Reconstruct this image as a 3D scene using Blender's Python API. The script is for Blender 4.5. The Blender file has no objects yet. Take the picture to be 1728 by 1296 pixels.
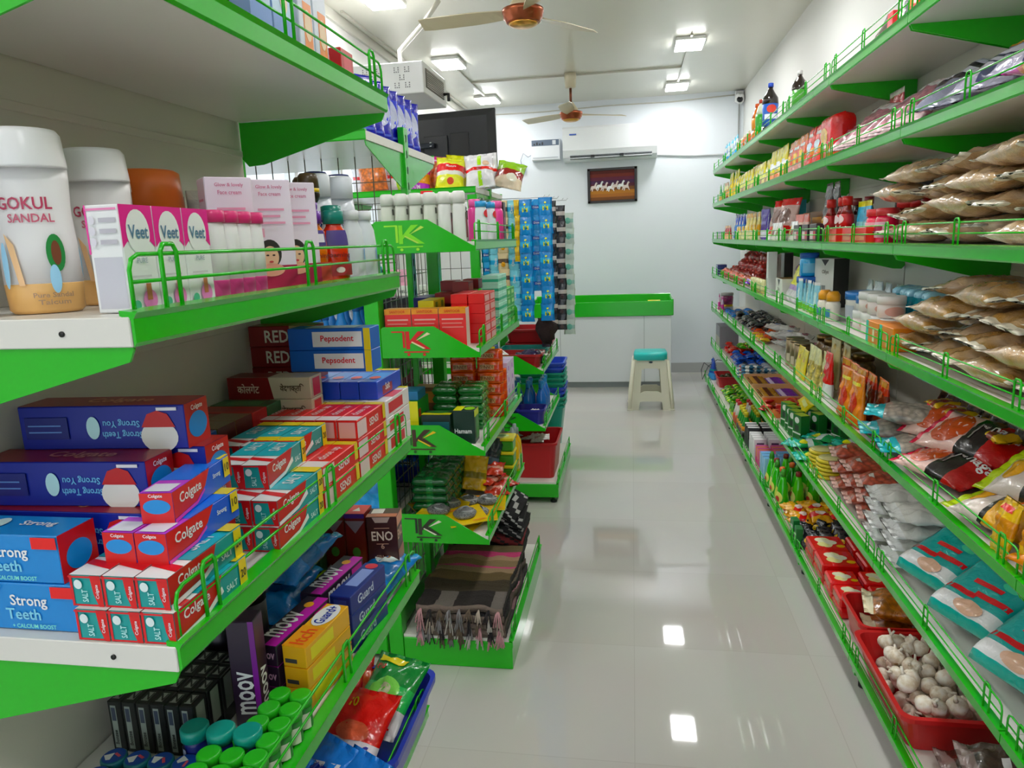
import bpy, math, random
from mathutils import Vector, Matrix, noise
R90 = math.pi / 2
scene = bpy.context.scene
col = scene.collection

# ------------------------------------------------------------------ camera
FPX, YAW, PITCH, ROLL = 1214.25, .16964, .19536, -.0387
cd = bpy.data.cameras.new('camera')
cd.sensor_fit = 'HORIZONTAL'
cd.sensor_width = 36
cd.lens = FPX / 1728 * 36
cd.clip_start = .02
co = bpy.data.objects.new('camera', cd)
col.objects.link(co)
_f = Vector((-math.sin(YAW) * math.cos(PITCH), math.cos(YAW) * math.cos(PITCH), -math.sin(PITCH)))
_r = Vector((math.cos(YAW), math.sin(YAW), 0))
_d = _f.cross(_r)
_r2 = _r * math.cos(ROLL) - _d * math.sin(ROLL)
_d2 = _r * math.sin(ROLL) + _d * math.cos(ROLL)
mw = Matrix((_r2, -_d2, -_f)).transposed().to_4x4()
mw.translation = (0, 0, 1.45)
co.matrix_world = mw
scene.camera = co

# ------------------------------------------------------------------ world and exposure
w = bpy.data.worlds.new('world')
scene.world = w
w.use_nodes = True
w.node_tree.nodes['Background'].inputs[0].default_value = (.80, .90, 1, 1)
w.node_tree.nodes['Background'].inputs[1].default_value = 1.0
vs = scene.view_settings
vs.view_transform = 'Standard'
vs.look = 'None'
vs.exposure = .62
vs.gamma = 1
vs.use_curve_mapping = False
LAMP = 32.0          # strength of the ceiling panels

# ------------------------------------------------------------------ materials
_M = {}


def lin(h):
    h = h.lstrip('#')
    c = [int(h[i:i + 2], 16) / 255 for i in (0, 2, 4)]
    return tuple((x / 12.92 if x <= .04045 else ((x + .055) / 1.055) ** 2.4) for x in c) + (1,)


def lively(h):
    # packaging colours lifted in chroma and brightness to offset the dim shelf light
    c = lin(h)[:3]
    m = sum(c) / 3
    return tuple(min(.88, max(.002, (m + (x - m) * 1.22) * 1.14)) for x in c) + (1,)


def M(spec):
    """'#rrggbb kind' -> material"""
    if spec in _M:
        return _M[spec]
    h, _, k = spec.partition(' ')
    k = k or 'card'
    m = bpy.data.materials.new(k + '_' + h.lstrip('#'))
    m.use_nodes = True
    nt = m.node_tree
    b = nt.nodes['Principled BSDF']
    b.inputs['Base Color'].default_value = lively(h) if k in ('film', 'card', 'liquid', 'lumps') else lin(h)
    rough = dict(card=.42, paint=.26, film=.2, plast=.3, cloth=.95, matte=.7, clear=.12, grain=.25, lumps=.3, metal=.28, liquid=.06, wall=.5, ceil=.22).get(k, .4)
    b.inputs['Roughness'].default_value = rough
    tc = nt.nodes.new('ShaderNodeTexCoord')

    def tex(kind, scale, **kw):
        n = nt.nodes.new(kind)
        n.inputs['Scale'].default_value = scale
        for a, v in kw.items():
            n.inputs[a].default_value = v
        nt.links.new(tc.outputs['Object'], n.inputs['Vector'])
        return n

    def bump(out, strength, dist):
        bn = nt.nodes.new('ShaderNodeBump')
        bn.inputs['Strength'].default_value = strength
        bn.inputs['Distance'].default_value = dist
        nt.links.new(out, bn.inputs['Height'])
        nt.links.new(bn.outputs[0], b.inputs['Normal'])

    def ramp(out, stops):
        r = nt.nodes.new('ShaderNodeValToRGB')
        el = r.color_ramp.elements
        while len(el) < len(stops):
            el.new(.5)
        for e, (p, c) in zip(el, stops):
            e.position = p
            e.color = lin(c)
        nt.links.new(out, r.inputs[0])
        nt.links.new(r.outputs[0], b.inputs['Base Color'])

    if k == 'paint':
        b.inputs['Coat Weight'].default_value = .35
        b.inputs['Coat Roughness'].default_value = .12
        n = tex('ShaderNodeTexNoise', 40)
        bump(n.outputs[0], .04, .002)
    elif k == 'card':
        n = tex('ShaderNodeTexNoise', 25)
        bump(n.outputs[0], .05, .002)
        b.inputs['Coat Weight'].default_value = .3
        b.inputs['Coat Roughness'].default_value = .25
    elif k == 'film':
        n = tex('ShaderNodeTexNoise', 38, Detail=3, Distortion=1.2)
        bump(n.outputs[0], .55, .006)
        b.inputs['Coat Weight'].default_value = .5
        b.inputs['Coat Roughness'].default_value = .12
    elif k == 'grain':
        v = tex('ShaderNodeTexVoronoi', 330)
        c = [min(1, x) for x in lin(h)[:3]]
        n2 = tex('ShaderNodeTexNoise', 9, Detail=2)
        r = nt.nodes.new('ShaderNodeMixRGB')
        r.blend_type = 'MULTIPLY'
        r.inputs[0].default_value = .38
        r.inputs[1].default_value = lin(h)
        nt.links.new(v.outputs['Distance'], r.inputs[2])
        r2 = nt.nodes.new('ShaderNodeMixRGB')
        r2.blend_type = 'MIX'
        r2.inputs[2].default_value = lin('#f3dfcd')
        mp = nt.nodes.new('ShaderNodeMapRange')
        mp.inputs['From Min'].default_value = .42
        mp.inputs['From Max'].default_value = .66
        mp.inputs['To Max'].default_value = .72
        nt.links.new(n2.outputs[0], mp.inputs[0])
        nt.links.new(mp.outputs[0], r2.inputs[0])
        nt.links.new(r.outputs[0], r2.inputs[1])
        nt.links.new(r2.outputs[0], b.inputs['Base Color'])
        b.inputs['Coat Weight'].default_value = .9
        b.inputs['Coat Roughness'].default_value = .1
        n = tex('ShaderNodeTexNoise', 30, Detail=3, Distortion=1.5)
        bump(n.outputs[0], .7, .008)
    elif k == 'lumps':
        v = tex('ShaderNodeTexVoronoi', 55)
        c = lively(h)
        r = nt.nodes.new('ShaderNodeMixRGB')
        r.blend_type = 'MULTIPLY'
        r.inputs[0].default_value = .75
        r.inputs[1].default_value = c
        mp = nt.nodes.new('ShaderNodeMapRange')
        mp.inputs['From Max'].default_value = .8
        mp.inputs['To Min'].default_value = 1.25
        mp.inputs['To Max'].default_value = .25
        nt.links.new(v.outputs['Distance'], mp.inputs[0])
        nt.links.new(mp.outputs[0], r.inputs[2])
        nt.links.new(r.outputs[0], b.inputs['Base Color'])
        b.inputs['Coat Weight'].default_value = .8
        b.inputs['Coat Roughness'].default_value = .1
        n = tex('ShaderNodeTexNoise', 30, Detail=3, Distortion=1.5)
        bump(n.outputs[0], .7, .008)
    elif k == 'cloth':
        n = tex('ShaderNodeTexNoise', 160)
        bump(n.outputs[0], .8, .004)
    elif k == 'metal':
        b.inputs['Metallic'].default_value = .9
        n = tex('ShaderNodeTexNoise', 30)
        bump(n.outputs[0], .05, .002)
    elif k == 'clear':
        b.inputs['Alpha'].default_value = .2
        n = tex('ShaderNodeTexNoise', 30, Detail=3, Distortion=1.5)
        bump(n.outputs[0], .8, .01)
    elif k == 'liquid':
        n = tex('ShaderNodeTexNoise', 12)
        bump(n.outputs[0], .04, .004)
        b.inputs['Coat Weight'].default_value = 1
        b.inputs['Subsurface Weight'].default_value = .0
    elif k == 'glow':
        b.inputs['Emission Color'].default_value = lin(h)
        b.inputs['Emission Strength'].default_value = LAMP
        n = tex('ShaderNodeTexNoise', 5)
        bump(n.outputs[0], .01, .001)
    elif k in ('wall', 'ceil', 'panel'):
        n = tex('ShaderNodeTexNoise', 1.3, Detail=3)
        bump(n.outputs[0], .25 if k == 'ceil' else .05, .03 if k == 'ceil' else .01)
        if k == 'ceil':
            b.inputs['Roughness'].default_value = .28
    elif k == 'scour':
        v = tex('ShaderNodeTexNoise', 130, Detail=2, Distortion=3)
        ramp(v.outputs[0], [(.42, '#3c3c3e'), (.5, '#c9cacc'), (.6, '#76777a')])
        b.inputs['Metallic'].default_value = .5
        bump(v.outputs[0], 1, .006)
    elif k == 'skin':
        v = tex('ShaderNodeTexNoise', 60, Detail=3)
        ramp(v.outputs[0], [(.35, '#d9c6a8'), (.55, '#f6ecdc'), (.75, '#fffaf2')])
        b.inputs['Roughness'].default_value = .55
    elif k == 'floor':
        br = nt.nodes.new('ShaderNodeTexBrick')
        br.offset = 0
        br.inputs['Color1'].default_value = lin(h)
        br.inputs['Color2'].default_value = lin('#c9c5bf')
        br.inputs['Mortar'].default_value = lin('#c2beb8')
        br.inputs['Scale'].default_value = 1
        br.inputs['Mortar Size'].default_value = .0016
        br.inputs['Mortar Smooth'].default_value = .3
        br.inputs['Brick Width'].default_value = .6
        br.inputs['Row Height'].default_value = .6
        nt.links.new(tc.outputs['Object'], br.inputs['Vector'])
        n = tex('ShaderNodeTexNoise', 2.2, Detail=4)
        mx = nt.nodes.new('ShaderNodeMixRGB')
        mx.blend_type = 'MULTIPLY'
        mx.inputs[0].default_value = .12
        nt.links.new(br.outputs[0], mx.inputs[1])
        nt.links.new(n.outputs[1], mx.inputs[2])
        nt.links.new(mx.outputs[0], b.inputs['Base Color'])
        b.inputs['Roughness'].default_value = .035
        b.inputs['IOR'].default_value = 1.7
        n3 = tex('ShaderNodeTexNoise', 3, Detail=1)
        bump(n3.outputs[0], .02, .01)
    _M[spec] = m
    return m


GREEN = '#19bd08 paint'
DECK = '#e6e2da plast'
PANEL = '#dcd8cb panel'
WHITE = '#f2f2f0'


# ------------------------------------------------------------------ mesh builder
def chamfer(x0, x1, y0, y1, z0, z1, b):
    c = ((x0 + x1) / 2, (y0 + y1) / 2, (z0 + z1) / 2)
    h = ((x1 - x0) / 2, (y1 - y0) / 2, (z1 - z0) / 2)
    b = min(b, .45 * min(h))
    V, I = [], {}
    for sx in (-1, 1):
        for sy in (-1, 1):
            for sz in (-1, 1):
                s = (sx, sy, sz)
                for a in range(3):
                    I[s, a] = len(V)
                    V.append(tuple(c[i] + s[i] * (h[i] - (0 if i == a else b)) for i in range(3)))
    Fs = []
    for a in range(3):
        o = [i for i in range(3) if i != a]
        for s in (-1, 1):
            f = []
            for p, q in ((-1, -1), (1, -1), (1, 1), (-1, 1)):
                k = [0, 0, 0]
                k[a], k[o[0]], k[o[1]] = s, p, q
                f.append(I[tuple(k), a])
            Fs.append(f)
        for p in (-1, 1):
            for q in (-1, 1):
                f = []
                for s, ax in ((-1, o[0]), (1, o[0]), (1, o[1]), (-1, o[1])):
                    k = [0, 0, 0]
                    k[a], k[o[0]], k[o[1]] = s, p, q
                    f.append(I[tuple(k), ax])
                Fs.append(f)
    for sx in (-1, 1):
        for sy in (-1, 1):
            for sz in (-1, 1):
                Fs.append([I[(sx, sy, sz), a] for a in range(3)])
    out = []
    cv = Vector(c)
    for f in Fs:
        p = [Vector(V[i]) for i in f]
        n = (p[1] - p[0]).cross(p[2] - p[0])
        m = sum(p, Vector()) / len(p) - cv
        out.append(f if n.dot(m) > 0 else f[::-1])
    return V, out


_T = {}


def textmesh(s):
    if s in _T:
        return _T[s]
    c = bpy.data.curves.new('t', 'FONT')
    c.body = s
    c.resolution_u = 2
    c.offset = .018
    o = bpy.data.objects.new('t', c)
    col.objects.link(o)
    me = bpy.data.meshes.new_from_object(o)
    V = [(v.co.x, v.co.y) for v in me.vertices]
    Fs = [list(p.vertices) for p in me.polygons]
    if not V:
        V, Fs = [(0, 0), (1, 0), (1, 1)], [[0, 1, 2]]
    x0, x1 = min(v[0] for v in V), max(v[0] for v in V)
    y0, y1 = min(v[1] for v in V), max(v[1] for v in V)
    H = max(y1 - y0, .01)
    V = [((x - (x0 + x1) / 2) / H, (y - (y0 + y1) / 2) / H) for x, y in V]
    bpy.data.objects.remove(o)
    bpy.data.curves.remove(c)
    bpy.data.meshes.remove(me)
    _T[s] = (V, Fs, (x1 - x0) / H)
    return _T[s]


class G:
    def __init__(s):
        s.v, s.f, s.mi, s.sm, s.mats = [], [], [], [], []

    def slot(s, m):
        m = M(m)
        if m not in s.mats:
            s.mats.append(m)
        return s.mats.index(m)

    def add(s, V, Fs, mat, smooth=False):
        n = len(s.v)
        s.v += [tuple(p) for p in V]
        i = s.slot(mat) if isinstance(mat, str) else None
        for k, f in enumerate(Fs):
            s.f.append([n + j for j in f])
            s.mi.append(i if i is not None else s.slot(mat[k]))
            s.sm.append(smooth)
        return s

    def box(s, x0, x1, y0, y1, z0, z1, mat, b=.0):
        if b > 0:
            V, Fs = chamfer(x0, x1, y0, y1, z0, z1, b)
        else:
            V = [(x, y, z) for x in (x0, x1) for y in (y0, y1) for z in (z0, z1)]
            Fs = [(0, 1, 3, 2), (4, 6, 7, 5), (0, 4, 5, 1), (2, 3, 7, 6), (0, 2, 6, 4), (1, 5, 7, 3)]
        return s.add(V, Fs, mat)

    def tube(s, pts, r, mat, n=6, closed=False):
        pts = [Vector(p) for p in pts]
        k = len(pts)
        V = []
        up = None
        for i, p in enumerate(pts):
            a = pts[(i - 1) % k] if (closed or i > 0) else p
            c = pts[(i + 1) % k] if (closed or i < k - 1) else p
            t = (c - a).normalized()
            if up is None:
                up = t.orthogonal().normalized()
            up = (up - t * up.dot(t))
            up = up.normalized() if up.length > 1e-6 else t.orthogonal().normalized()
            sd = t.cross(up)
            rr = r[i] if isinstance(r, (list, tuple)) else r
            V += [p + (up * math.cos(q) + sd * math.sin(q)) * rr for q in [2 * math.pi * j / n for j in range(n)]]
        Fs = []
        for i in range(k if closed else k - 1):
            a, c = i * n, ((i + 1) % k) * n
            Fs += [(a + j, a + (j + 1) % n, c + (j + 1) % n, c + j) for j in range(n)]
        if not closed:
            Fs += [tuple(range(n))[::-1], tuple((k - 1) * n + j for j in range(n))]
        return s.add(V, Fs, mat, True)

    def lathe(s, prof, mat, n=20, ex=1, ey=1, c=(0, 0, 0), cap=True, flip=False):
        V, Fs, ms = [], [], []
        for z, r in prof:
            V += [(c[0] + r * ex * math.cos(a), c[1] + r * ey * math.sin(a), c[2] + z) for a in [2 * math.pi * j / n for j in range(n)]]
        for i in range(len(prof) - 1):
            a, b = i * n, (i + 1) * n
            Fs += [(a + j, a + (j + 1) % n, b + (j + 1) % n, b + j) for j in range(n)]
        if cap:
            Fs += [tuple(range(n))[::-1], tuple((len(prof) - 1) * n + j for j in range(n))]
        s.add(V, Fs, mat, True)
        if cap:
            s.sm[-1] = s.sm[-2] = False
        return s

    def prism(s, poly, axis, a0, a1, mat):
        """poly in the two other axes, extruded along axis"""
        n = len(poly)
        V = []
        for a in (a0, a1):
            for p, q in poly:
                V.append({'x': (a, p, q), 'y': (p, a, q), 'z': (p, q, a)}[axis])
        Fs = [tuple(range(n))[::-1], tuple(range(n, 2 * n))] + [(i, (i + 1) % n, n + (i + 1) % n, n + i) for i in range(n)]
        return s.add(V, Fs, mat)

    def prints(s, Fmap, asp, specs, k=1, kind='card'):
        """specs in face coordinates 0..1; asp(face) = width / height; k = subdivisions on a curved face"""
        lay = {}
        for sp in specs:
            t, face = sp[0], sp[1]
            lay[face] = lay.get(face, 0) + 1
            e = .0003 * lay[face] + (.0009 if k > 1 else 0)
            A = asp(face)
            colr = sp[7] if t == 't' else sp[-1]
            colr = colr if ' ' in colr else colr + ' ' + kind
            if t == 'r':
                u0, v0, u1, v1 = sp[2:6]
                nu = max(1, int(math.ceil((u1 - u0) * k)))
                nv = max(1, int(math.ceil((v1 - v0) * k * 1.3)))
                V = [Fmap(face, u0 + (u1 - u0) * i / nu, v0 + (v1 - v0) * j / nv, e) for j in range(nv + 1) for i in range(nu + 1)]
                Fs = [(j * (nu + 1) + i, j * (nu + 1) + i + 1, (j + 1) * (nu + 1) + i + 1, (j + 1) * (nu + 1) + i) for j in range(nv) for i in range(nu)]
                s.add(V, Fs, colr, k > 1)
            elif t == 'e':
                uc, vc, ru, rv = sp[2:6]
                rings = 1 if k == 1 else 4
                N = 22
                V = [Fmap(face, uc, vc, e)]
                Fs = []
                for q in range(1, rings + 1):
                    V += [Fmap(face, uc + ru * q / rings * math.cos(a), vc + rv * q / rings * math.sin(a), e) for a in [2 * math.pi * j / N for j in range(N)]]
                for j in range(N):
                    Fs.append((0, 1 + j, 1 + (j + 1) % N))
                    for q in range(rings - 1):
                        a, b = 1 + q * N, 1 + (q + 1) * N
                        Fs.append((a + j, b + j, b + (j + 1) % N, a + (j + 1) % N))
                s.add(V, Fs, colr, k > 1)
            elif t == 'p':
                s.add([Fmap(face, u, v, e) for u, v in sp[2]], [tuple(range(len(sp[2])))], colr)
            elif t == 't':
                txt, uc, vc, h, wmax = sp[2:7]
                rot = sp[8] if len(sp) > 8 else 0
                V, Fs, wr = textmesh(txt)
                if rot in (90, -90, 270):
                    wfull = wr * h          # length along v
                    sq = min(1, wmax / max(wfull, 1e-6))
                    sg = 1 if rot == 90 else -1
                    P = [(uc - sg * y * h / A, vc + sg * x * h * sq) for x, y in V]
                else:
                    wfull = wr * h / A
                    sq = min(1, wmax / max(wfull, 1e-6))
                    sg = -1 if rot == 180 else 1
                    P = [(uc + sg * x * h * sq / A, vc + sg * y * h) for x, y in V]
                s.add([Fmap(face, u, v, e + .0002) for u, v in P], Fs, colr)
        return s

    def build(s, name, parent=None, loc=(0, 0, 0), rot=(0, 0, 0)):
        me = bpy.data.meshes.new(name)
        me.from_pydata(s.v, [], s.f)
        for m in s.mats:
            me.materials.append(m)
        me.polygons.foreach_set('material_index', s.mi)
        me.polygons.foreach_set('use_smooth', s.sm)
        me.update()
        return link(name, me, parent, loc, rot)


def link(name, me, parent=None, loc=(0, 0, 0), rot=(0, 0, 0)):
    o = bpy.data.objects.new(name, me)
    col.objects.link(o)
    o.location, o.rotation_euler = loc, rot
    if parent:
        o.parent = parent
    return o


def empty(name, loc=(0, 0, 0), rot=(0, 0, 0)):
    o = bpy.data.objects.new(name, None)
    o.empty_display_size = .05
    col.objects.link(o)
    o.location, o.rotation_euler = loc, rot
    return o


def tag(o, label, cat, group=None):
    wd = label.split()
    for drop in ('the', 'a', 'an'):
        while len(wd) > 16 and drop in wd:
            wd.remove(drop)
    label = ' '.join(wd)
    if len(label.replace('-', ' ').split()) > 16:
        print('LONG', label)
    o['label'] = label
    o['category'] = cat
    if group:
        o['group'] = group
    elif 'group' in o:
        del o['group']
    return o


def struct(o):
    o['kind'] = 'structure'
    return o


def copy_tree(o, parent=None):
    c = o.copy()
    col.objects.link(c)
    c.parent = parent
    for ch in o.children:
        copy_tree(ch, c)
    return c


_MC = {}


def part(name, key, fn, parent, loc=(0, 0, 0), rot=(0, 0, 0)):
    """a part whose mesh is shared between like things"""
    if key in _MC:
        return link(name, _MC[key], parent, loc, rot)
    g = G()
    fn(g)
    o = g.build(name, parent, loc, rot)
    _MC[key] = o.data
    return o


_P = {}


def DEF(key, cat, fn):
    _P[key] = [cat, fn, None]


def put(key, loc, rot, label, group=None, sc=1):
    cat, fn, o = _P[key]
    if o is None:
        o = fn()
        _P[key][2] = o
    else:
        o = copy_tree(o)
    o.location = loc
    o.rotation_euler = rot if isinstance(rot, tuple) else (0, 0, rot)
    o.scale = (sc, sc, sc) if not isinstance(sc, tuple) else sc
    tag(o, label, cat, group)
    return o


ORD = 'first second third fourth fifth sixth seventh eighth ninth tenth eleventh twelfth thirteenth fourteenth fifteenth sixteenth seventeenth eighteenth nineteenth twentieth'.split()
ORD += ['twenty-' + q for q in ORD[:9]] + ['thirtieth'] + ['thirty-' + q for q in ORD[:9]] + ['fortieth']


def seq(items, desc, where, group=None):
    """items: (key, loc, rot[, scale]) in counting order; each gets its own ordinal label"""
    group = group or desc + 's'
    if where.endswith('from near end'):
        items = sorted(items, key=lambda q: q[1][1])
    for i, it in enumerate(items):
        if len(items) == 1:
            lb = desc + ' ' + where
        else:
            lb = ORD[i] + ' ' + desc + ' ' + where
        put(it[0], it[1], it[2], lb, group if len(items) > 1 else None, it[3] if len(it) > 3 else 1)


def heap(items, label, group):
    for it in items:
        put(it[0], it[1], it[2], label, group, it[3] if len(it) > 3 else 1)


def _ranks(vals, tol):
    lv = []
    for v in sorted(vals):
        if not lv or v - lv[-1] > tol:
            lv.append(v)
    return lambda v: max(i for i, q in enumerate(lv) if v >= q - 1e-9), len(lv)


def blk(items, desc, where, group=None):
    """a block of like things: the label tells layer, rank (from the camera on) and place from the aisle"""
    rz, nz = _ranks([i[1][2] for i in items], .012)
    ry, ny = _ranks([i[1][1] for i in items], .02)
    rx, nx = _ranks([-abs(i[1][0]) if i[1][0] < 0 else -i[1][0] for i in items], .018)
    seen = set()
    for it in items:
        x, y, z = it[1]
        lb = desc + (' ' + where if where else '')
        if nz > 1:
            lb += ', ' + (['bottom'] + ORD[1:])[rz(z)] + ' layer'
        if ny > 1:
            lb += ', ' + ORD[ry(y)] + ' rank back'
        if nx > 1:
            lb += ', ' + ORD[nx - 1 - rx(-abs(x))] + ' from aisle'
        if lb in seen:
            print('DUP', lb)
        seen.add(lb)
        put(it[0], it[1], it[2], lb, group or desc + 's', it[3] if len(it) > 3 else 1)


# ------------------------------------------------------------------ product shapes
def bmap(w, d, h, y0=0):
    def F(face, u, v, e):
        if face == 'f':
            return ((u - .5) * w, -d / 2 - e, v * h)
        if face == 'b':
            return ((.5 - u) * w, d / 2 + e, v * h)
        if face == 'l':
            return (-w / 2 - e, (.5 - u) * d, v * h)
        if face == 'r':
            return (w / 2 + e, (u - .5) * d, v * h)
        return ((u - .5) * w, (v - .5) * d, h + e)
    return F, lambda f: {'f': w / h, 'b': w / h, 'l': d / h, 'r': d / h, 't': w / d}[f]


def carton(key, name, cat, w, d, h, base, specs, kind='card', b=.0012):
    def fn():
        g = G()
        g.box(-w / 2, w / 2, -d / 2, d / 2, 0, h, base if ' ' in base else base + ' ' + kind, b)
        F, A = bmap(w, d, h)
        g.prints(F, A, specs, 1, kind)
        return g.build(name)
    DEF(key, cat, fn)


def pouch_fns(w, h, t, style, seed, wr):
    def sh(u, v):
        a = abs(2 * u - 1)
        if style == 'stand':
            T = t * max(0, 1 - v ** 1.4) * (1 - a ** 3) ** .6 + .0025
            T *= min(1, .55 + v * 6)
            x = (u - .5) * w * (1 - .05 * math.sin(math.pi * v))
        elif style == 'brick':
            T = t * (1 - a ** 8) ** .5 * (1 - abs(2 * v - 1) ** 10) ** .5 + .002
            x = (u - .5) * w
        else:
            q = max(0, (v - .07) / .86)
            q = min(1, q)
            T = t * (1 - a ** 2.4) ** .7 * (max(0, 1 - abs(2 * q - 1) ** 2.6)) ** .75 + .002
            x = (u - .5) * w * (1 - .09 * math.sin(math.pi * v) ** .8)
        n = noise.noise(Vector((u * 4.5, v * 4.5 * h / w, seed * 7.3))) + .5 * noise.noise(Vector((u * 11, v * 11 * h / w, seed * 3.1)))
        return x, T, n * wr * min(1, T / .012) + (.004 * math.sin(u * 19 + seed) * (v > .93 or v < .07) if style == 'pillow' else 0)

    def F(face, u, v, e):
        if face == 'b':
            x, T, n = sh(1 - u, v)
            return (x, T / 2 + n * .5 + e, v * h)
        x, T, n = sh(u, v)
        return (x, -T / 2 - n - e, v * h)
    return F


def pouch(key, name, cat, w, h, t, bands, specs, style='pillow', seed=1, wr=.004, kind='film', nu=16, nv=22, parts=None):
    """bands: [(v0, v1, colour)], the first is the base colour"""
    def fn():
        g = G()
        F = pouch_fns(w, h, t, style, seed, wr)
        V, Fs, ms = [], [], []
        N = 2 * nu
        for j in range(nv + 1):
            v = j / nv
            for i in range(nu + 1):
                V.append(F('f', i / nu, v, 0))
            for i in range(1, nu):
                V.append(F('b', i / nu, v, 0))
        for j in range(nv):
            vc = (j + .5) / nv
            cname = bands[0][2]
            for q in bands[1:]:
                if q[0] <= vc < q[1]:
                    cname = q[2]
            if ' ' not in cname:
                cname += ' ' + kind
            for i in range(N):
                a, b = j * N + i, j * N + (i + 1) % N
                Fs.append((a, b, b + N, a + N))
                ms.append(cname)
        Fs += [tuple(range(N))[::-1], tuple(nv * N + i for i in range(N))]
        ms += [ms[0], ms[-1]]
        g.add(V, Fs, ms, True)
        g.prints(F, lambda f: w / h, specs, 12, kind)
        o = g.build(name)
        return o
    DEF(key, cat, fn)


def bottle(key, name, cat, prof, bcol, cprof, ccol, specs, ex=1, ey=1, n=20, kind='plast', capname='cap', extra=None, span=1.5):
    """body profile + cap profile, both in absolute z"""
    def fn():
        root = empty(name)
        g = G()
        if isinstance(bcol, list):
            def at_(z):
                for (a, ra), (b, rb) in zip(prof, prof[1:]):
                    if a <= z <= b and b > a:
                        return (z, ra + (rb - ra) * (z - a) / (b - a))
                return prof[-1]
            lo = prof[0][0]
            for z0, z1, c in bcol:
                hi = min(z1, prof[-1][0])
                sub = [at_(lo)] + [p for p in prof if lo < p[0] < hi] + [at_(hi)]
                lo = hi
                g.lathe(sub, c if ' ' in c else c + ' ' + kind, n, ex, ey)
        else:
            g.lathe(prof, bcol if ' ' in bcol else bcol + ' ' + kind, n, ex, ey)
        H = prof[-1][0]

        def rad(z):
            for (a, ra), (b, rb) in zip(prof, prof[1:]):
                if a <= z <= b and b > a:
                    return ra + (rb - ra) * (z - a) / (b - a)
            return prof[-1][1]

        def F(face, u, v, e):
            z = v * H
            r = rad(z) + e * 2
            base = 0 if face == 'f' else (R90 if face == 'r' else -R90)
            a = (u - .5) * span * 2 - R90 + base
            return (r * ex * math.cos(a), r * ey * math.sin(a), z)
        rm = max(p[1] for p in prof)
        g.prints(F, lambda f: 2 * span * rm * (ex + ey) / 2 / H, specs, 8, kind)
        g.build('body', root)
        if cprof:
            part(capname, ('cap', key), lambda q: q.lathe(cprof, ccol if ' ' in ccol else ccol + ' plast', n, ex if ex != 1 else 1, ey if ex != 1 else 1), root)
        if extra:
            extra(root)
        return root
    DEF(key, cat, fn)


def blobmesh(g, w, d, h, mat, seed, amp, fr=5, n=16, m=10, c=(0, 0, 0)):
    V, Fs = [], []
    for j in range(m + 1):
        th = math.pi * j / m
        for i in range(n):
            ph = 2 * math.pi * i / n
            p = Vector((math.sin(th) * math.cos(ph), math.sin(th) * math.sin(ph), -math.cos(th)))
            k = 1 + amp * noise.noise(p * fr * .5 + Vector((seed * 5.1, 0, 0))) * 2
            V.append((c[0] + p.x * k * w / 2, c[1] + p.y * k * d / 2, c[2] + h / 2 + max(-1, p.z * k) * h / 2))
    for j in range(m):
        for i in range(n):
            a, b = j * n + i, j * n + (i + 1) % n
            Fs.append((a, b, b + n, a + n))
    g.add(V, Fs, mat, True)


def blob(key, name, cat, w, d, h, mat, seed=1, amp=.25, fr=5, knot=None):
    def fn():
        g = G()
        blobmesh(g, w, d, h, mat, seed, amp, fr)
        if knot:
            g.lathe([(h * .82, w * .10), (h * .95, w * .04), (h * 1.12, w * .13)], knot, 9)
        return g.build(name)
    DEF(key, cat, fn)


def tray(key, name, cat, w, d, h, c, taper=.85, rim=.012, nr=4):
    def fn():
        g = G()

        def ring(z, s, rr=.03):
            a, b = w / 2 * s, d / 2 * s
            P = []
            for cx, cy, a0 in ((a - rr, b - rr, 0), (-a + rr, b - rr, 90), (-a + rr, -b + rr, 180), (a - rr, -b + rr, 270)):
                for q in range(nr + 1):
                    an = math.radians(a0 + 90 * q / nr)
                    P.append((cx + rr * math.cos(an), cy + rr * math.sin(an), z))
            return P
        rings = [ring(0, taper), ring(h - .012, .985), ring(h - .012, 1.04), ring(h, 1.04), ring(h, .97), ring(.005, taper - .03)]
        N = len(rings[0])
        V = [p for r in rings for p in r]
        Fs = []
        for j in range(len(rings) - 1):
            for i in range(N):
                a, b = j * N + i, j * N + (i + 1) % N
                Fs.append((a, b, b + N, a + N))
        Fs += [tuple(range(N))[::-1], tuple((len(rings) - 1) * N + i for i in range(N))]
        g.add(V, Fs, c + ' plast', False)
        return g.build(name)
    DEF(key, cat, fn)
# ------------------------------------------------------------------ the room
XL, XR, YB, YF, ZC = -1.75, 1.10, 7.82, -2.2, 2.83


def slab(name, x0, x1, y0, y1, z0, z1, mat):
    return struct(G().box(x0, x1, y0, y1, z0, z1, mat).build(name))


slab('floor', XL - .1, XR + .1, YF - .1, YB + .1, -.1, 0, '#cfccc7 floor')
slab('ceiling', XL - .1, XR + .1, YF - .1, YB + .1, ZC, ZC + .1, '#d6d4c8 ceil')
slab('wall_back', XL - .1, XR + .1, YB, YB + .1, 0, ZC, '#e6ecf2 wall')
slab('wall_east', XR, XR + .1, YF - .1, YB, 0, ZC, '#e2e2de wall')
WY0, WY1, WZ0, WZ1 = 3.1, 5.0, 1.25, 2.0
g = G()
for a in ((YF - .1, WY0, 0, ZC), (WY1, YB, 0, ZC), (WY0, WY1, 0, WZ0), (WY0, WY1, WZ1, ZC)):
    g.box(XL - .1, XL, a[0], a[1], a[2], a[3], '#e2e2de wall')
struct(g.build('wall_west'))
g = G()
g.box(XL - .1, XR + .1, YF - .1, YF, 2.5, ZC, '#e2e2de wall')
g.box(XL - .1, XL + .15, YF - .1, YF, 0, 2.5, '#e2e2de wall')
g.box(XR - .15, XR + .1, YF - .1, YF, 0, 2.5, '#e2e2de wall')
struct(g.build('wall_front'))
g = G()
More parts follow.
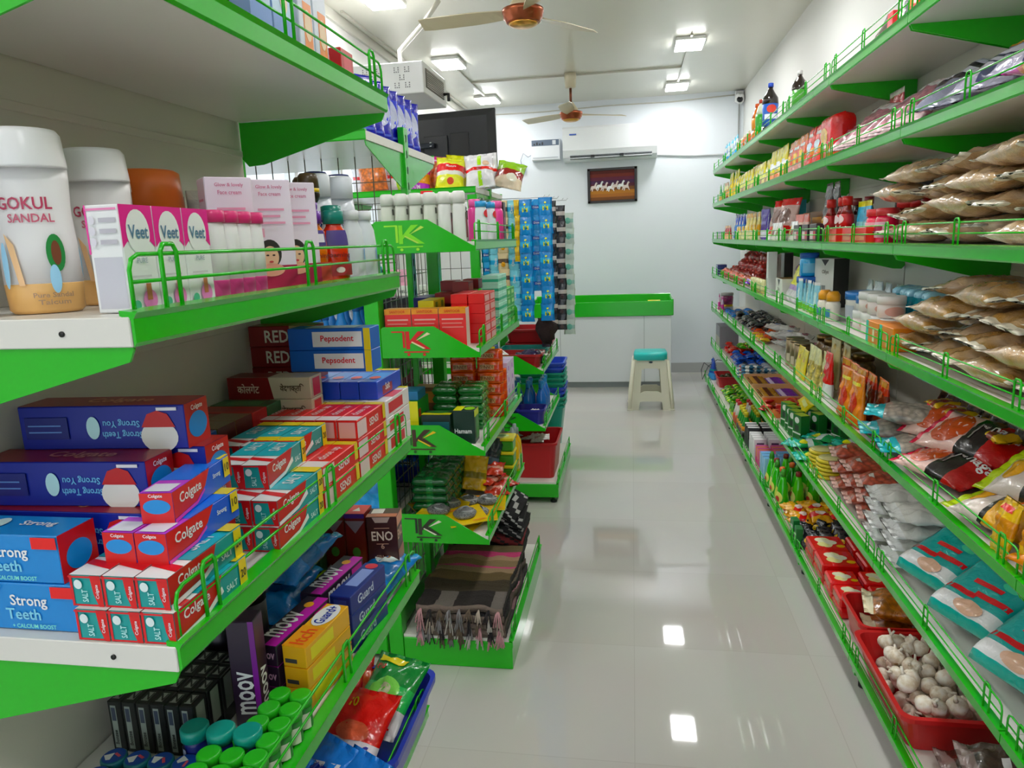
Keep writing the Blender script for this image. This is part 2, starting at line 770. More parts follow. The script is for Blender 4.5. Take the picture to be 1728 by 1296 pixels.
for y in (WY0, WY0 + .62, WY0 + 1.25, WY1 - .04):
    g.box(XL - .07, XL - .01, y, y + .04, WZ0, WZ1, '#eef0f0 plast')
g.box(XL - .07, XL - .01, WY0, WY1, WZ0, WZ0 + .04, '#eef0f0 plast')
g.box(XL - .07, XL - .01, WY0, WY1, WZ1 - .04, WZ1, '#eef0f0 plast')
struct(g.build('window_1'))
g = G().box(XR - .012, XR, 7.1, YB, 0, .105, '#a9aaa9 card').box(XL, XR - .012, YB - .012, YB, 0, .105, '#a9aaa9 card')
struct(g.build('baseboard_back'))
# beam over the west wall
slab('trim_1', XL, XL + .02, YF, YB, ZC - .06, ZC, '#d8d6cc wall')

# ------------------------------------------------------------------ ceiling lights
LY = [7.28, 5.76, 4.2, 2.65, 1.1, -.45]
for cx, side in ((.42, 'above the wall shelving'), (-1.38, 'above the window side')):
    for i, y in enumerate(LY):
        t = empty('ceiling_light', (cx, y, ZC))
        tag(t, ORD[i] + ' white LED ceiling panel ' + side + ' from the counter wall', 'ceiling light', 'ceiling light panels')
        part('housing', 'housing', lambda q: q.box(-.105, .105, -.155, .155, -.028, 0, '#f4f4f4 plast', .006), t)
        part('diffuser', 'diffuser', lambda q: q.box(-.098, .098, -.148, .148, -.034, -.026, '#ffffff glow', .003), t)


def conduit(name, pts, label, r=.007):
    g = G()
    for a, b in zip(pts, pts[1:]):
        a, b = Vector(a), Vector(b)
        lo = [min(a[i], b[i]) - r for i in range(3)]
        hi = [max(a[i], b[i]) + r for i in range(3)]
        g.box(lo[0], hi[0], lo[1], hi[1], lo[2], hi[2], '#cfccc0 plast')
    tag(g.build(name), label, 'conduit')


zc = ZC - .008
conduit('wiring_conduit', [(.42, 5.55, zc), (.42, 7.1, zc)], 'cream surface wiring conduit between the two ceiling lights over the wall shelving')
conduit('wiring_conduit', [(-1.38, 5.95, zc), (-1.38, 7.1, zc)], 'cream surface wiring conduit between two ceiling lights on the television side')
conduit('wiring_conduit', [(-1.38, 6.55, zc), (.42, 6.55, zc)], 'long cream wiring conduit crossing the ceiling above the rear fan')
conduit('wiring_conduit', [(XL + .06, 4.4, zc), (XL + .06, 7.7, zc)], 'cream conduit running along the ceiling edge above the television')
g = G().tube([(-1.65, YB - .01, 2.76), (-.9, YB - .012, 2.752), (-.2, YB - .01, 2.77), (.4, YB - .012, 2.765), (1.03, YB - .012, 2.79)], .006, '#c9c7bc plast')
tag(g.build('wall_cable'), 'thin grey cable sagging along the top of the counter wall', 'cable')
g = G().tube([(1.055, YB - .012, 2.70), (1.052, YB - .012, 2.0), (1.055, YB - .012, 1.4)], .006, '#9a9a98 plast')
tag(g.build('camera_cable'), 'grey cable dropping down the corner below the security camera', 'cable')

# security camera
t = empty('security_camera', (1.055, YB, 2.76))
tag(t, 'small white dome security camera with black lens in the ceiling corner', 'security camera')
G().box(-.045, .04, -.05, 0, -.045, .06, '#e9e9ea plast', .008).build('mount', t)
G().lathe([(-.05, .001), (-.047, .022), (-.03, .04), (0, .046), (.03, .04), (.05, .02)], '#f2f2f2 plast', 18).build('housing', t, (-.005, -.085, -.02), (.5, 0, 0))
G().lathe([(0, .03), (.012, .026), (.014, .001)], '#0c0c10 plast', 16).build('lens', t, (-.01, -.125, -.035), (R90 - .25, 0, 0))


# fans
def make_fan():
    t = empty('ceiling_fan')
    g = G().lathe([(-.12, .035), (-.115, .045), (-.03, .052), (0, .05)], '#cfc6ac plast', 20)
    g.build('canopy', t)
    G().lathe([(-.24, .011), (-.1, .011)], '#7d4a38 metal', 10).build('rod', t)
    G().lathe([(-.31, .065), (-.29, .06), (-.25, .03), (-.235, .022)], '#c9bb98 plast', 20).build('shroud', t)
    G().lathe([(-.375, .075), (-.37, .082), (-.36, .084), (-.355, .092), (-.335, .094), (-.332, .098), (-.315, .098), (-.31, .085), (-.305, .05)], '#a85a3c metal', 28).build('motor_housing', t)
    G().lathe([(-.392, .004), (-.39, .045), (-.382, .066), (-.374, .07)], '#d8a04a metal', 28).build('bottom_cap', t)
    for k in range(3):
        g = G()
        a = .5 + k * 2 * math.pi / 3
        V, Fs = [], []
        for i in range(9):
            q = i / 8
            x = .09 + .42 * q
            wd = .025 + .03 * math.sin(min(1, q * 2.2) * R90)
            if i == 8:
                wd *= .75
            V += [(x, -wd, -.332 - .012), (x, wd, -.332 + .012), (x, wd, -.328 + .012), (x, -wd, -.328 - .012)]
        for i in range(8):
            b = i * 4
            Fs += [(b + j, b + (j + 1) % 4, b + 4 + (j + 1) % 4, b + 4 + j) for j in range(4)]
        Fs += [(3, 2, 1, 0), (32, 33, 34, 35)]
        g.add(V, Fs, '#cbbf9f plast')
        g.build('blade', t, (0, 0, 0), (0, 0, a))
    return t


DEF('fan', 'fan', make_fan)
put('fan', (-.51, 6.5, ZC), .0, 'brown and cream ceiling fan hanging in front of the air conditioner')
put('fan', (-.50, 3.62, ZC), .45, 'brown and brass ceiling fan cut off by the top of the picture')

# air conditioner
t = empty('air_conditioner', (-.218, YB, 2.23))
tag(t, 'white split air conditioner mounted on the counter wall', 'air conditioner')
g = G().prism([(0, 0), (0, .33), (-.19, .33), (-.215, .31), (-.225, .1), (-.2, .03), (-.12, 0)], 'x', -.47, .47, '#f0f3f6 plast')
g.build('body', t)
G().box(-.40, .42, -.212, -.15, .012, .05, '#6f7478 plast', .004).build('air_outlet', t)
g = G()
for k in range(2):
    g.box(-.40, .42, -.222 + k * .01, -.216 + k * .01, .018 + .016 * k, .024 + .016 * k, '#e9ecee plast')
for x in (-.17, .12):
    g.box(x - .02, x + .02, -.226, -.215, .02, .045, '#222427 plast')
g.build('louver', t)
G().box(-.40, -.33, -.226, -.2215, .245, .258, '#3d62c4 plast').build('badge', t)
g = G().tube([(.26, YB - .014, 2.26), (.6, YB - .014, 2.235), (1.08, YB - .014, 2.225)], .009, '#d3d6d8 plast')
tag(g.build('coolant_pipe'), 'white insulated pipe running from the air conditioner towards the wall shelving', 'pipe')

# voltage box and plug
t = empty('voltage_stabilizer', (-.88, YB, 2.265))
tag(t, 'small white voltage box with grey control strip beside the air conditioner', 'stabilizer')
G().box(-.15, .15, -.09, 0, 0, .21, '#e9edf1 plast', .006).build('body', t)
g = G().box(-.142, .142, -.093, -.088, .142, .2, '#5a6b80 plast', .001)
g.box(.075, .11, -.095, -.09, .15, .192, '#dfe5ea plast')
for k in range(4):
    g.box(-.12 + k * .028, -.104 + k * .028, -.095, -.09, .15, .166 + .012 * (k % 2), '#20262e plast')
g.build('control_strip', t)
G().box(-.13, .13, -.093, -.089, .02, .028, '#b9c0c8 plast').build('vent', t)
g = G().tube([(-1.03, YB - .03, 2.33), (-1.07, YB - .03, 2.31), (-1.12, YB - .03, 2.35), (-1.15, YB - .03, 2.28), (-1.14, YB - .03, 2.22)], .004, '#8d97a6 plast')
g.box(-1.16, -1.11, YB - .05, YB - .015, 2.185, 2.225, '#2f6fc0 plast', .005)
tag(g.build('power_plug'), 'blue power plug dangling from a grey cord on the wall', 'plug')

# picture of galloping horses: a plain generic painting
t = empty('framed_picture', (-.2, YB, 1.985), (0, -.004, 0))
tag(t, 'dark framed painting of white horses galloping under a purple and orange sky', 'picture')
g = G()
for a in ((-.255, .255, .15, .175), (-.255, .255, -.175, -.15), (-.255, -.228, -.175, .175), (.228, .255, -.175, .175)):
    g.box(a[0], a[1], -.022, -.002, a[2], a[3], '#17110f card', .002)
g.build('frame', t)
g = G()
bands = ['#5e1a12', '#7c2a1c', '#6c2440', '#4e2450', '#5c2030', '#7b4a1e', '#b8761a', '#a8641a', '#7a4412']
for k, c in enumerate(bands):
    h = .3 / len(bands)
    g.box(-.228, .228, -.012, -.006, .15 - (k + 1) * h, .15 - k * h, c + ' matte')
for k in range(7):
    x = -.19 + k * .055 + .006 * (k % 2)
    z = -.02 + .01 * math.sin(k * 1.7)
    body = [(-.035, .0), (-.025, .02), (.005, .022), (.014, .045), (.026, .058), (.04, .045), (.03, .04), (.024, .02), (.03, -.005), (.04, -.03), (.034, -.033), (.018, -.008), (-.005, -.006), (-.015, -.035), (-.022, -.034), (-.02, -.008), (-.036, -.028), (-.042, -.026), (-.034, -.006), (-.046, .012)]
    g.prism([(x + p, z + q) for p, q in body], 'y', -.0135 - k * .0004, -.011, ['#f0dfd8 matte', '#ffffff matte'][k % 2])
g.build('painting', t)

# ------------------------------------------------------------------ television and wall cabinet
t = empty('television', (-1.26, 5.0, 2.11), (0, 0, math.radians(-7)))
tag(t, 'black television seen from behind, hung on a swing arm from the wall', 'television')
g = G()
g.box(-.37, .37, .0, .022, -.215, .215, '#0b0c0f plast', .006)
g.build('screen_bezel', t)
V = [(-.37, 0, -.215), (.37, 0, -.215), (.37, 0, .215), (-.37, 0, .215), (-.32, -.035, -.19), (.32, -.035, -.19), (.32, -.035, .17), (-.32, -.035, .17)]
G().add(V, [(0, 1, 5, 4), (1, 2, 6, 5), (2, 3, 7, 6), (3, 0, 4, 7), (4, 5, 6, 7)], '#101216 plast').build('back_cover', t)
G().box(.06, .19, -.043, -.034, -.12, .07, '#08090b plast', .003).build('connector_panel', t)
G().box(-.13, .04, -.055, -.034, -.1, .06, '#15171b plast', .004).build('mounting_plate', t)
g = G().box(-.47, -.04, -.095, -.06, -.02, .012, '#2b2f35 metal', .003)
for z in (-.014, .008):
    g.lathe([(0, .009), (.006, .007)], '#c9ccd0 metal', 8, c=(-.06, -.1, z))
g.build('swing_arm', t)

t = empty('network_cabinet', (-1.32, 4.05, 2.27))
tag(t, 'white perforated steel equipment cabinet fixed high beside the ceiling light', 'cabinet')
g = G().box(-.21, .2, 0, .5, 0, .165, '#dedfdf paint', .004)
g.build('body', t)
for cx, cz in ((-.13, .125), (-.05, .125), (-.13, .045), (-.05, .045), (-.09, .085), (.05, .125), (.11, .125), (.05, .045), (.11, .045), (.08, .085)):
    g = G()
    for a, b in ((-.011, -.011), (0, -.011), (.011, -.011), (-.011, 0), (.011, .0), (-.011, .011), (.011, .011)):
        g.box(cx + a - .003, cx + a + .003, -.0015, .001, cz + b - .003, cz + b + .003, '#77797b matte')
    g.build('vent', t)
g = G().box(.1995, .204, .05, .44, .035, .135, '#6d6a62 matte')
for k in range(9):
    g.box(.2035, .206, .06, .43, .042 + k * .0105, .046 + k * .0105, '#a5a198 plast')
g.build('grille', t)
G().tube([(.04, .12, .165), (.04, .12, .25), (.16, .2, .40), (.24, .28, .54)], .014, '#e4e2da plast', 8).build('support_pipe', t)
G().tube([(.21, .4, .06), (.24, .4, .06), (.24, .4, .02)], .01, '#1a1a1a plast').build('lock', t)

# ------------------------------------------------------------------ billing counter
t = empty('billing_counter', (-.29, 7.0, 0))
tag(t, 'white billing counter with a bright green rimmed top', 'counter')
G().box(-.67, .655, .0, .5, .06, .71, '#e3e8ea paint', .003).build('cabinet', t)
G().box(-.64, .62, .05, .48, 0, .06, '#a4abad plast').build('toe_kick', t)
g = G()
for x in (-.41, .40):
    g.box(x - .002, x + .002, -.001, .001, .06, .71, '#8d9496 plast')
g.build('panel_seam', t)
g = G()
g.box(-.70, .672, -.02, .0, .705, .845, GREEN, .008)
g.box(.655, .675, -.019, .539, .705, .86, GREEN, .008)
g.box(-.70, -.68, -.019, .539, .705, .86, GREEN, .008)
g.box(-.70, .672, .52, .54, .705, .875, GREEN, .008)
g.build('green_rim', t)
G().box(-.69, .66, .0, .52, .705, .80, '#1c8a22 paint').build('worktop', t)
_x = -.29
for i, (x, y, c, lb) in enumerate(((-.15, .2, '#e9eef0', 'white paper slip lying on the green counter top'), (.25, .15, '#c9a060', 'tan paper slip lying on the green counter top'), (.5, .25, '#e6d81e', 'yellow packet lying at the stool end of the counter top'))):
    tag(G().box(_x + x - .06, _x + x + .06, 7 + y - .04, 7 + y + .04, .8005, .83 if i == 2 else .815, c + ' card', .002).build('paper_slip' if i < 2 else 'yellow_packet'), lb, 'packet' if i == 2 else 'paper')

# ------------------------------------------------------------------ stool
t = empty('plastic_stool', (.15, 6.22, 0))
tag(t, 'cream plastic stool with turquoise seat in front of the counter', 'stool')


def stool_side(g, ang):
    # a tapering side wall with a big opening and two feet, at the +y face then rotated
    H = .43
    def P(u, z):
        hw = .185 - .045 * z / H
        y = -(.165 - .04 * z / H)
        p = Vector((u * hw, y, z))
        return Matrix.Rotation(ang, 3, 'Z') @ p
    def plate(pol, bulge=0):
        n = len(pol)
        V = [P(u, z) for u, z in pol]
        inn = [P(u, z) + Matrix.Rotation(ang, 3, 'Z') @ Vector((0, .008, 0)) for u, z in pol]
        g.add(V + inn, [tuple(range(n)), tuple(range(n, 2 * n))[::-1]] + [(i, n + i, n + (i + 1) % n, (i + 1) % n) for i in range(n)], '#e3dfc9 plast')
    plate([(-1, 0), (-.55, 0), (-.52, .07), (-.5, .43), (-1, .43)])
    plate([(.55, 0), (1, 0), (1, .43), (.5, .43), (.52, .07)])
    plate([(-.52, .07), (-.4, .075), (.4, .075), (.52, .07), (.52, .145), (.42, .15), (.36, .16), (-.36, .16), (-.42, .15), (-.52, .145)])
    plate([(-.51, .36), (-.44, .34), (-.36, .355), (.36, .355), (.44, .34), (.51, .36), (.51, .43), (-.51, .43)])


g = G()
for k in range(4):
    stool_side(g, k * R90)
for sx in (-1, 1):
    for sy in (-1, 1):
        g.tube([(sx * .176, sy * .158, .0), (sx * .172, sy * .154, .1), (sx * .14, sy * .125, .42)], [.02, .018, .014], '#e3dfc9 plast', 8)
        g.box(sx * .176 - .022, sx * .176 + .022, sy * .158 - .022, sy * .158 + .022, 0, .012, '#e8e4d0 plast', .004)
g.build('frame', t)
g = G()
P0 = [(-.135, -.12), (-.1, -.14), (.1, -.14), (.135, -.12), (.142, 0), (.135, .12), (.1, .14), (-.1, .14), (-.135, .12), (-.142, 0)]
V, n = [], len(P0)
for z, s in ((.425, 1), (.47, 1), (.484, .95), (.486, .5)):
    V += [(x * s, y * s, z) for x, y in P0]
g.add(V, [(j * n + i, j * n + (i + 1) % n, (j + 1) * n + (i + 1) % n, (j + 1) * n + i) for j in range(3) for i in range(n)] + [tuple(range(n))[::-1], tuple(3 * n + i for i in range(n))], '#26c8c4 plast', True)
g.build('seat', t)
G().lathe([(0, .017), (.003, .014)], '#153a44 plast', 12, 1, .5).build('emblem', t, (0, -.132, .408), (R90, 0, 0))


# ------------------------------------------------------------------ shelving
def lip(g, L, h=.032):
    g.prism([(.003, 0), (0, .004), (0, h - .006), (-.004, h), (.014, h + .002), (.014, h - .003), (.003, h - .007)], 'x', .002, L - .002, GREEN)


def rail(g, L, z=.032, loops=(.07, .4, .73), tr=.0019):
    a, b, r = .012, L - .012, .014
    lo, hi = z + .002, z + .052
    pts = [(a, .005, lo), (a, .005, hi - r), (a + r * .3, .005, hi - r * .3), (a + r, .005, hi), (b - r, .005, hi), (b - r * .3, .005, hi - r * .3), (b, .005, hi - r), (b, .005, lo)]
    g.tube(pts, tr * 1.15, GREEN, 6)
    g.tube([(a, .005, z + .027), (b, .005, z + .027)], tr, GREEN, 5)
    for q in loops:
        x = q * L / .8
        u = .0125
        g.tube([(x - u, .002, lo - .002), (x - u, .002, hi + .002), (x - u * .6, .002, hi + .009), (x + u * .6, .002, hi + .009), (x + u, .002, hi + .002), (x + u, .002, lo - .002)], tr * 1.3, GREEN, 6)


def deck(g, L, D, t=.028):
    g.box(.001, L - .001, .004, D, 0, t, DECK, .001)
    g.lathe([(0, .004), (.0006, .004)], '#111111 plast', 8, c=(0, 0, 0)) if False else None


def bracket(g, D, h=.08):
    g.prism([(.006, -.002), (.012, -.014), (D * .86, -h), (D - .012, -h - .002), (D, -h + .012), (D, 0), (.006, 0)], 'x', -.0015, .0015, GREEN)


def bay(root, L, D, rows, top, y0b=-.05, tag_='', panel=True):
    for k, r in enumerate(rows):
        lb, y0 = r[0], r[1]
        b = part('shelf_board', ('deck', L, D - y0), lambda q: deck(q, L, D - y0), root, (0, y0, lb + .0005))
        e = part('shelf_edge', ('lip', L), lambda q: lip(q, L), b)
        part('wire_rail', ('rail', L), lambda q: rail(q, L), b)
        if y0 == 0:
            part('bracket', ('brk', D), lambda q: bracket(q, D), root, (.006, 0, lb))
            part('bracket', ('brk', D), lambda q: bracket(q, D), root, (L - .006, 0, lb))
    if panel:
        def pn(q):
            q.box(.005, L - .005, D + .002, D + .008, .05, top, PANEL)
            for r in rows:
                if r[1] == 0:
                    q.box(.005, L - .005, D - .001, D + .003, r[0] - .064, r[0] - .052, PANEL, .002)
        part('back_panel', ('panel', L, D, top), pn, root)


def upright(g, D, top, y1=None):
    g.box(-.016, .016, D + .009, D + .035, .0, top, GREEN)
    for k in range(int((top - .1) / .05)):
        g.box(-.003, .003, D + .0075, D + .0095, .08 + k * .05, .105 + k * .05, '#0a0f0a matte')


def foot(g):
    g.prism([(0, .071), (0, .045), (.03, .03), (.06, .045), (.06, .071)], 'x', -.012, .012, GREEN)
    g.lathe([(0, .018), (.012, .018), (.014, .008), (.04, .008)], '#0c0c0c plast', 12, c=(0, .035, 0))


RROWS = [(1.985, 0), (1.69, 0), (1.37, 0), (1.055, 0), (.735, 0), (.395, 0), (.072, -.055)]
RX, RL = .74, .806
YEND = 7.09
for i in range(10):
    y1 = YEND - i * RL
    t = empty('shelving_bay', (RX, y1, 0), (0, 0, -R90))
    tag(t, ORD[i] + ' bay of green lipped wall shelving counting from the counter', 'shelving', 'wall shelving bays')
    bay(t, RL, .31, RROWS, 2.12)
    part('upright', ('upr', .31, 2.12), lambda q: upright(q, .31, 2.12), t, (0, 0, 0))
    part('foot', 'foot', foot, t, (.018, -.045, 0))

# toiletries rack close to the camera
t = empty('toiletries_rack', (-.45, .59, 0), (0, 0, R90))
tag(t, 'tall green lipped rack of toiletries and toothpaste in the front of the shop', 'shelving')
bay(t, .78, .30, [(1.695, 0), (1.367, 0), (1.035, 0), (.742, 0), (.42, 0), (.07, -.05)], 2.1)
for x in (0, .78):
    part('upright', ('upr', .30, 2.1), lambda q: upright(q, .30, 2.1), t, (x, 0, 0))
    part('foot', 'foot', foot, t, (.02 if x == 0 else .76, -.04, 0))
for z in (1.367, 1.035):
    G().tube([(-.0005, .075, z + .014), (.0015, .075, z + .014)], .0028, '#101010 plast', 10).build('screw_hole', t)


# ------------------------------------------------------------------ end stands and island racks
def wiregrid(g, x0, x1, z0, z1, y, dx=.065, dz=.1, r=.0016, c='#5d5a4e metal'):
    nx = int(round((x1 - x0) / dx))
    for i in range(nx + 1):
        x = x0 + (x1 - x0) * i / nx
        g.box(x - r, x + r, y - r, y + r, z0, z1, c)
    nz = int(round((z1 - z0) / dz))
    for i in range(nz + 1):
        z = z0 + (z1 - z0) * i / nz
        g.box(x0, x1, y - 3 * r, y - r, z - r, z + r, c)


def end_panel(g, D=.325):
    g.prism([(0, -.001), (0, .014), (.012, .018), (.15, .1), (D - .008, .1), (D, .094), (D, -.001)], 'x', -.002, .002, GREEN)


def logo(g, c1, c2, c3, s=1):
    """shopping cart with a K: drawn on the outer face of an end panel (x = -.0025, y towards the post, z up)"""
    def F(face, u, v, e):
        return (-.0021 - e, .29 - u * .13, .006 + v * .088)
    sp = [('r', 'f', .0, .86, .32, .91, c2), ('r', 'f', .28, .3, .34, .9, c2), ('r', 'f', .30, .12, .95, .17, c1), ('r', 'f', .36, .25, .46, .9, c1),
          ('p', 'f', [(.46, .55), (.46, .42), (.86, .9), (.68, .9)], c1), ('p', 'f', [(.5, .56), (.58, .66), (1.0, .24), (.82, .24)], c1),
          ('p', 'f', [(.62, .56), (.68, .62), (.92, .86), (1.0, .80)], c3), ('e', 'f', .42, .05, .04, .05, c2), ('e', 'f', .82, .05, .04, .05, c2),
          ('p', 'f', [(.5, .5), (.52, .54), (.86, .28), (.8, .26)], c3)]
    g.prints(F, lambda f: .13 / .088, sp, 1, 'card')


def end_stand(name, Y0, rows, logos, post, gz, base, label, dk=.1):
    t = empty(name, (-.475, Y0, 0), (0, 0, R90))
    tag(t, label, 'display stand')
    L, D = .80, .325
    for k, lb in enumerate(rows):
        b = part('shelf_board', ('deck', L, D), lambda q: deck(q, L, D), t, (0, 0, lb + .0005))
        part('shelf_edge', ('lip', L), lambda q: lip(q, L), b)
        part('wire_rail', ('rail', L), lambda q: rail(q, L), b)
        p = part('end_panel', 'endpanel', end_panel, t, (-.001, 0, lb))
        q = G()
        logo(q, *logos[k])
        q.build('cart_logo', p)
        part('end_panel', 'endpanel', end_panel, t, (L + .001, 0, lb))
    for x in (.022, L - .022):
        q = G().box(x - .025, x + .025, D + .002, D + .052, 0, post, GREEN, .002)
        q.build('post', t)
    q = G()
    wiregrid(q, .05, L - .05, .12, gz, D + .056, .058, .082, .0016, '#8f8c80 metal')
    q.build('wire_grid', t)
    q = G()
    if base == 'solid':
        q.box(-.001, L, -.062, D, 0, dk, GREEN, .002)
    else:
        q.box(-.001, L, -.062, D, .035, dk, GREEN, .002)
    q.build('base', t)
    b = G().box(.004, L - .004, -.05, D, dk, dk + .01, DECK).build('shelf_board', t)
    part('shelf_edge', ('lip', L), lambda q: lip(q, L), b, (0, -.064, dk - .022))
    part('wire_rail', ('rail', L), lambda q: rail(q, L), b, (0, -.064, dk - .022))
    if base != 'solid':
        for x in (.03, L - .03):
            for y in (-.03, D - .03):
                G().lathe([(0, .018), (.012, .018), (.014, .008), (.036, .008)], '#0c0c0c plast', 12).build('foot', t, (x, y, 0))
    return t


end_stand('end_display_stand', 2.21, [1.427, 1.095, .77, .46], [('#7fd43a', '#9adf50', '#b7e86a'), ('#c8371f', '#c8371f', '#e6d9b0'), ('#3a2414', '#1c4a14', '#d8c02a'), ('#26301a', '#101a10', '#f2eed0')], 1.52, 1.5, 'solid', 'green end stand with cart emblems holding soaps, scourers and rag rugs')  # cream strokes of the lowest cart emblem are glare put into its colour
end_stand('end_display_stand', 3.81, [.74, .42], [('#b83a22', '#1c4a14', '#26160c'), ('#1c4a14', '#1c4a14', '#0f3a0f')], 1.70, 1.68, 'feet', 'green end stand of plastic tubs below the hanging sachet strips', .112)


def island(name, xe, Ys, rows, top, dtop, xs, label, D=.40):
    """double sided rack standing across the shop; xe is its aisle end"""
    t = empty(name, (xe, Ys, 0))
    tag(t, label, 'shelving')
    L = .88
    for k, (lb, rear) in enumerate(rows):
        F_ = L
        L_ = L - .011 if lb > top - .2 else L - .075
        b = part('shelf_board', ('deck', L_, D), lambda q: deck(q, L_, D), t, (-L, -D, lb + .0005))
        part('shelf_edge', ('lip', L_), lambda q: lip(q, L_), b)
        if lb < top - .2:
            part('wire_rail', ('rail', L_), lambda q: rail(q, L_), b)
        for x in (-L + L_ - (.007 if lb > top - .2 else .004), -L + .004):
            part('bracket', ('ibrk', D), lambda q: bracket(q, D, .12), t, (x, -D, lb))
        if rear:
            b = part('shelf_board', ('deck', L_, D), lambda q: deck(q, L_, D), t, (L_ - L, D, lb + .0005), (0, 0, math.pi))
            part('shelf_edge', ('lip', L_), lambda q: lip(q, L_), b)
            for x in (L_ - L - (.007 if lb > top - .2 else .004), -L + .004):
                part('bracket', ('ibrk', D), lambda q: bracket(q, D, .12), t, (x, D, lb), (0, 0, math.pi))
    for x in (0, -L):
        q = G().box(x - .03, x - .007, -.0245, .0245, 0, dtop, GREEN, .002)
        for k in range(26):
            q.box(x - .0072, x - .006, -.004, .004, dtop - .05 - k * .055, dtop - .025 - k * .055, '#0d160d matte')
        q.build('post', t)
    q = G()
    wiregrid(q, -L + .02, -.075, .12, top, 0, .065, .1, .0016, '#5a5648 metal')
    q.build('wire_grid', t)
    q = G().box(-L, -.07, -D, D, .02, .1, GREEN, .003)
    q.build('base', t)
    return t


island('island_rack', -.795, 2.62, [(1.775, True), (1.07, True), (.765, True), (.46, True)], 1.78, 1.865, 0, 'green double sided wire back rack across the shop behind the toothpaste')
island('island_rack', -.795, 4.22, [(1.71, True), (1.07, True), (.74, True), (.44, True)], 1.70, 1.80, 0, 'green double sided rack with snack packets on top below the television')
# ------------------------------------------------------------------ goods on the long wall shelving
rnd = random.Random(7)
J = lambda a: rnd.uniform(-a, a)
ZR = [r[0] + .0292 for r in RROWS]
RW = -R90


def lie(key, h, t, cx, cy, z, rz, tilt=0, sc=1, roll=0):
    """a pouch lying on its back, centred on cx, cy"""
    return (key, (cx + math.sin(rz) * h / 2, cy - math.cos(rz) * h / 2, z + t / 2), (-R90 + tilt, roll, rz), sc)


WALLS = ['top wall shelf', 'second wall shelf', 'eye level wall shelf', 'fourth wall shelf', 'fifth wall shelf', 'sixth wall shelf', 'bottom wall shelf']
CNT = ' from near end'


def rowof(key, row, ys, d, desc, rot=RW, jr=.06, sc=.95, dz=0, tiltx=0, extra='', group=None):
    ys = sorted(ys)
    its = [(key, (RX + d + J(.006), y, ZR[row] + dz), (tiltx, 0, rot + J(jr)), sc) for y in ys]
    seq(its, desc, 'on ' + WALLS[row] + (extra or (CNT if len(ys) > 1 else '')), group)


def ar(a, b, n):
    return [a + (b - a) * i / max(1, n - 1) for i in range(n)]


# --- A, the top shelf
pouch('bluewhite_pack', 'detergent_pack', 'packet', .13, .19, .05, [(0, 1, '#d8ecf6'), (0, .35, '#2f9fd8'), (.8, 1, '#57b9e6')], [('e', 'f', .5, .55, .3, .16, '#3a7fd0'), ('r', 'f', .2, .2, .8, .26, '#ffffff')], 'stand', 3)
rowof('bluewhite_pack', 0, [6.05, 6.2, 6.36, 6.52, 6.68], .07, 'cyan and white standing packet')
pouch('orange_pack', 'snack_packet', 'packet', .10, .12, .03, [(0, 1, '#e8743a'), (.0, .2, '#f2e6d8'), (.85, 1, '#f4d0b0')], [('e', 'f', .5, .5, .25, .2, '#f7efe6')], 'pillow', 4)
rowof('orange_pack', 0, ar(5.36, 5.9, 6), .06, 'small orange and cream packet')
PB = [(0, .03), (.006, .036), (.05, .037), (.09, .034), (.13, .037), (.17, .036), (.2, .026), (.228, .014), (.24, .0135)]
bottle('orange_soda', 'soda_bottle', 'bottle', PB, [(0, .09, '#f07a1a liquid'), (.09, .17, '#f39a2a'), (.17, .3, '#f07a1a liquid')], [(.238, .016), (.26, .016), (.262, .012)], '#f2641a', [])
put('orange_soda', (RX + .08, 5.2, ZR[0]), 0, 'bottle of orange soda with orange cap on the top wall shelf')
bottle('green_soda', 'soda_bottle', 'bottle', PB, [(0, .07, '#f0902a liquid'), (.07, .17, '#3cae3a'), (.17, .3, '#d8e0c8 liquid')], [(.238, .016), (.26, .016), (.262, .012)], '#c63b22', [])
put('green_soda', (RX + .08, 5.05, ZR[0]), 0, 'green labelled soda bottle beside the large cola bottle')
CB = [(0, .038), (.01, .047), (.06, .046), (.13, .044), (.19, .048), (.225, .045), (.255, .026), (.275, .0145), (.29, .0135)]
bottle('cola_big', 'soda_bottle', 'bottle', CB, [(0, .06, '#140a08 liquid'), (.06, .19, '#2a62c0'), (.19, .4, '#140a08 liquid')], [(.288, .016), (.31, .016), (.312, .012)], '#2450c8', [('r', 'f', .2, .35, .8, .45, '#e8eef8'), ('e', 'f', .5, .55, .2, .08, '#e04030')])
put('cola_big', (RX + .09, 4.8, ZR[0]), 0, 'large dark cola bottle with blue cap and label on the top wall shelf')
bottle('cola_small', 'soda_bottle', 'bottle', [(z * .72, r * .8) for z, r in CB], [(0, .045, '#1a0e0a liquid'), (.045, .13, '#4fae36'), (.13, .4, '#20120c liquid')], [(.206, .013), (.222, .013), (.224, .01)], '#e6e6e6', [])
put('cola_small', (RX + .1, 4.05, ZR[0]), 0, 'small dark soda bottle with white cap on the top wall shelf')
pouch('dark_pouch', 'foil_pouch', 'packet', .16, .2, .05, [(0, 1, '#4a443a'), (0, .25, '#c08a78'), (.7, 1, '#3a3a34')], [('r', 'f', .1, .3, .5, .42, '#d8d2c8')], 'stand', 5)
put('dark_pouch', (RX + .1, 2.86, ZR[0] + .005), (-.5, 0, RW + .3), 'dark foil pouch leaning back on the top wall shelf')
carton('red_edge_box', 'red_packet', 'packet', .05, .03, .13, '#c8283a', [('r', 'f', .2, .2, .8, .8, '#e85060')])
put('red_edge_box', (RX + .12, 2.74, ZR[0]), RW, 'narrow red packet behind the dark pouch on the top wall shelf')
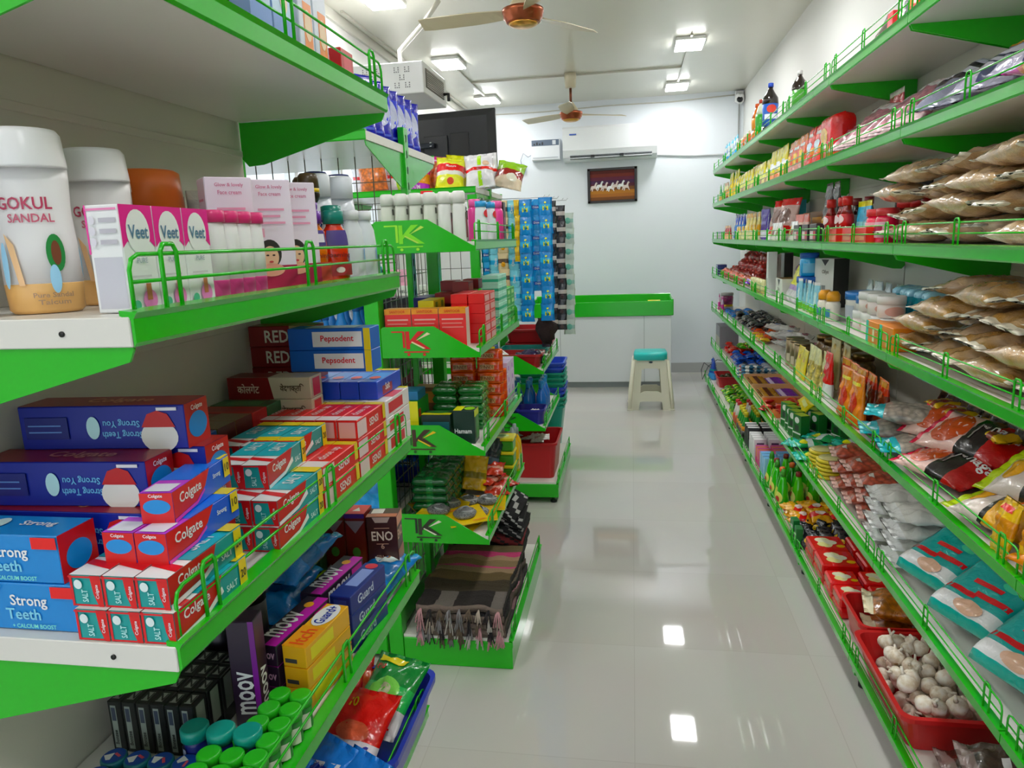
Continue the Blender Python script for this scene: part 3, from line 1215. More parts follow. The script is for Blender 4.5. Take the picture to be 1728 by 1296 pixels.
pouch('chips_blue', 'snack_packet', 'packet', .17, .23, .06, [(0, 1, '#c9c2b4'), (0, .3, '#8a8478'), (.62, 1, '#3aa6e6')], [('e', 'f', .4, .3, .3, .2, '#55605c'), ('e', 'f', .65, .55, .25, .2, '#f0a83a'), ('e', 'f', .62, .5, .12, .1, '#d84a2a'), ('r', 'f', .1, .7, .9, .8, '#f4f0ea')], 'stand', 6)
put('chips_blue', (RX + .1, 2.52, ZR[0]), (-.15, 0, RW + .2), 'grey and sky blue snack bag propped against the cream sheet')
pouch('chips_orange', 'snack_packet', 'packet', .14, .19, .05, [(0, 1, '#f0c060'), (0, .3, '#e25a34'), (.7, 1, '#f4e8d0')], [('e', 'f', .5, .5, .3, .2, '#e8823a')], 'stand', 7)
put('chips_orange', (RX + .08, 2.40, ZR[0]), RW, 'yellow and red snack bag at the bend of the top wall shelf rail')
g = G()
g.prism([(-.3, 0), (.25, 0), (.25, .27), (-.33, .30), (-.31, .25), (-.27, .2), (-.25, .12)], 'y', 0, .004, '#d8d2c6')
o = g.build('cardboard_sheet', None, (RX + .27, 2.35, ZR[0]), (-.08, 0, RW))
tag(o, 'cream cardboard sheet leaning on the wall above the top wall shelf', 'cardboard')

# --- B
pouch('green_yellow', 'snack_packet', 'packet', .11, .17, .035, [(0, 1, '#4aa86a'), (0, .35, '#d8b070'), (.75, 1, '#7fc07a')], [('e', 'f', .5, .5, .3, .18, '#efe6b0')], 'stand', 8)
rowof('green_yellow', 1, [6.78, 6.95], .06, 'green snack packet')
pouch('tan_pack', 'snack_packet', 'packet', .10, .16, .03, [(0, 1, '#c9903f'), (0, .25, '#8b3a2a'), (.6, .8, '#e8d49a')], [], 'stand', 9)
rowof('tan_pack', 1, [6.5, 6.62], .06, 'tan and brown snack packet')
pouch('yellow_tall', 'snack_packet', 'packet', .13, .22, .05, [(0, 1, '#f2c81a'), (.7, 1, '#f5d94a')], [('e', 'f', .5, .55, .28, .14, '#f8ecb0'), ('r', 'f', .25, .25, .75, .33, '#d89a10')], 'stand', 10, .006)
rowof('yellow_tall', 1, [5.95, 6.08, 6.22, 6.36], .07, 'tall bright yellow snack packet')
carton('yellow_white_box', 'cereal_box', 'box', .13, .09, .21, '#efc23a', [('r', 'f', 0, 0, .35, 1, '#e8ded2'), ('r', 'f', .5, .3, .9, .6, '#f4e6a8'), ('r', 'f', .55, .75, .85, .85, '#c98a1a')])
rowof('yellow_white_box', 1, [5.55, 5.68], .19, 'yellow and white carton behind the yellow packets', jr=.02)
pouch('yellow_low', 'snack_packet', 'packet', .115, .155, .045, [(0, 1, '#f4d021'), (0, .35, '#e8cfa0'), (.35, .5, '#f7e68a')], [('e', 'f', .5, .62, .28, .13, '#fbf0a8'), ('r', 'f', .3, .1, .7, .3, '#d2a090')], 'stand', 11, .006)
rowof('yellow_low', 1, ar(4.62, 5.8, 11), .06, 'short yellow and cream snack packet')
pouch('yellow_mid', 'snack_packet', 'packet', .15, .19, .06, [(0, 1, '#f6d31c'), (0, .3, '#e6a070'), (.45, .55, '#e8e8f0')], [('r', 'f', .2, .38, .8, .6, '#f2f0e2'), ('e', 'f', .5, .2, .3, .1, '#e87840')], 'stand', 12, .006)
rowof('yellow_mid', 1, [4.18, 4.34, 4.49], .07, 'plump yellow packet with white label')
pouch('orange_stand', 'snack_packet', 'packet', .14, .18, .05, [(0, 1, '#f0682a'), (0, .3, '#e8a09a'), (.82, 1, '#f4853a')], [('e', 'f', .5, .45, .3, .17, '#f2b23a'), ('r', 'f', .2, .7, .8, .78, '#f8e4d8')], 'stand', 13, .006)
pouch('red_stand', 'snack_packet', 'packet', .14, .185, .055, [(0, 1, '#e84a3c'), (.3, .5, '#f08a4a')], [('e', 'f', .5, .5, .3, .16, '#c8d8f0'), ('e', 'f', .4, .4, .15, .08, '#f4c03a'), ('r', 'f', .2, .78, .8, .86, '#f8dcd8')], 'stand', 14, .006)
rowof('orange_stand', 1, [3.88, 4.02, 3.72], .07, 'orange snack packet')
rowof('red_stand', 1, [3.56, 3.44], .07, 'coral red snack packet')
pouch('red_block', 'snack_packet', 'packet', .2, .19, .1, [(0, 1, '#f0441c'), (0, .3, '#e86a2a')], [('e', 'f', .4, .55, .3, .2, '#f8b030'), ('r', 'f', .2, .3, .7, .4, '#f6d8b8')], 'brick', 15, .005)
put('red_block', (RX + .1, 3.29, ZR[1]), RW, 'big square orange red packet at the end of the orange ones')
pouch('maroon_stand', 'snack_packet', 'packet', .15, .2, .04, [(0, 1, '#8a1f2a')], [('e', 'f', .5, .5, .3, .2, '#b0404a')], 'stand', 16)
rowof('maroon_stand', 1, [3.05, 3.16], .22, 'maroon packet standing at the back')
pouch('pasta_pink', 'pasta_bag', 'bag', .15, .24, .06, [(0, 1, '#cf93a0 lumps'), (.7, 1, '#ead6d8'), (0, .12, '#e2c6ca')], [('r', 'f', .15, .6, .85, .72, '#f0e4e6')], 'pillow', 17, .009)
its = []
for i, y in enumerate(ar(2.42, 3.08, 6)):
    its.append(('pasta_pink', (RX + .05, y, ZR[1] + .03), (-.95 - .05 * (i % 3), 0, RW + .5 + J(.1))))
seq(its, 'pink and clear bag leaning', 'on the second wall shelf' + CNT)
pouch('white_redtop', 'noodle_bag', 'bag', .15, .21, .05, [(0, 1, '#e8dcd8'), (.72, .92, '#a8404a')], [('r', 'f', .2, .3, .8, .5, '#f8f4f2')], 'stand', 18)
put('white_redtop', (RX + .2, 2.92, ZR[1]), RW, 'white packet with dark red band behind the pink bags')
pouch('silver_bag', 'noodle_bag', 'bag', .2, .27, .08, [(0, 1, '#d9d8e6'), (.0, .2, '#a8a4b8'), (.55, .75, '#b9bce8'), (.86, 1, '#efeff4')], [('r', 'f', .15, .5, .3, .52, '#22263c'), ('r', 'f', .2, .4, .85, .43, '#23284a'), ('r', 'f', .15, .32, .6, .34, '#23284a'), ('e', 'f', .55, .7, .3, .1, '#f0a020'), ('r', 'f', .35, .69, .8, .71, '#3a2410'), ('r', 'f', .4, .1, .9, .22, '#41456a')], 'pillow', 19, .011)
pouch('black_bag', 'noodle_bag', 'bag', .2, .26, .08, [(0, 1, '#26262c'), (.0, .3, '#8e8fa4'), (.6, .72, '#c8c8d8')], [('r', 'f', .2, .4, .8, .5, '#d8d8e6')], 'pillow', 20, .011)
its = []
for i, y in enumerate([1.1, 1.32, 1.54, 1.76, 1.98]):
    its.append(('silver_bag', (RX + .07, y, ZR[1] + .044), (-1.08 - .06 * (i % 2), 0, RW + .45 + J(.08)), .92))
seq(its, 'silvery white bag with dark stripes', 'on the second wall shelf' + CNT)
put('black_bag', (RX + .07, 2.22, ZR[1] + .044), (-1.08, 0, RW + .4), 'black and silver bag at the end of the silvery bags')
pouch('black_tall', 'foil_pouch', 'packet', .2, .235, .04, [(0, 1, '#1d1c1e')], [('r', 'f', .1, .5, .9, .52, '#403c3c')], 'stand', 21)
rowof('black_tall', 1, [1.35, 1.58, 1.8], .285, 'black foil pouch standing at the back')
pouch('red_pink', 'candy_bag', 'bag', .14, .2, .05, [(0, 1, '#e8685a'), (.35, .65, '#f0b07a'), (.75, 1, '#d84aa8')], [('e', 'f', .5, .5, .3, .2, '#f4d8c8')], 'pillow', 22, .008)
seq([lie('red_pink', .2, .05, RX + .07, y, ZR[1], J(.3)) for y in (1.15, 1.38, 1.6)], 'red and pink sweet bag lying', 'in front on the second wall shelf' + CNT)

# --- C, at eye level
bottle('tin_small', 'small_jar', 'jar', [(0, .02), (.004, .023), (.05, .023), (.055, .02)], '#c9ccd4', [(.055, .022), (.07, .022)], '#8f96b4', [('r', 'f', .1, .2, .9, .8, '#d8c8d8')], n=12)
rowof('tin_small', 2, [6.66, 6.72, 6.79, 6.87, 6.95], .04, 'small silver topped jar')
pouch('tanred', 'snack_packet', 'packet', .1, .12, .03, [(0, 1, '#d8a878'), (.35, .8, '#b02a34')], [], 'stand', 23)
rowof('tanred', 2, [6.22, 6.36, 6.5], .05, 'tan and crimson packet')
pouch('blue_stand', 'biscuit_packet', 'packet', .12, .2, .05, [(0, 1, '#2858c8'), (.35, .6, '#4a86e0'), (.85, 1, '#1c3c98')], [('e', 'f', .5, .65, .28, .1, '#dfe8fa'), ('r', 'f', .2, .15, .8, .25, '#e8f0fa')], 'stand', 24)
rowof('blue_stand', 2, [5.72, 5.85, 5.98, 6.1], .09, 'royal blue standing packet')
pouch('gold_stand', 'snack_packet', 'packet', .12, .19, .05, [(0, 1, '#d8a83a'), (.55, .8, '#f0cf7a'), (0, .15, '#f4ead0')], [('e', 'f', .5, .4, .28, .14, '#f2c21c')], 'stand', 25, .006)
rowof('gold_stand', 2, [5.0, 5.14, 5.28, 5.42], .08, 'golden standing packet')
pouch('beige_small', 'spice_packet', 'packet', .085, .1, .03, [(0, 1, '#ead9a8'), (.7, 1, '#e0b83a')], [], 'stand', 26)
rowof('beige_small', 2, ar(4.9, 5.6, 7), .03, 'small beige packet behind the rail')
pouch('purple_stand', 'chocolate_packet', 'packet', .12, .2, .035, [(0, 1, '#4a3a94'), (.1, .3, '#d8d4ea')], [('r', 'f', .2, .5, .8, .6, '#8a80c8')], 'stand', 27)
rowof('purple_stand', 2, [4.72, 4.82], .09, 'purple standing packet', jr=.3)
pouch('redwhite', 'rice_flake_bag', 'bag', .19, .26, .06, [(0, 1, '#d83a34'), (.3, .8, '#c8a8a0'), (0, .12, '#f0e4de')], [('e', 'f', .5, .55, .3, .2, '#6a4438'), ('p', 'f', [(.1, .2), (.9, .3), (.9, .36), (.1, .26)], '#f6f0ee'), ('p', 'f', [(.1, .78), (.9, .85), (.9, .9), (.1, .83)], '#f6f0ee')], 'pillow', 28, .008)
seq([('redwhite', (RX + .1, y, ZR[2] + .002), (-.25, 0, RW + .45), .9) for y in (4.34, 4.56)], 'tall red and clear bag leaning', 'on the eye level wall shelf' + CNT)
carton('teal_box', 'juice_carton', 'box', .1, .07, .24, '#2aa0b0', [('e', 'f', .5, .8, .25, .08, '#c85040'), ('r', 'f', .1, .3, .9, .5, '#78ccd4')])
rowof('teal_box', 2, [4.62, 4.74], .24, 'teal carton at the back', jr=.1)
carton('brown_box', 'brown_carton', 'box', .16, .06, .15, '#6a4a26', [('r', 'f', .1, .6, .9, .8, '#c8963a'), ('r', 'f', .1, .2, .9, .4, '#38241a')])
rowof('brown_box', 2, [3.98, 4.2], .22, 'brown carton at the back', jr=.15)
pouch('coral_bag', 'biscuit_packet', 'packet', .15, .14, .05, [(0, 1, '#d8766a'), (.5, .7, '#f0b8a8')], [], 'stand', 29)
rowof('coral_bag', 2, [3.9, 4.05], .13, 'coral coloured packet', jr=.2)
pouch('whitepack', 'napkin_packet', 'packet', .13, .1, .05, [(0, 1, '#eceae6'), (.0, .3, '#d8d4cc')], [('e', 'f', .3, .5, .12, .3, '#e8c01c'), ('r', 'f', .5, .3, .8, .6, '#8a4a44')], 'stand', 30)
rowof('whitepack', 2, [4.12, 4.28, 3.78], .045, 'low white packet')
carton('blackpink', 'incense_box', 'box', .11, .05, .08, '#2c2024', [('r', 'f', .1, .15, .55, .6, '#e8c8cc'), ('r', 'f', .6, .15, .9, .6, '#c84a5a')])
rowof('blackpink', 2, [3.35, 3.5, 3.64], .05, 'low black and pink box', jr=.05)
pouch('black_foil', 'coffee_pouch', 'packet', .12, .26, .05, [(0, 1, '#3a3634'), (.0, .3, '#c8b8a8'), (.3, .45, '#6a6460')], [('e', 'f', .5, .35, .3, .1, '#e8a02a'), ('r', 'f', .2, .6, .8, .63, '#c8c4c0')], 'stand', 31, .01)
rowof('black_foil', 2, [3.33, 3.43], .12, 'tall dark foil pouch with orange badge')
KB = [(0, .026), (.005, .031), (.06, .032), (.075, .028), (.09, .032), (.12, .03), (.145, .02), (.16, .016), (.165, .016)]
bottle('ketchup', 'ketchup_bottle', 'bottle', KB, [(0, .075, '#8a1a14 liquid'), (.075, .125, '#c8232a'), (.12, .3, '#8a1a14 liquid')], [(.163, .022), (.2, .022), (.203, .018)], '#d8231e', [('e', 'f', .5, .62, .3, .12, '#e8d0d0')])
rowof('ketchup', 2, [2.98, 3.07, 3.24], .07, 'red capped ketchup bottle', sc=.84)
bottle('dark_sauce', 'sauce_bottle', 'bottle', KB, [(0, .06, '#2a1a18 liquid'), (.06, .12, '#7a8a96'), (.115, .3, '#1e1414 liquid')], [(.163, .02), (.195, .02)], '#7a2428', [])
rowof('dark_sauce', 2, [3.02, 3.14], .15, 'dark sauce bottle behind the ketchup', sc=.86)
pouch('cyan_stand', 'noodle_packet', 'packet', .1, .155, .04, [(0, 1, '#35b4dc'), (.85, 1, '#d8e04a')], [('r', 'f', .15, .2, .85, .5, '#8ad8ec')], 'stand', 32)
rowof('cyan_stand', 2, [2.82, 2.9], .1, 'cyan packet beside the ketchup bottles', jr=.1)
bottle('pink_jar', 'jam_jar', 'jar', [(0, .03), (.005, .036), (.08, .036), (.095, .03)], '#d8385a liquid', [(.092, .036), (.115, .036), (.117, .03)], '#e03a40', [('r', 'f', .05, .2, .95, .75, '#e8b8c8'), ('r', 'f', .2, .35, .8, .6, '#a02048')], n=14)
rowof('pink_jar', 2, [2.55, 2.64], .07, 'pink jar with red lid')
bottle('red_lid_jar', 'spread_jar', 'jar', [(0, .033), (.005, .04), (.1, .04), (.12, .035)], '#5a1e18 liquid', [(.118, .041), (.145, .041), (.147, .035)], '#c8201e', [('r', 'f', .1, .2, .9, .8, '#c8504a')], n=14)
rowof('red_lid_jar', 2, [2.5, 2.62, 2.74], .2, 'dark jar with red lid at the back')
bottle('tiny_red', 'syrup_bottle', 'bottle', [(0, .018), (.1, .018), (.13, .01), (.14, .01)], '#d8dade liquid', [(.138, .014), (.16, .014)], '#c8202a', [], n=10)
rowof('tiny_red', 2, [2.32, 2.38, 2.44], .25, 'slim clear bottle with red cap')
pouch('black_text', 'coffee_pouch', 'packet', .15, .22, .05, [(0, 1, '#141314 matte')], [('t', 'f', 'The', .35, .8, .06, .3, '#b8b2a0'), ('t', 'f', 'Gift', .4, .7, .07, .4, '#b8b2a0'), ('t', 'f', 'Great', .42, .6, .06, .5, '#b8b2a0')], 'stand', 33)
put('black_text', (RX + .23, 2.8, ZR[2] + .01), (-.05, 0, RW + .55), 'matt black pouch with pale lettering standing behind the jars')
carton('red_low', 'red_carton', 'box', .13, .06, .055, '#e0442c', [('r', 'f', .1, .2, .9, .5, '#f08a6a'), ('r', 't', .2, .2, .8, .8, '#e86a4a')])
rowof('red_low', 2, [2.62, 2.78, 2.94], .04, 'low red carton behind the rail', jr=.05)

# --- grain bags, C and D
pouch('grain_bag', 'grain_bag', 'bag', .15, .265, .056, [(0, 1, '#dcb27a grain'), (0, .07, '#e9dccb'), (.94, 1, '#ece2d4')], [], 'pillow', 34, .007, nu=14, nv=22)
pouch('grain_bag_dark', 'grain_bag', 'bag', .15, .265, .056, [(0, 1, '#cf9d4e grain'), (0, .07, '#e9dccb'), (.94, 1, '#ece2d4')], [], 'pillow', 35, .008, nu=14, nv=22)


def grains(key, row, ya, yb, lays, desc):
    its = []
    for lay in range(lays):
        y = ya + .03 * lay
        hi = yb - .08 * lay
        k = lay + row
        while y < hi:
            k += 1
            if k % 3 == 0:
                for d in (.088, .236):
                    its.append(lie(key, .265, .056, RX + d, y + .135 + J(.015), ZR[row] + .006 + lay * .0575, J(.09), J(.05), (.95, 1, rnd.uniform(.9, 1.02)), J(.12)))
                y += .27
            else:
                its.append(lie(key, .265, .056, RX + .158, y + .08, ZR[row] + .006 + lay * .0575, (R90 if k % 2 else -R90) + J(.12), J(.06), (rnd.uniform(.92, 1.08), 1, rnd.uniform(.88, 1.0)), J(.14)))
                y += .156
    heap(its, desc, desc + 's')


grains('grain_bag', 2, .95, 2.5, 4, 'clear plastic bag of tan wheat grain piled on the eye level wall shelf')
grains('grain_bag_dark', 3, .7, 2.2, 4, 'clear plastic bag of golden grain piled on the fourth wall shelf')

# --- D
carton('navy_stack', 'biscuit_box', 'box', .14, .08, .022, '#2c3468', [('r', 'f', 0, .4, 1, .6, '#c8ccd8')])
seq([('navy_stack', (RX + .06, 6.85, ZR[3] + i * .0225), RW) for i in range(4)], 'flat navy box from the bottom', 'in the stack ending the fourth wall shelf')
blob('redbun', 'onion_bag', 'bag', .1, .1, .085, '#a8302c lumps', 1, .3, 7, '#c85a50 film')
blob('pinkbun', 'sweet_bag', 'bag', .085, .085, .065, '#e0705a lumps', 2, .3, 7, '#f0b0a0 film')
its = []
for lay in range(3):
    for y in ar(5.25 + lay * .1, 6.5 - lay * .1, 11 - lay * 2):
        its.append(('redbun', (RX + .14 + .045 * lay + J(.01), y + J(.02), ZR[3] + .0 + lay * .062), (J(.3), J(.3), J(3)), 1))
heap(its, 'knotted bag of dark red sweets heaped on the fourth wall shelf', 'dark red sweet bags')
heap([('pinkbun', (RX + .07 + J(.006), y, ZR[3]), (J(.1), J(.1), J(3)), 1) for y in ar(5.3, 6.6, 14)], 'small knotted coral bag in front of the dark red ones', 'coral sweet bags')
pouch('purplegold', 'candy_packet', 'packet', .12, .11, .04, [(0, 1, '#6a3aa8'), (.3, .7, '#d88a3a')], [], 'pillow', 36, .006)
seq([lie('purplegold', .11, .04, RX + .09, y, ZR[3], J(.5), .3) for y in (4.98, 5.1, 5.22)], 'purple and gold sweet packet lying', 'on the fourth wall shelf' + CNT)
pouch('cream_row', 'noodle_cup', 'packet', .08, .09, .04, [(0, 1, '#ded8a8'), (0, .3, '#c8b878')], [], 'brick', 37)
rowof('cream_row', 3, ar(4.55, 4.85, 4), .035, 'pale cream packet behind the rail')
carton('tallwhite', 'incense_box', 'box', .05, .05, .25, '#d4d6d4', [('r', 'f', .2, .1, .8, .4, '#8f9894')])
put('tallwhite', (RX + .06, 4.42, ZR[3]), RW, 'tall thin white box on the fourth wall shelf')
carton('tallblack', 'incense_box', 'box', .09, .05, .24, '#1c1c18', [('r', 'f', .3, .3, .6, .8, '#4a4a3a')])
put('tallblack', (RX + .16, 4.5, ZR[3]), RW, 'tall black box behind the thin white box')
carton('whiteblack', 'noodle_box', 'box', .17, .08, .11, '#e4e2dc', [('p', 'f', [(.3, .95), (.7, .95), (.5, .6)], '#1c1c1c'), ('t', 'f', 'Ollyx', .5, .45, .22, .8, '#2c2a28'), ('r', 't', .05, .05, .95, .95, '#8a6a3a')])
put('whiteblack', (RX + .1, 4.2, ZR[3]), RW, 'low white box with black emblem beside the tall boxes')
carton('whiteblack_tall', 'noodle_box', 'box', .15, .08, .23, '#dcdad4', [('p', 'f', [(.35, .98), (.75, .98), (.55, .85)], '#1c1c1c'), ('t', 'f', 'Ollyx', .58, .72, .1, .7, '#4a3a28'), ('r', 'f', .4, .35, .6, .45, '#8a8a88'), ('r', 'r', 0, 0, 1, 1, '#161616'), ('p', 'f', [(.35, .15), (.75, .15), (.55, .02)], '#1c1c1c')])
put('whiteblack_tall', (RX + .2, 3.68, ZR[3]), RW + .35, 'tall white box with black emblem leaning at the wall')
blob('black_sack', 'black_bag', 'bag', .2, .13, .19, '#15181c film', 5, .25, 5)
put('black_sack', (RX + .21, 4.0, ZR[3]), .3, 'crumpled black plastic bag at the back of the fourth wall shelf')
blob('purple_ball', 'sweet_bag', 'bag', .08, .08, .08, '#5a1a5c film', 6, .2, 6)
put('purple_ball', (RX + .2, 4.26, ZR[3] + .1101), 0, 'shiny purple ball shaped packet on the white box')
pouch('yellow_wrap', 'snack_packet', 'packet', .12, .2, .05, [(0, 1, '#e6dc3a'), (.0, .3, '#d8d4d8'), (.3, .45, '#b49ac8')], [], 'stand', 38, .008)
rowof('yellow_wrap', 3, [3.9, 4.04], .09, 'yellow wrapped packet beside the blue jar', tiltx=-.25)
bottle('blue_jar', 'plastic_jar', 'jar', [(0, .045), (.006, .055), (.1, .055), (.115, .05)], '#4aa6e0 liquid', [(.112, .056), (.14, .056), (.142, .05)], '#1c66c8', [('r', 'f', .2, .2, .8, .7, '#7cc4ec')], n=18)
seq([('blue_jar', (RX + .12, 3.78, ZR[3]), 0), ('blue_jar', (RX + .12, 3.78, ZR[3] + .1425), 0, .8)], 'bright blue jar', 'in the stack beside the yellow packets', 'stacked blue jars')
pouch('skybag', 'wet_wipe_packet', 'packet', .045, .15, .03, [(0, 1, '#9cd0ec'), (.9, 1, '#e8f2f8'), (0, .25, '#7ac04a')], [('r', 'f', .3, .3, .7, .7, '#c8e6f6')], 'stand', 39)
rowof('skybag', 3, [3.3, 3.38, 3.46, 3.54, 3.62], .05, 'narrow sky blue packet', jr=.4)
bottle('yellow_shaker', 'baby_powder_bottle', 'bottle', [(0, .025), (.005, .03), (.07, .03), (.085, .024)], '#f0e6d8', [(.084, .028), (.11, .028), (.125, .018)], '#f2a41c', [('r', 'f', .2, .2, .8, .6, '#4a90b8')], n=14)
rowof('yellow_shaker', 3, [3.1, 3.19], .06, 'cream bottle with amber cap')
bottle('blue_tub', 'wipe_tub', 'tub', [(0, .055), (.006, .066), (.09, .07), (.095, .07)], '#ece9e4', [(.095, .073), (.125, .073), (.127, .066)], '#1f7fd0', [('r', 'f', .25, .2, .75, .75, '#c8d0dc'), ('r', 'f', .8, .25, .95, .7, '#7a5a68'), ('r', 'f', .05, .25, .18, .7, '#38443c')], n=24)
rowof('blue_tub', 3, [2.87, 3.05], .16, 'white tub with wide blue lid')
pouch('teal_pack', 'diaper_pack', 'packet', .05, .17, .12, [(0, 1, '#3a90a0'), (.8, 1, '#9ccadc')], [('r', 'f', .2, .3, .8, .5, '#7ab8c8')], 'brick', 40, .005)
rowof('teal_pack', 3, [2.52, 2.585, 2.65, 2.715, 2.78], .24, 'slim teal pack standing at the back', jr=.03)
pouch('clear_blue', 'diaper_pack', 'packet', .09, .16, .05, [(0, 1, '#8cc8e4'), (.75, 1, '#dcecf4')], [], 'stand', 41, .008)
rowof('clear_blue', 3, [2.9, 3.02, 3.14, 3.26], .25, 'pale blue clear packet behind the tubs', jr=.2)
bottle('white_cup', 'cream_jar', 'jar', [(0, .035), (.004, .042), (.045, .042)], '#f0e4de', [(.045, .044), (.07, .044), (.072, .04)], '#f6f4f2', [('e', 'f', .5, .5, .25, .35, '#e8b0a0')], n=18)
seq([('white_cup', (RX + .1, 2.5 + .1 * i, ZR[3]), 0) for i in range(4)], 'round white cream jar in the lower row', 'on the fourth wall shelf' + CNT)
seq([('white_cup', (RX + .1, 2.54 + .1 * i, ZR[3] + .0725), 0) for i in range(3)], 'round white cream jar in the upper row', 'on the fourth wall shelf' + CNT)
carton('orange_teal', 'soap_box', 'box', .12, .07, .07, '#f08a1c', [('r', 'f', .0, .0, .2, 1, '#4ab8a8'), ('r', 'f', .55, .1, .7, .7, '#f6e2c0')])
seq([('orange_teal', (RX + .055, 2.33, ZR[3]), RW), ('orange_teal', (RX + .055, 2.46, ZR[3]), RW)], 'orange box with teal end', 'in front of the white cream jars' + CNT)

# --- E
bottle('stick_jar', 'sweet_jar', 'jar', [(0, .045), (.005, .055), (.04, .055), (.045, .05), (.12, .055), (.14, .05)], [(0, .041, '#c8d0dc'), (.04, .06, '#e8b81c'), (.045, .3, '#b04a7c lumps')], [(.138, .056), (.16, .056), (.162, .05)], '#a8a4a0', [], n=18)
put('stick_jar', (RX + .1, 6.72, ZR[4]), 0, 'clear jar of pink sticks with grey lid on the fifth wall shelf')
pouch('pinkstick', 'wafer_packet', 'packet', .05, .15, .03, [(0, 1, '#c04a94'), (.5, .8, '#e8c0dc')], [], 'stand', 42)
rowof('pinkstick', 4, [6.58, 6.64, 6.84, 6.9], .05, 'slim magenta packet')
for key, c1, c2, sd in (('sach_blue', '#3a78c0', '#1c2c5c', 43), ('sach_black', '#20222a', '#8a7468', 44), ('sach_orange', '#c8552c', '#8a3424', 45), ('sach_yellow', '#f0b81c', '#d84a2a', 46), ('sach_red', '#b8342c', '#e0785c', 47), ('sach_navy', '#2c56b0', '#18306c', 48), ('sach_grey', '#8a8e9a', '#c8ccd8', 49), ('sach_green', '#4a9a2c', '#c8d83a', 50), ('sach_gold', '#c8962c', '#3a1c14', 51)):
    pouch(key, 'sachet', 'sachet', .075, .085, .03, [(0, 1, c1), (.35, .65, c2)], [], 'pillow', sd, .005, nu=8, nv=8)


def sachets(key, row, y0, y1, n, d0, d1, lays, desc, dz=0, sc=1.0):
    its = []
    ny = max(1, int((y1 - y0) / .078))
    nd = max(1, int((d1 - d0 + .075) / .082))
    for lay in range(lays):
        for iy in range(ny - (lay > 1)):
            for jd in range(nd):
                if lay and rnd.random() < .12 * lay:
                    continue
                its.append((key, (RX + d0 + .012 + .082 * jd + .01 * (lay % 2) + J(.004) + .04, y0 + .078 * (iy + .5) + .02 * (lay % 2) + J(.006) - .04, ZR[row] + .0215 + lay * .034 + dz), (-R90 + J(.12), J(.12), J(.3)), sc * .92))
    heap(its, desc + ' ' + WALLS[row], desc.split(' on')[0] + ' group')


sachets('sach_blue', 4, 6.05, 6.6, 16, .04, .25, 1, 'bright blue sachet in the heap on')
sachets('sach_black', 4, 5.1, 6.1, 30, .05, .27, 2, 'black and brown sachet in the heap on')
sachets('sach_orange', 4, 4.7, 5.4, 20, .05, .27, 1, 'rust orange sachet in the heap on')
sachets('sach_yellow', 4, 4.62, 5.05, 10, .02, .08, 1, 'yellow and red sachet in the heap on')
pouch('whitegrey', 'flour_bag', 'bag', .15, .2, .04, [(0, 1, '#cfcbca'), (.3, .55, '#e6e2e0')], [('r', 'f', .25, .15, .7, .3, '#a86a78'), ('e', 'f', .5, .65, .15, .1, '#8a98b8')], 'pillow', 52, .01)
its = []
for i, y in enumerate(ar(4.02, 4.6, 6)):
    its.append(lie('whitegrey', .2, .04, RX + .17 + J(.03), y, ZR[4] + .002 + .035 * (i % 3), 1.3 + J(.5), .12))
seq(its, 'crumpled greyish white bag', 'lying on the fifth wall shelf' + CNT)
bottle('brass_jar', 'spice_jar', 'jar', [(0, .045), (.005, .052), (.11, .052), (.125, .04), (.14, .04)], '#8a6a40 lumps', [(.138, .044), (.165, .044), (.168, .036)], '#9a7a4a metal', [], n=18)
seq([('brass_jar', (RX + .22, 3.2 + .15 * i, ZR[4]), 0) for i in range(5)], 'brown jar with a brass coloured lid', 'on the fifth wall shelf' + CNT)
bottle('bronze_can', 'ghee_can', 'can', [(0, .04), (.004, .045), (.13, .045), (.134, .042)], '#b49a78 metal', [(.134, .046), (.145, .046)], '#8f7a58 metal', [('r', 'f', .1, .2, .9, .5, '#d8c8b0')], n=18)
seq([('bronze_can', (RX + .09, 3.68 + .1 * i, ZR[4]), 0) for i in range(3)], 'short bronze can', 'in front of the brass lidded jars' + CNT)
pouch('yellow_card', 'spice_packet', 'packet', .1, .15, .02, [(0, 1, '#efca3a'), (.0, .1, '#e8b82a')], [('e', 'f', .5, .65, .12, .08, '#e8963a')], 'stand', 53)
rowof('yellow_card', 4, [3.48, 3.6], .04, 'flat lemon yellow packet', jr=.3, tiltx=-.15)
pouch('cream_pouch', 'lentil_pouch', 'packet', .11, .19, .055, [(0, 1, '#e0c878 lumps'), (.65, 1, '#e8dca8'), (0, .08, '#d8c078')], [('e', 'f', .5, .5, .1, .06, '#f0c01c')], 'stand', 54, .008)
rowof('cream_pouch', 4, [3.15, 3.26, 3.37], .06, 'yellowish cream standing pouch')
pouch('cream_back', 'lentil_pouch', 'packet', .13, .23, .04, [(0, 1, '#d8c89a')], [('e', 'f', .5, .85, .12, .06, '#c8a868')], 'stand', 55)
rowof('cream_back', 4, [3.12, 3.28], .13, 'tall beige pouch behind the yellow ones')
pouch('spice_red', 'spice_pouch', 'packet', .12, .19, .05, [(0, 1, '#8a3a20 lumps'), (.85, 1, '#e0742a'), (.72, .85, '#c8481c')], [('r', 'f', .12, .86, .88, .97, '#f0a01c'), ('e', 'f', .5, .72, .22, .07, '#b87050')], 'stand', 56, .007)
pouch('spice_orange', 'spice_pouch', 'packet', .12, .2, .05, [(0, 1, '#e8861c'), (.0, .2, '#d86a1c')], [('e', 'f', .5, .45, .25, .2, '#b8401c'), ('r', 'f', .2, .78, .8, .84, '#f6d060')], 'stand', 57, .007)
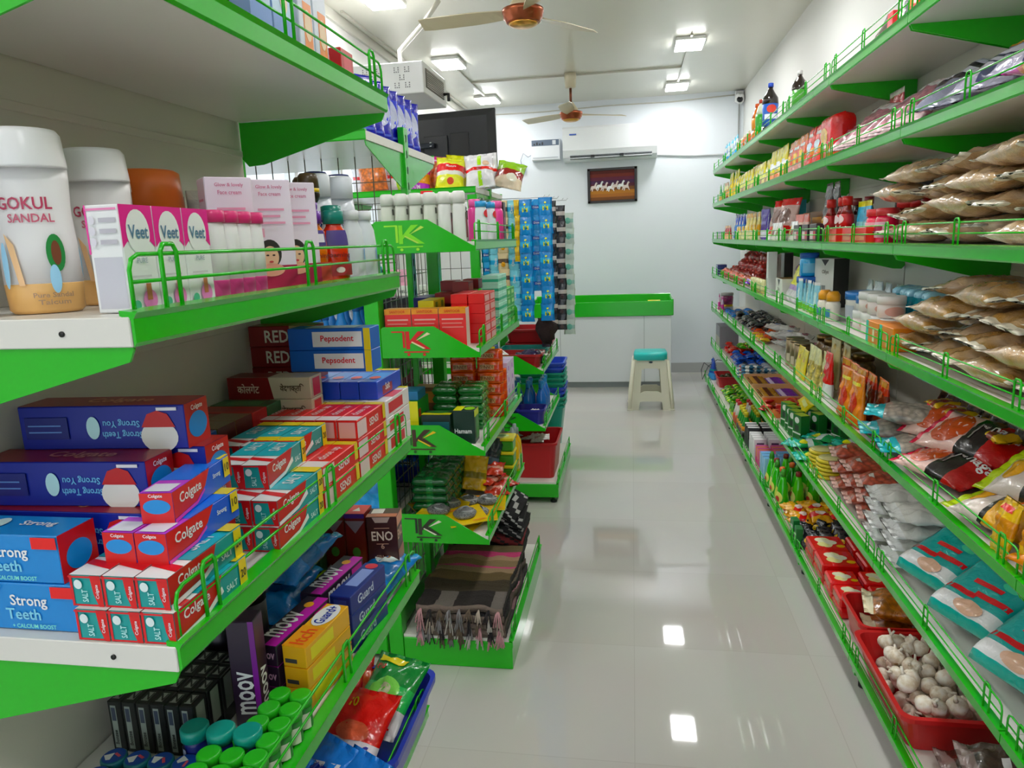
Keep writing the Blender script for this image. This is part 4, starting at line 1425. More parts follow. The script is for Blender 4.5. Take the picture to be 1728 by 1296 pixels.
pouch('spice_bright', 'spice_pouch', 'packet', .1, .2, .04, [(0, 1, '#d8201c'), (0, .3, '#f0ece8')], [('e', 'f', .5, .7, .25, .08, '#f09090')], 'stand', 58, .007)
rowof('spice_red', 4, [2.56, 2.67, 2.78, 2.89, 3.0], .1, 'brown spice pouch with orange top')
rowof('spice_orange', 4, [2.62, 2.74], .035, 'orange spice pouch in front of the brown ones', jr=.3)
rowof('spice_bright', 4, [3.1], .06, 'bright red and white spice pouch')
pouch('dark_spice', 'spice_pouch', 'packet', .15, .2, .05, [(0, 1, '#38241f'), (.3, .5, '#5a2a3a'), (.85, 1, '#8a5a28')], [('r', 'f', .3, .5, .7, .6, '#8a7a90')], 'stand', 59, .009)
rowof('dark_spice', 4, ar(1.98, 2.4, 4), .235, 'dark brown foil pouch leaning at the back', tiltx=-.1)
pouch('orange_small', 'noodle_packet', 'packet', .1, .11, .03, [(0, 1, '#c8382a'), (.4, .7, '#7a3a94')], [], 'pillow', 60, .006)
seq([lie('orange_small', .11, .03, RX + .08 + .07 * (i % 2), 2.36 + .035 * i, ZR[4] + .03 * (i % 2), J(.8)) for i in range(5)], 'small red and purple packet lying', 'below brown spice pouches' + CNT)
pouch('yellow_chip', 'seasoning_packet', 'packet', .1, .11, .03, [(0, 1, '#f2b81c'), (.3, .6, '#8a3a2c')], [], 'pillow', 61, .006)
seq([lie('yellow_chip', .11, .03, RX + .22, y, ZR[4] + .12 + .001 * i, J(.3), .0) for i, y in enumerate(ar(2.0, 2.36, 4))], 'yellow and maroon packet lying', 'on the clear pasta bags' + CNT)
pouch('teal_pasta', 'pasta_bag', 'bag', .17, .3, .06, [(0, 1, '#c4b9ae lumps'), (0, .2, '#2aaab4'), (.82, 1, '#2aaab4')], [('e', 'f', .5, .35, .12, .06, '#8a5a54'), ('t', 'f', 'gai', .5, .9, .06, .4, '#d8f0f0')], 'pillow', 62, .009)
seq([lie('teal_pasta', .3, .06, RX + .14, y, ZR[4] + z, rz, t_) for y, z, rz, t_ in ((2.24, 0, 1.4, 0.03), (2.42, .0, 1.35, .05), (2.36, .062, 1.2, .08))], 'long clear pasta bag with teal ends', 'on the fifth wall shelf' + CNT)
pouch('red_window', 'vermicelli_bag', 'bag', .17, .28, .06, [(0, 1, '#a82430'), (.0, .5, '#e2bcb4'), (.5, .72, '#1a1718'), (0, .06, '#d8485c')], [('e', 'f', .5, .3, .38, .2, '#b8522c'), ('t', 'f', 'naga', .4, .82, .12, .26, '#f0e8e4', 90), ('r', 'f', .3, .56, .7, .58, '#8a8482'), ('t', 'f', 'ragi', .35, .61, .05, .15, '#d8d0cc', 90)], 'pillow', 63, .008)
seq([lie('red_window', .28, .06, RX + d, y, ZR[4] + z, rz, .0, 1, ro) for y, d, z, rz, ro in ((2.02, .10, .02, -2.85, .25), (2.06, .17, .085, -2.7, .5), (2.24, .2, .075, -2.6, .5))], 'dark red bag with a clear window', 'lying on the fifth wall shelf' + CNT)
pouch('red_upright', 'vermicelli_bag', 'bag', .16, .22, .05, [(0, 1, '#8f1e2a'), (0, .38, '#181516')], [('t', 'f', 'naga', .5, .68, .16, .85, '#f0e6e2'), ('t', 'f', 'rusti', .5, .25, .08, .6, '#c8beba'), ('t', 'f', 'soni', .5, .12, .08, .6, '#c8beba')], 'stand', 64, .008)
rowof('red_upright', 4, [1.66, 1.84, 2.02], .265, 'maroon and black bag standing against the wall', tiltx=-.06, dz=.001)
pouch('yellow_window', 'vermicelli_bag', 'bag', .18, .28, .065, [(0, 1, '#f0a81c'), (0, .42, '#d8ccc4'), (.42, .46, '#1c1a14'), (0, .08, '#b8d02a'), (.92, 1, '#b8d02a')], [('e', 'f', .5, .22, .3, .1, '#e8a44a'), ('e', 'f', .5, .8, .2, .05, '#e86a1c'), ('t', 'f', 'Millet', .5, .7, .08, .3, '#fff0c0', 90), ('r', 'f', .25, .55, .75, .6, '#e8761c')], 'pillow', 65, .009)
seq([lie('yellow_window', .28, .065, RX + d, y, ZR[4] + z, rz, .0, 1, ro) for y, d, z, rz, ro in ((1.66, .1, .02, -2.9, .25), (1.66, .17, .09, -2.75, .5))], 'yellow and green bag with a clear window', 'lying on the fifth wall shelf' + CNT)
pouch('orange_window', 'noodle_bag', 'bag', .17, .25, .06, [(0, 1, '#f28a12'), (.3, .62, '#d0a070 lumps'), (.9, 1, '#f4a83a')], [('e', 'f', .5, .2, .2, .06, '#f8e0b0')], 'pillow', 66, .009)
seq([lie('orange_window', .25, .06, RX + d, y, ZR[4] + z, rz, .0, 1, ro) for y, d, z, rz, ro in ((1.38, .1, .02, -2.9, .25), (1.12, .1, .02, -2.95, .25), (1.40, .17, .085, -2.7, .5), (1.14, .17, .085, -2.75, .5), (.92, .12, .02, -2.9, .3))], 'orange noodle bag with a clear middle', 'on the fifth wall shelf' + CNT)
pouch('yellow_strip', 'seasoning_packet', 'packet', .08, .13, .03, [(0, 1, '#f0b41c'), (.4, .7, '#c8861c')], [('r', 'f', .2, .8, .8, .9, '#d8481c')], 'pillow', 67, .006)
rowof('yellow_strip', 4, ar(1.3, 1.56, 4), .02, 'small yellow and brown packet behind the rail', tiltx=-.2)
# --- F, second from the floor
carton('grey_book', 'notebook', 'book', .012, .17, .2, '#8c8c94', [('r', 'f', 0, 0, 1, .5, '#b8b4a8')])
seq([('grey_book', (RX + .12, 6.7 + i * .03, ZR[5] + .002), (0, .0, RW + .12)) for i in range(10)], 'thin grey notebook', 'standing at the counter end of the wall shelving')
sachets('sach_red', 5, 6.15, 6.65, 22, .04, .25, 2, 'coppery red sachet in the heap on')
sachets('sach_green', 5, 6.1, 6.4, 8, .1, .25, 1, 'dark green sachet in the heap on', .07)
sachets('sach_navy', 5, 5.75, 6.15, 20, .04, .27, 2, 'navy blue sachet in the heap on')
sachets('sach_grey', 5, 5.35, 5.75, 24, .04, .27, 1, 'silver grey sachet in the heap on')
pouch('stripbag', 'hair_clip_packet', 'packet', .05, .12, .02, [(0, 1, '#3a6a8a'), (.3, .5, '#e8eef0'), (.7, .85, '#8a2a3a')], [], 'pillow', 68, nu=8, nv=8)
heap([lie('stripbag', .12, .02, RX + .06 + .05 * (i % 4), 5.25 + .004 * (i // 4), ZR[5] + .003 + .024 * (i // 4), 1 + J(.1)) for i in range(14)], 'slim blue and white packet lying beyond the display trays', 'slim blue and white packets')


def display_tray(key, name, w, d, h, c):
    def fn():
        g = G()
        t_ = .003
        g.box(-w / 2, w / 2, -d / 2, d / 2, 0, t_, c)
        g.box(-w / 2, -w / 2 + t_, -d / 2, d / 2, t_, h, c)
        g.box(w / 2 - t_, w / 2, -d / 2, d / 2, t_, h, c)
        g.box(-w / 2 + t_, w / 2 - t_, -d / 2, -d / 2 + t_, t_, h * .7, c)
        g.box(-w / 2 + t_, w / 2 - t_, d / 2 - t_, d / 2, t_, h, c)
        return g.build(name)
    DEF(key, 'tray', fn)


display_tray('choc_tray', 'display_tray', .36, .26, .05, '#e4b48c card')
display_tray('pink_tray', 'display_tray', .30, .26, .05, '#e88a5a card')
pouch('choc_bar', 'chocolate_bar', 'chocolate bar', .032, .125, .014, [(0, 1, '#6a2c8c'), (.1, .35, '#d8c8e0'), (.9, 1, '#c8a03a')], [('r', 'f', .2, .5, .8, .8, '#8a4ab0')], 'pillow', 69, .003, nu=6, nv=10)
pouch('gold_bar', 'toffee_bar', 'chocolate bar', .032, .10, .018, [(0, 1, '#b8862a'), (.3, .6, '#5a2818')], [], 'pillow', 70, .004, nu=6, nv=10)
for ti, (ty, nm) in enumerate(((5.0, 'nearer the counter'), (4.62, 'in the middle'), (4.25, 'nearer the green cartons'))):
    put('choc_tray' if ti < 2 else 'pink_tray', (RX + .16, ty, ZR[5] + .0005), RW, 'open cardboard display tray of sweets ' + nm + ' on the sixth wall shelf')
    k1, k2 = (('choc_bar', 'gold_bar'), ('choc_bar', 'gold_bar'), ('sach_red', 'sach_red'))[ti]
    if ti < 2:
        heap([(k1, (RX + .28 - .125, ty - .15 + .033 * i, ZR[5] + .013 + .014 * l), (-R90, 0, -R90 + J(.06))) for i in range(9) for l in range(2)], 'purple wrapped chocolate bar in the display tray ' + nm, 'purple bars tray ' + nm)
        heap([(k2, (RX + .05, ty - .15 + .034 * i, ZR[5] + .015 + .017 * l), (-R90, 0, -R90 + J(.2))) for i in range(9) for l in range(2)], 'gold wrapped toffee bar in the display tray ' + nm, 'gold bars tray ' + nm)
    else:
        heap([(k1, (RX + .06 + .05 * (i % 5), ty - .11 + .07 * (i // 5), ZR[5] + .02 + .02 * (i % 2)), (-R90 + J(.4), J(.3), J(3)), .85) for i in range(20)], 'red wrapped sweet sachet in the display tray ' + nm, 'red sachets tray ' + nm)
carton('greencart', 'tea_carton', 'box', .075, .05, .14, '#1f6a2a', [('r', 'f', 0, .28, 1, .34, '#e8e8e0'), ('e', 'f', .5, .8, .28, .12, '#e8efe0'), ('r', 'f', .25, .4, .75, .62, '#2c3a30'), ('r', 't', 0, 0, 1, 1, '#9ab82a'), ('r', 'l', 0, 0, 1, 1, '#e8ece4')])
rowof('greencart', 5, [3.64, 3.73, 3.82, 3.91], .08, 'dark green carton with white oval', rot=RW + .35, jr=.02)
rowof('greencart', 5, [3.67, 3.76, 3.85], .17, 'dark green carton in the second rank', rot=RW + .35, jr=.02)
rowof('greencart', 5, [3.60, 3.69, 3.78], .255, 'dark green carton in the rear rank', rot=RW + .35, jr=.02)
pouch('yellow_diamond', 'sachet', 'sachet', .09, .09, .015, [(0, 1, '#f0c81c')], [('r', 'f', .25, .3, .75, .6, '#f4e8a0')], 'pillow', 71)
seq([('yellow_diamond', (RX + .10, 3.74, ZR[5] + .145), (-.25, .78, RW + .3)), ('yellow_diamond', (RX + .20, 3.72, ZR[5] + .145), (-.25, .4, RW + .3))], 'yellow square sachet', 'resting on the dark green cartons', 'yellow sachets on cartons')
pouch('orange_leaf', 'snack_packet', 'packet', .1, .13, .04, [(0, 1, '#e8501c'), (.5, .7, '#f0b01c')], [], 'stand', 72, .008)
rowof('orange_leaf', 5, [4.0, 3.97], .2, 'orange red packet beside the green cartons')
pouch('green_sweets', 'detergent_packet', 'packet', .13, .15, .03, [(0, 1, '#1f9a5a'), (.3, .5, '#d8eee4'), (.75, 1, '#2ab0a0')], [('e', 'f', .3, .6, .2, .12, '#f0e03a'), ('e', 'f', .7, .25, .15, .1, '#e8f4f0')], 'pillow', 73, .008)
blk([lie('green_sweets', .15, .03, RX + .06 + .095 * (i % 3), 3.33 + .105 * (i // 3), ZR[5] + .03 * (i % 2), 1.2 + J(.6)) for i in range(9)], 'green white and yellow packet', '')


def coil_fn():
    g = G()
    for k in range(5):
        g.lathe([(k * .017, .05), (k * .017 + .003, .058), (k * .017 + .012, .058), (k * .017 + .015, .05)], '#e6cf2a plast', 18)
    g.lathe([(.0845, .05), (.087, .046), (.088, .001)], '#d2cd9a film', 18)
    return g.build('scrub_stack')


DEF('coil', 'scrubber', coil_fn)
seq([('coil', (RX + d, y, ZR[5]), 0) for y, d in ((3.08, .08), (3.09, .21), (3.21, .08), (3.22, .21))], 'short pile of round yellow scrubbers', 'on the sixth wall shelf' + CNT)
pouch('film_cover', 'plastic_sheet', 'plastic', .3, .3, .02, [(0, 1, '#f4f4ee clear')], [], 'pillow', 74, .012)
pouch('brown_bag', 'lentil_bag', 'bag', .15, .21, .055, [(0, 1, '#bf6250 lumps'), (.92, 1, '#e0b8b0'), (0, .08, '#d8a8a0')], [('r', 'f', .2, .72, .5, .8, '#f0e4e0')], 'pillow', 75, .012)
its = []
for lay in range(3):
    for i, y in enumerate(ar(2.58, 2.92, 3)):
        its.append(lie('brown_bag', .21, .055, RX + .15, y + .02 * lay, ZR[5] + .002 + lay * .056, 1.45 + J(.1), J(.02)))
blk(its, 'reddish brown clear bag', '')
pouch('white_bag', 'sugar_bag', 'bag', .17, .24, .045, [(0, 1, '#dcdad6'), (.85, 1, '#ecebe8')], [('e', 'f', .5, .45, .1, .06, '#c8b8b8')], 'pillow', 76, .011)
its = []
for lay in range(4):
    for i, y in enumerate((2.24, 2.42)):
        its.append(lie('white_bag', .24, .045, RX + .15, y, ZR[5] + .002 + lay * .046, 1.5 + J(.06), J(.02)))
blk(its, 'plain white bag', 'beside the teal packs')
DW = [('r', 'f', 0, .22, .5, .28, '#c8283c'), ('r', 'f', .45, .26, 1, .32, '#c8283c'), ('r', 'f', .08, .82, .2, .95, '#c8283c'), ('r', 'f', .3, .38, .7, .43, '#c8283c'), ('e', 'f', .7, .5, .1, .05, '#5ac8a0'), ('e', 'f', .55, .12, .2, .07, '#d8b09a'), ('t', 'f', 'Pampers', .5, .8, .07, .8, '#dff2ee'), ('r', 'f', .3, .64, .75, .69, '#c8283c'), ('e', 'f', .82, .8, .09, .05, '#e8d83a'), ('t', 'f', '20', .82, .61, .06, .2, '#f4d8d0'), ('e', 'f', .2, .72, .08, .04, '#b8e04a')]
pouch('diaper', 'diaper_pack', 'packet', .23, .31, .09, [(0, 1, '#0f9c98'), (0, .17, '#e4e2e4'), (0, .05, '#1fa8a0'), (.9, 1, '#2ab0ac')], DW, 'brick', 77, .007)
its = []
for i, (y, d, z, rx, rz) in enumerate(((2.03, .13, .015, -1.12, -1.25), (1.79, .12, .015, -1.1, -1.2), (1.55, .12, .015, -1.08, -1.2), (1.3, .13, .015, -1.05, -1.2))):
    its.append(('diaper', (RX + .055, y, ZR[5] + .035 + z), (rx, 0, rz), .9))
seq(its[::-1], 'large teal and white pack with red stripe', 'on the sixth wall shelf' + CNT)
pouch('orange_box_pack', 'noodle_packet', 'packet', .14, .17, .05, [(0, 1, '#e85a1c'), (.3, .6, '#d8401c')], [('r', 'f', .1, .65, .9, .8, '#f6dcc0'), ('t', 'f', 'LOONY', .5, .2, .1, .8, '#dce0f4')], 'brick', 78, .004)
seq([('orange_box_pack', (RX + .075, y, ZR[5] + z), (-.2, 0, RW + .2)) for y, z in ((1.08, .0), (.92, 0), (.76, 0))], 'orange packet with a pale band', 'on the sixth wall shelf' + CNT)

# --- G, bottom
B0 = RX - .045
pouch('blue_bag', 'blue_bag', 'bag', .16, .2, .08, [(0, 1, '#2a4fa8'), (.0, .3, '#4a8ac8'), (.4, .5, '#2a8a90')], [], 'stand', 79, .015)
put('blue_bag', (B0 + .06, 6.93, ZR[6]), RW, 'blue plastic bag at the counter end of the bottom wall shelf')
g = G().tube([(B0 + .05, 7.05, ZR[6] + .08), (B0 - .02, 7.02, .24), (B0 - .05, 6.96, .18), (B0 - .045, 6.9, .1), (B0 + .01, 6.93, .22), (B0 + .1, 7.0, .27), (B0 + .2, 7.0, .25)], .004, '#2c2e32 plast')
tag(g.build('black_cable'), 'thin black cable looping beside the blue bag near the floor', 'cable')
tray('redtray_s', 'plastic_tray', 'tray', .3, .24, .1, '#c0202a')
put('redtray_s', (B0 + .17, 6.62, ZR[6] + .001), RW, 'small red plastic tray of limes beside the blue bag')
blob('lime', 'lime', 'lime', .05, .05, .045, '#8a9a2c lumps', 11, .05)
blob('lime_dark', 'dark_packet', 'packet', .06, .05, .05, '#3a3a1c film', 12, .2)
heap([(('lime', 'lime_dark')[i % 2], (B0 + .1 + .055 * (i % 3), 6.53 + .06 * (i // 3), ZR[6] + .012 + .04 * (i % 2)), J(3)) for i in range(9)], 'green fruit lying in the small red tray', 'fruit in red tray')
sachets('sach_green', 6, 5.75, 6.35, 34, .0, .28, 2, 'leafy green and yellow sachet in the heap on')
sachets('sach_yellow', 6, 5.62, 5.8, 8, .0, .2, 1, 'lemon and orange sachet in the heap on')
pouch('lime_pack', 'snack_packet', 'packet', .1, .09, .04, [(0, 1, '#b4cc2a'), (.5, 1, '#4a8a2c')], [], 'pillow', 80, .006)
blk([('lime_pack', (B0 + .05 + .06 * (i % 4), 5.42 + .08 * (i // 4), ZR[6]), (0, 0, RW + J(.3))) for i in range(8)], 'lime green packet', 'beyond juice bottles')
JB = [(0, .027), (.005, .032), (.07, .033), (.1, .03), (.13, .02), (.155, .013), (.17, .013)]
bottle('juice', 'juice_bottle', 'bottle', JB, [(0, .07, '#1c1814 liquid'), (.07, .1, '#e0941c'), (.099, .16, '#1f9a2c'), (.155, .3, '#e8d81c')], [(.168, .015), (.19, .015), (.192, .012)], '#d8c81c', [], n=14)
bottle('juice_clear', 'juice_bottle', 'bottle', JB, [(0, .1, '#c85a2c'), (.1, .3, '#d8d4cc liquid')], [(.168, .015), (.19, .015), (.192, .012)], '#c8282c', [], n=14)
its = [('juice', (B0 + .04 + .075 * (i % 3), 4.78 + .07 * (i // 3), ZR[6]), 0) for i in range(12)]
blk(its, 'green and black juice bottle with yellow cap', '')
its = [('juice_clear', (B0 + .04 + .075 * (i % 3), 5.09 + .085 * (i // 3), ZR[6]), 0) for i in range(6)]
blk(its, 'clear orange bottle with red cap', '')
carton('bw_box', 'mosquito_coil_box', 'box', .07, .035, .15, '#26262a', [('r', 'f', .1, .1, .9, .5, '#c8ccd4'), ('r', 't', 0, 0, 1, 1, '#e4e6e8')])
blk([('bw_box', (B0 + .05 + .085 * (i % 3), 4.55 + .055 * (i // 3), ZR[6]), (0, 0, 0 + J(.06))) for i in range(9)], 'narrow black box with white top', '')
carton('wp_box', 'hair_dye_box', 'box', .07, .035, .14, '#e4e2e4', [('r', 'f', .1, .05, .9, .5, '#d8a0a8'), ('r', 'f', .2, .6, .8, .85, '#5a4a6a'), ('e', 'f', .5, .3, .2, .12, '#8a4a5a')])
blk([('wp_box', (B0 + .05 + .085 * (i % 3), 4.32 + .05 * (i // 3), ZR[6]), (0, 0, 0 + J(.06))) for i in range(12)], 'narrow white box with pink picture', '')
carton('mc_box', 'dye_box', 'box', .07, .035, .12, '#d85a94', [('r', 'f', 0, .5, 1, 1, '#f0b06a'), ('r', 'f', .2, .1, .8, .4, '#f4e0ec'), ('r', 't', 0, 0, 1, 1, '#b04a7a')])
blk([('mc_box', (B0 + .05 + .085 * (i % 3), 4.13 + .055 * (i // 3), ZR[6]), (0, 0, 0 + J(.06))) for i in range(9)], 'narrow pink and peach box', '')
carton('bl_box', 'dye_box', 'box', .07, .035, .13, '#9cc4e8', [('r', 'f', .1, .1, .9, .35, '#e8eef4'), ('r', 'f', .3, .4, .9, .8, '#3a5a9c'), ('r', 't', 0, 0, 1, 1, '#7cb0dc')])
blk([('bl_box', (B0 + .05 + .085 * (i % 3), 3.97 + .055 * (i // 3), ZR[6]), (0, 0, 0 + J(.06))) for i in range(9)], 'narrow pale blue box', '')
GB = [(0, .026), (.005, .031), (.05, .031), (.08, .026), (.11, .024), (.14, .016), (.165, .011)]
bottle('green_btl', 'cleaner_bottle', 'bottle', GB, '#3cae24 liquid', [(.163, .014), (.185, .012), (.2, .006)], '#3a9a24', [('e', 'f', .5, .35, .3, .18, '#e8e86a'), ('e', 'f', .5, .3, .15, .1, '#c8382a')], n=14)
bottle('green_btl2', 'cleaner_bottle', 'bottle', GB, '#2c8a1c liquid', [(.163, .014), (.182, .014), (.186, .01)], '#f0702a', [('e', 'f', .5, .35, .3, .18, '#d8e84a')], n=14)
bottle('green_btl3', 'cleaner_bottle', 'bottle', GB, '#5cc82c liquid', [(.163, .014), (.182, .014), (.186, .01)], '#8a2a24', [('e', 'f', .5, .35, .3, .18, '#f0f08a')], n=14)
its = [(('green_btl', 'green_btl2', 'green_btl', 'green_btl3')[(i * 7 + i // 4) % 4], (B0 + .035 + .072 * (i % 4) + .01 * ((i // 4) % 2), 3.56 + .075 * (i // 4), ZR[6]), -1.2 + J(.4)) for i in range(20)]
blk(its, 'pointed green bottle', 'on bottom wall shelf', 'pointed green bottles')
pouch('gold_sach', 'snack_packet', 'packet', .1, .11, .035, [(0, 1, '#e8a41c'), (.3, .6, '#c8242c')], [('e', 'f', .5, .5, .25, .15, '#f4d0c8')], 'pillow', 81, .008)
its = [lie('gold_sach', .11, .035, B0 + .06 + .08 * (i % 4), 3.27 + .09 * (i // 4 % 3), ZR[6] + .004 + .03 * (i // 12) + .01 * (i % 2), .8 + J(.8), .25) for i in range(20)]
heap(its, 'gold and red foil packet heaped between green bottles and black sachets', 'gold foil packets')
pouch('black_sach', 'coffee_sachet', 'sachet', .07, .085, .02, [(0, 1, '#1c1c22')], [('e', 'f', .5, .5, .24, .17, '#e8b81c')], 'pillow', 82, .007, nu=8, nv=8)
its = [('black_sach', (B0 + .03 + .065 * (i % 5), 3.04 + .05 * (i // 5), ZR[6] + .004), (-.7 + J(.15), 0, RW + .9 + J(.3))) for i in range(20)]
heap(its, 'black sachet with yellow dot in the rows on the bottom shelf', 'black yellow dotted sachets')
carton('green_mini', 'green_packet', 'packet', .05, .03, .09, '#1f6a34', [('r', 'f', .2, .3, .8, .7, '#e8e8d8')])
rowof('green_mini', 6, [3.1, 3.2], -.03, 'small dark green packet by the rail', jr=.1)
FL = [('e', 't', .5, .45, .36, .2, '#efe6b4'), ('e', 't', .33, .35, .16, .16, '#f4eec8'), ('e', 't', .66, .35, .16, .16, '#e8dca0'), ('e', 't', .5, .6, .16, .18, '#f6f0d0'), ('e', 't', .78, .82, .1, .12, '#e8b01c'), ('r', 't', .1, .72, .42, .86, '#c8404a'), ('r', 'f', .2, .3, .8, .7, '#e86a74')]
carton('red_soap', 'biscuit_packet', 'packet', .135, .135, .045, '#c41f2c', FL, 'film', .006)
its = [('red_soap', (B0 + .085 + .155 * (i % 2), 2.785 + .145 * (i // 4), ZR[6] + .0005 + .046 * (i // 2 % 2)), RW + J(.03)) for i in range(8)]
blk(its, 'square crimson packet with cream petals', '', 'square crimson packets')
carton('red_soap_s', 'biscuit_packet', 'packet', .105, .105, .04, '#d8303f', FL, 'film', .006)
its = [('red_soap_s', (B0 + .07 + .118 * (i % 3), 2.525 + .118 * (i // 3 % 2), ZR[6] + .0005 + .041 * (i // 6)), RW + J(.05)) for i in range(12)]
blk(its, 'small square rose red packet with petals', '', 'small square rose packets')
tray('redtub_s', 'plastic_tub', 'tub', .23, .30, .115, '#cc1a1c', .86)
tray('redtub', 'plastic_tub', 'tub', .42, .345, .115, '#cc1a1c', .84)
put('redtub_s', (B0 + .165, 2.335, ZR[6] + .001), RW, 'red plastic tub holding bags of orange fryums on the bottom wall shelf')
put('redtub', (B0 + .158, 1.985, ZR[6] + .001), RW, 'red plastic tub full of garlic on the bottom wall shelf')
pouch('fryum_bag', 'dried_chilli_bag', 'bag', .17, .2, .08, [(0, 1, '#b8761c lumps'), (.85, 1, '#e8d8b8')], [('r', 'f', .2, .3, .7, .36, '#e0dcd8')], 'pillow', 83, .012)
seq([lie('fryum_bag', .2, .08, B0 + d, y, ZR[6] + z, rz, t_) for d, y, z, rz, t_ in ((.16, 2.33, .012, 1.5, 0), (.15, 2.33, .09, 1.35, .03))], 'clear bag of amber dried crisps', 'in the red tub' + CNT)


def garlic_fn():
    root = empty('garlic_bulb')
    g = G()
    N, prof = 20, [(0, .006), (.004, .016), (.012, .0225), (.022, .0235), (.032, .019), (.039, .011), (.044, .006)]
    V, Fs = [], []
    for z, r in prof:
        for j in range(N):
            a = 2 * math.pi * j / N
            k = 1 + .09 * abs(math.sin(a * 2.5)) - .05
            V.append((r * k * math.cos(a), r * k * math.sin(a), z))
    for i in range(len(prof) - 1):
        for j in range(N):
            a, b = i * N + j, i * N + (j + 1) % N
            Fs.append((a, b, b + N, a + N))
    Fs.append(tuple(range(N))[::-1])
    g.add(V, Fs, '#f3ead8 skin', True)
    g.build('cloves', root)
    part('neck', 'gneck', lambda q: q.tube([(0, 0, .040), (.001, 0, .05), (.004, .001, .063)], [.0065, .004, .0035], '#e0cfae skin', 7), root)
    part('root_plate', 'groot', lambda q: q.lathe([(-.002, .004), (.001, .007), (.003, .005)], '#a08058 matte', 10), root)
    return root


DEF('garlic', 'garlic', garlic_fn)
its = []
for lay in range(3):
    for i in range(6):
        for j in range(7):
            x = B0 + .045 + i * .047 + .02 * (lay % 2) + J(.006)
            y = 1.84 + j * .048 + .02 * (lay % 2) + J(.006)
            if x > B0 + .285 or y > 2.14:
                continue
            s_ = rnd.uniform(.85, 1.1)
            its.append(('garlic', (x, y, ZR[6] + .026 + lay * .041 + J(.004)), (J(1.1), J(1.1), J(3)), s_))
heap(its, 'white garlic bulb in the red tub on the bottom wall shelf', 'garlic bulbs in the red tub')
pouch('dark_bag', 'dried_spice_bag', 'bag', .17, .2, .09, [(0, 1, '#4a3a30 lumps'), (.88, 1, '#7a6a66')], [('r', 'f', .1, .55, .45, .63, '#e0dcdc')], 'pillow', 84, .013)
seq([lie('dark_bag', .2, .09, B0 + d, y, ZR[6] + z, rz, t_) for d, y, z, rz, t_ in ((.14, 1.66, .0, 1.5, .03), (.14, 1.47, .0, 1.6, .03), (.15, 1.28, .0, 1.5, .03), (.14, 1.57, .088, 1.4, .0), (.16, 1.37, .088, 1.7, .0))], 'clear bag of dark dried pods', 'in front of the garlic tub' + CNT)
# ------------------------------------------------------------------ toiletries rack, near the camera
LX = -.45
ZL = [1.695, 1.367, 1.035, .742, .42]
ZL = [z + .0292 for z in ZL]
LW = R90


def lr(key, row, y, d, rz=LW, dz=0, rx=0, sc=1):
    return (key, (LX - d, y, ZL[row] + dz), (rx, 0, rz), sc)


CD = ' from near end'
# top shelf
carton('blue_cream_box', 'cream_box', 'box', .06, .04, .17, '#b8cce4', [('r', 'f', 0, 0, 1, .35, '#6a8ac0'), ('e', 'f', .6, .5, .2, .12, '#e8c8b4'), ('r', 'l', 0, 0, 1, 1, '#9cb4dc')])
seq([lr('blue_cream_box', 0, y, .07) for y in (1.0, 1.065)], 'pale blue upright box', 'on the top shelf of the toiletries rack' + CD)
carton('grey_face_box', 'cream_box', 'box', .05, .04, .165, '#c8ccd8', [('r', 'f', .3, .1, .9, .6, '#e0843a'), ('e', 'f', .6, .4, .25, .14, '#e8c0a0')])
seq([lr('grey_face_box', 0, y, .065) for y in (1.135, 1.19)], 'grey box with orange picture', 'beside the pale blue boxes' + CD)
carton('red_small_box', 'cream_box', 'box', .055, .05, .06, '#b01c26', [('r', 'l', .2, .3, .6, .8, '#e86a70'), ('r', 'f', .2, .2, .8, .8, '#c84048')])
seq([lr('red_small_box', 0, y, .06) for y in (1.27,)], 'small crimson box', 'at the end of the top shelf of the toiletries rack')
blob('black_pack', 'black_bag', 'bag', .16, .12, .13, '#16181b film', 90, .2, 5)
put('black_pack', (LX - .1, .86, ZL[0]), .4, 'shiny black wrapped bundle on the top shelf of the toiletries rack')

# second shelf: lotion bottles, cream boxes, tubes, face wash
LP = [(0, .031), (.004, .035), (.03, .0365), (.07, .036), (.105, .0345), (.135, .0362), (.148, .0364)]
bottle('lotion', 'lotion_bottle', 'bottle', LP, [(0, .031, '#f2bd72'), (.03, .2, '#efebea')], [(.1475, .0368), (.15, .0372), (.181, .0345), (.186, .031)], '#f0eeee',
       [('t', 'f', 'GOKUL', .45, .76, .085, .55, '#c03a5c'), ('t', 'f', 'SANDAL', .5, .66, .06, .45, '#cc5a74'), ('p', 'f', [(.30, .2), (.36, .2), (.30, .48), (.2, .56)], '#f6c690'),
        ('e', 'f', .68, .42, .09, .13, '#1f8a3c'), ('e', 'f', .68, .42, .045, .085, '#7a4024'), ('e', 'f', .64, .24, .05, .1, '#9fd4f2'), ('e', 'f', .2, .34, .035, .16, '#9fd4f2'), ('t', 'f', 'Pure Sandal', .6, .13, .035, .35, '#b08a6a'), ('t', 'f', 'Talcum', .6, .08, .035, .3, '#b08a6a')], ex=1.0, ey=.62, n=28, span=1.25)
seq([lr('lotion', 1, .605, .21, .5, sc=.97), lr('lotion', 1, .663, .150, .6, sc=.97), lr('lotion', 1, .762, .152, .6, sc=.93), lr('lotion', 1, .83, .2, .6, sc=.9)], 'tall white and cream talc bottle with a round cap', 'on the toiletries rack' + CD)
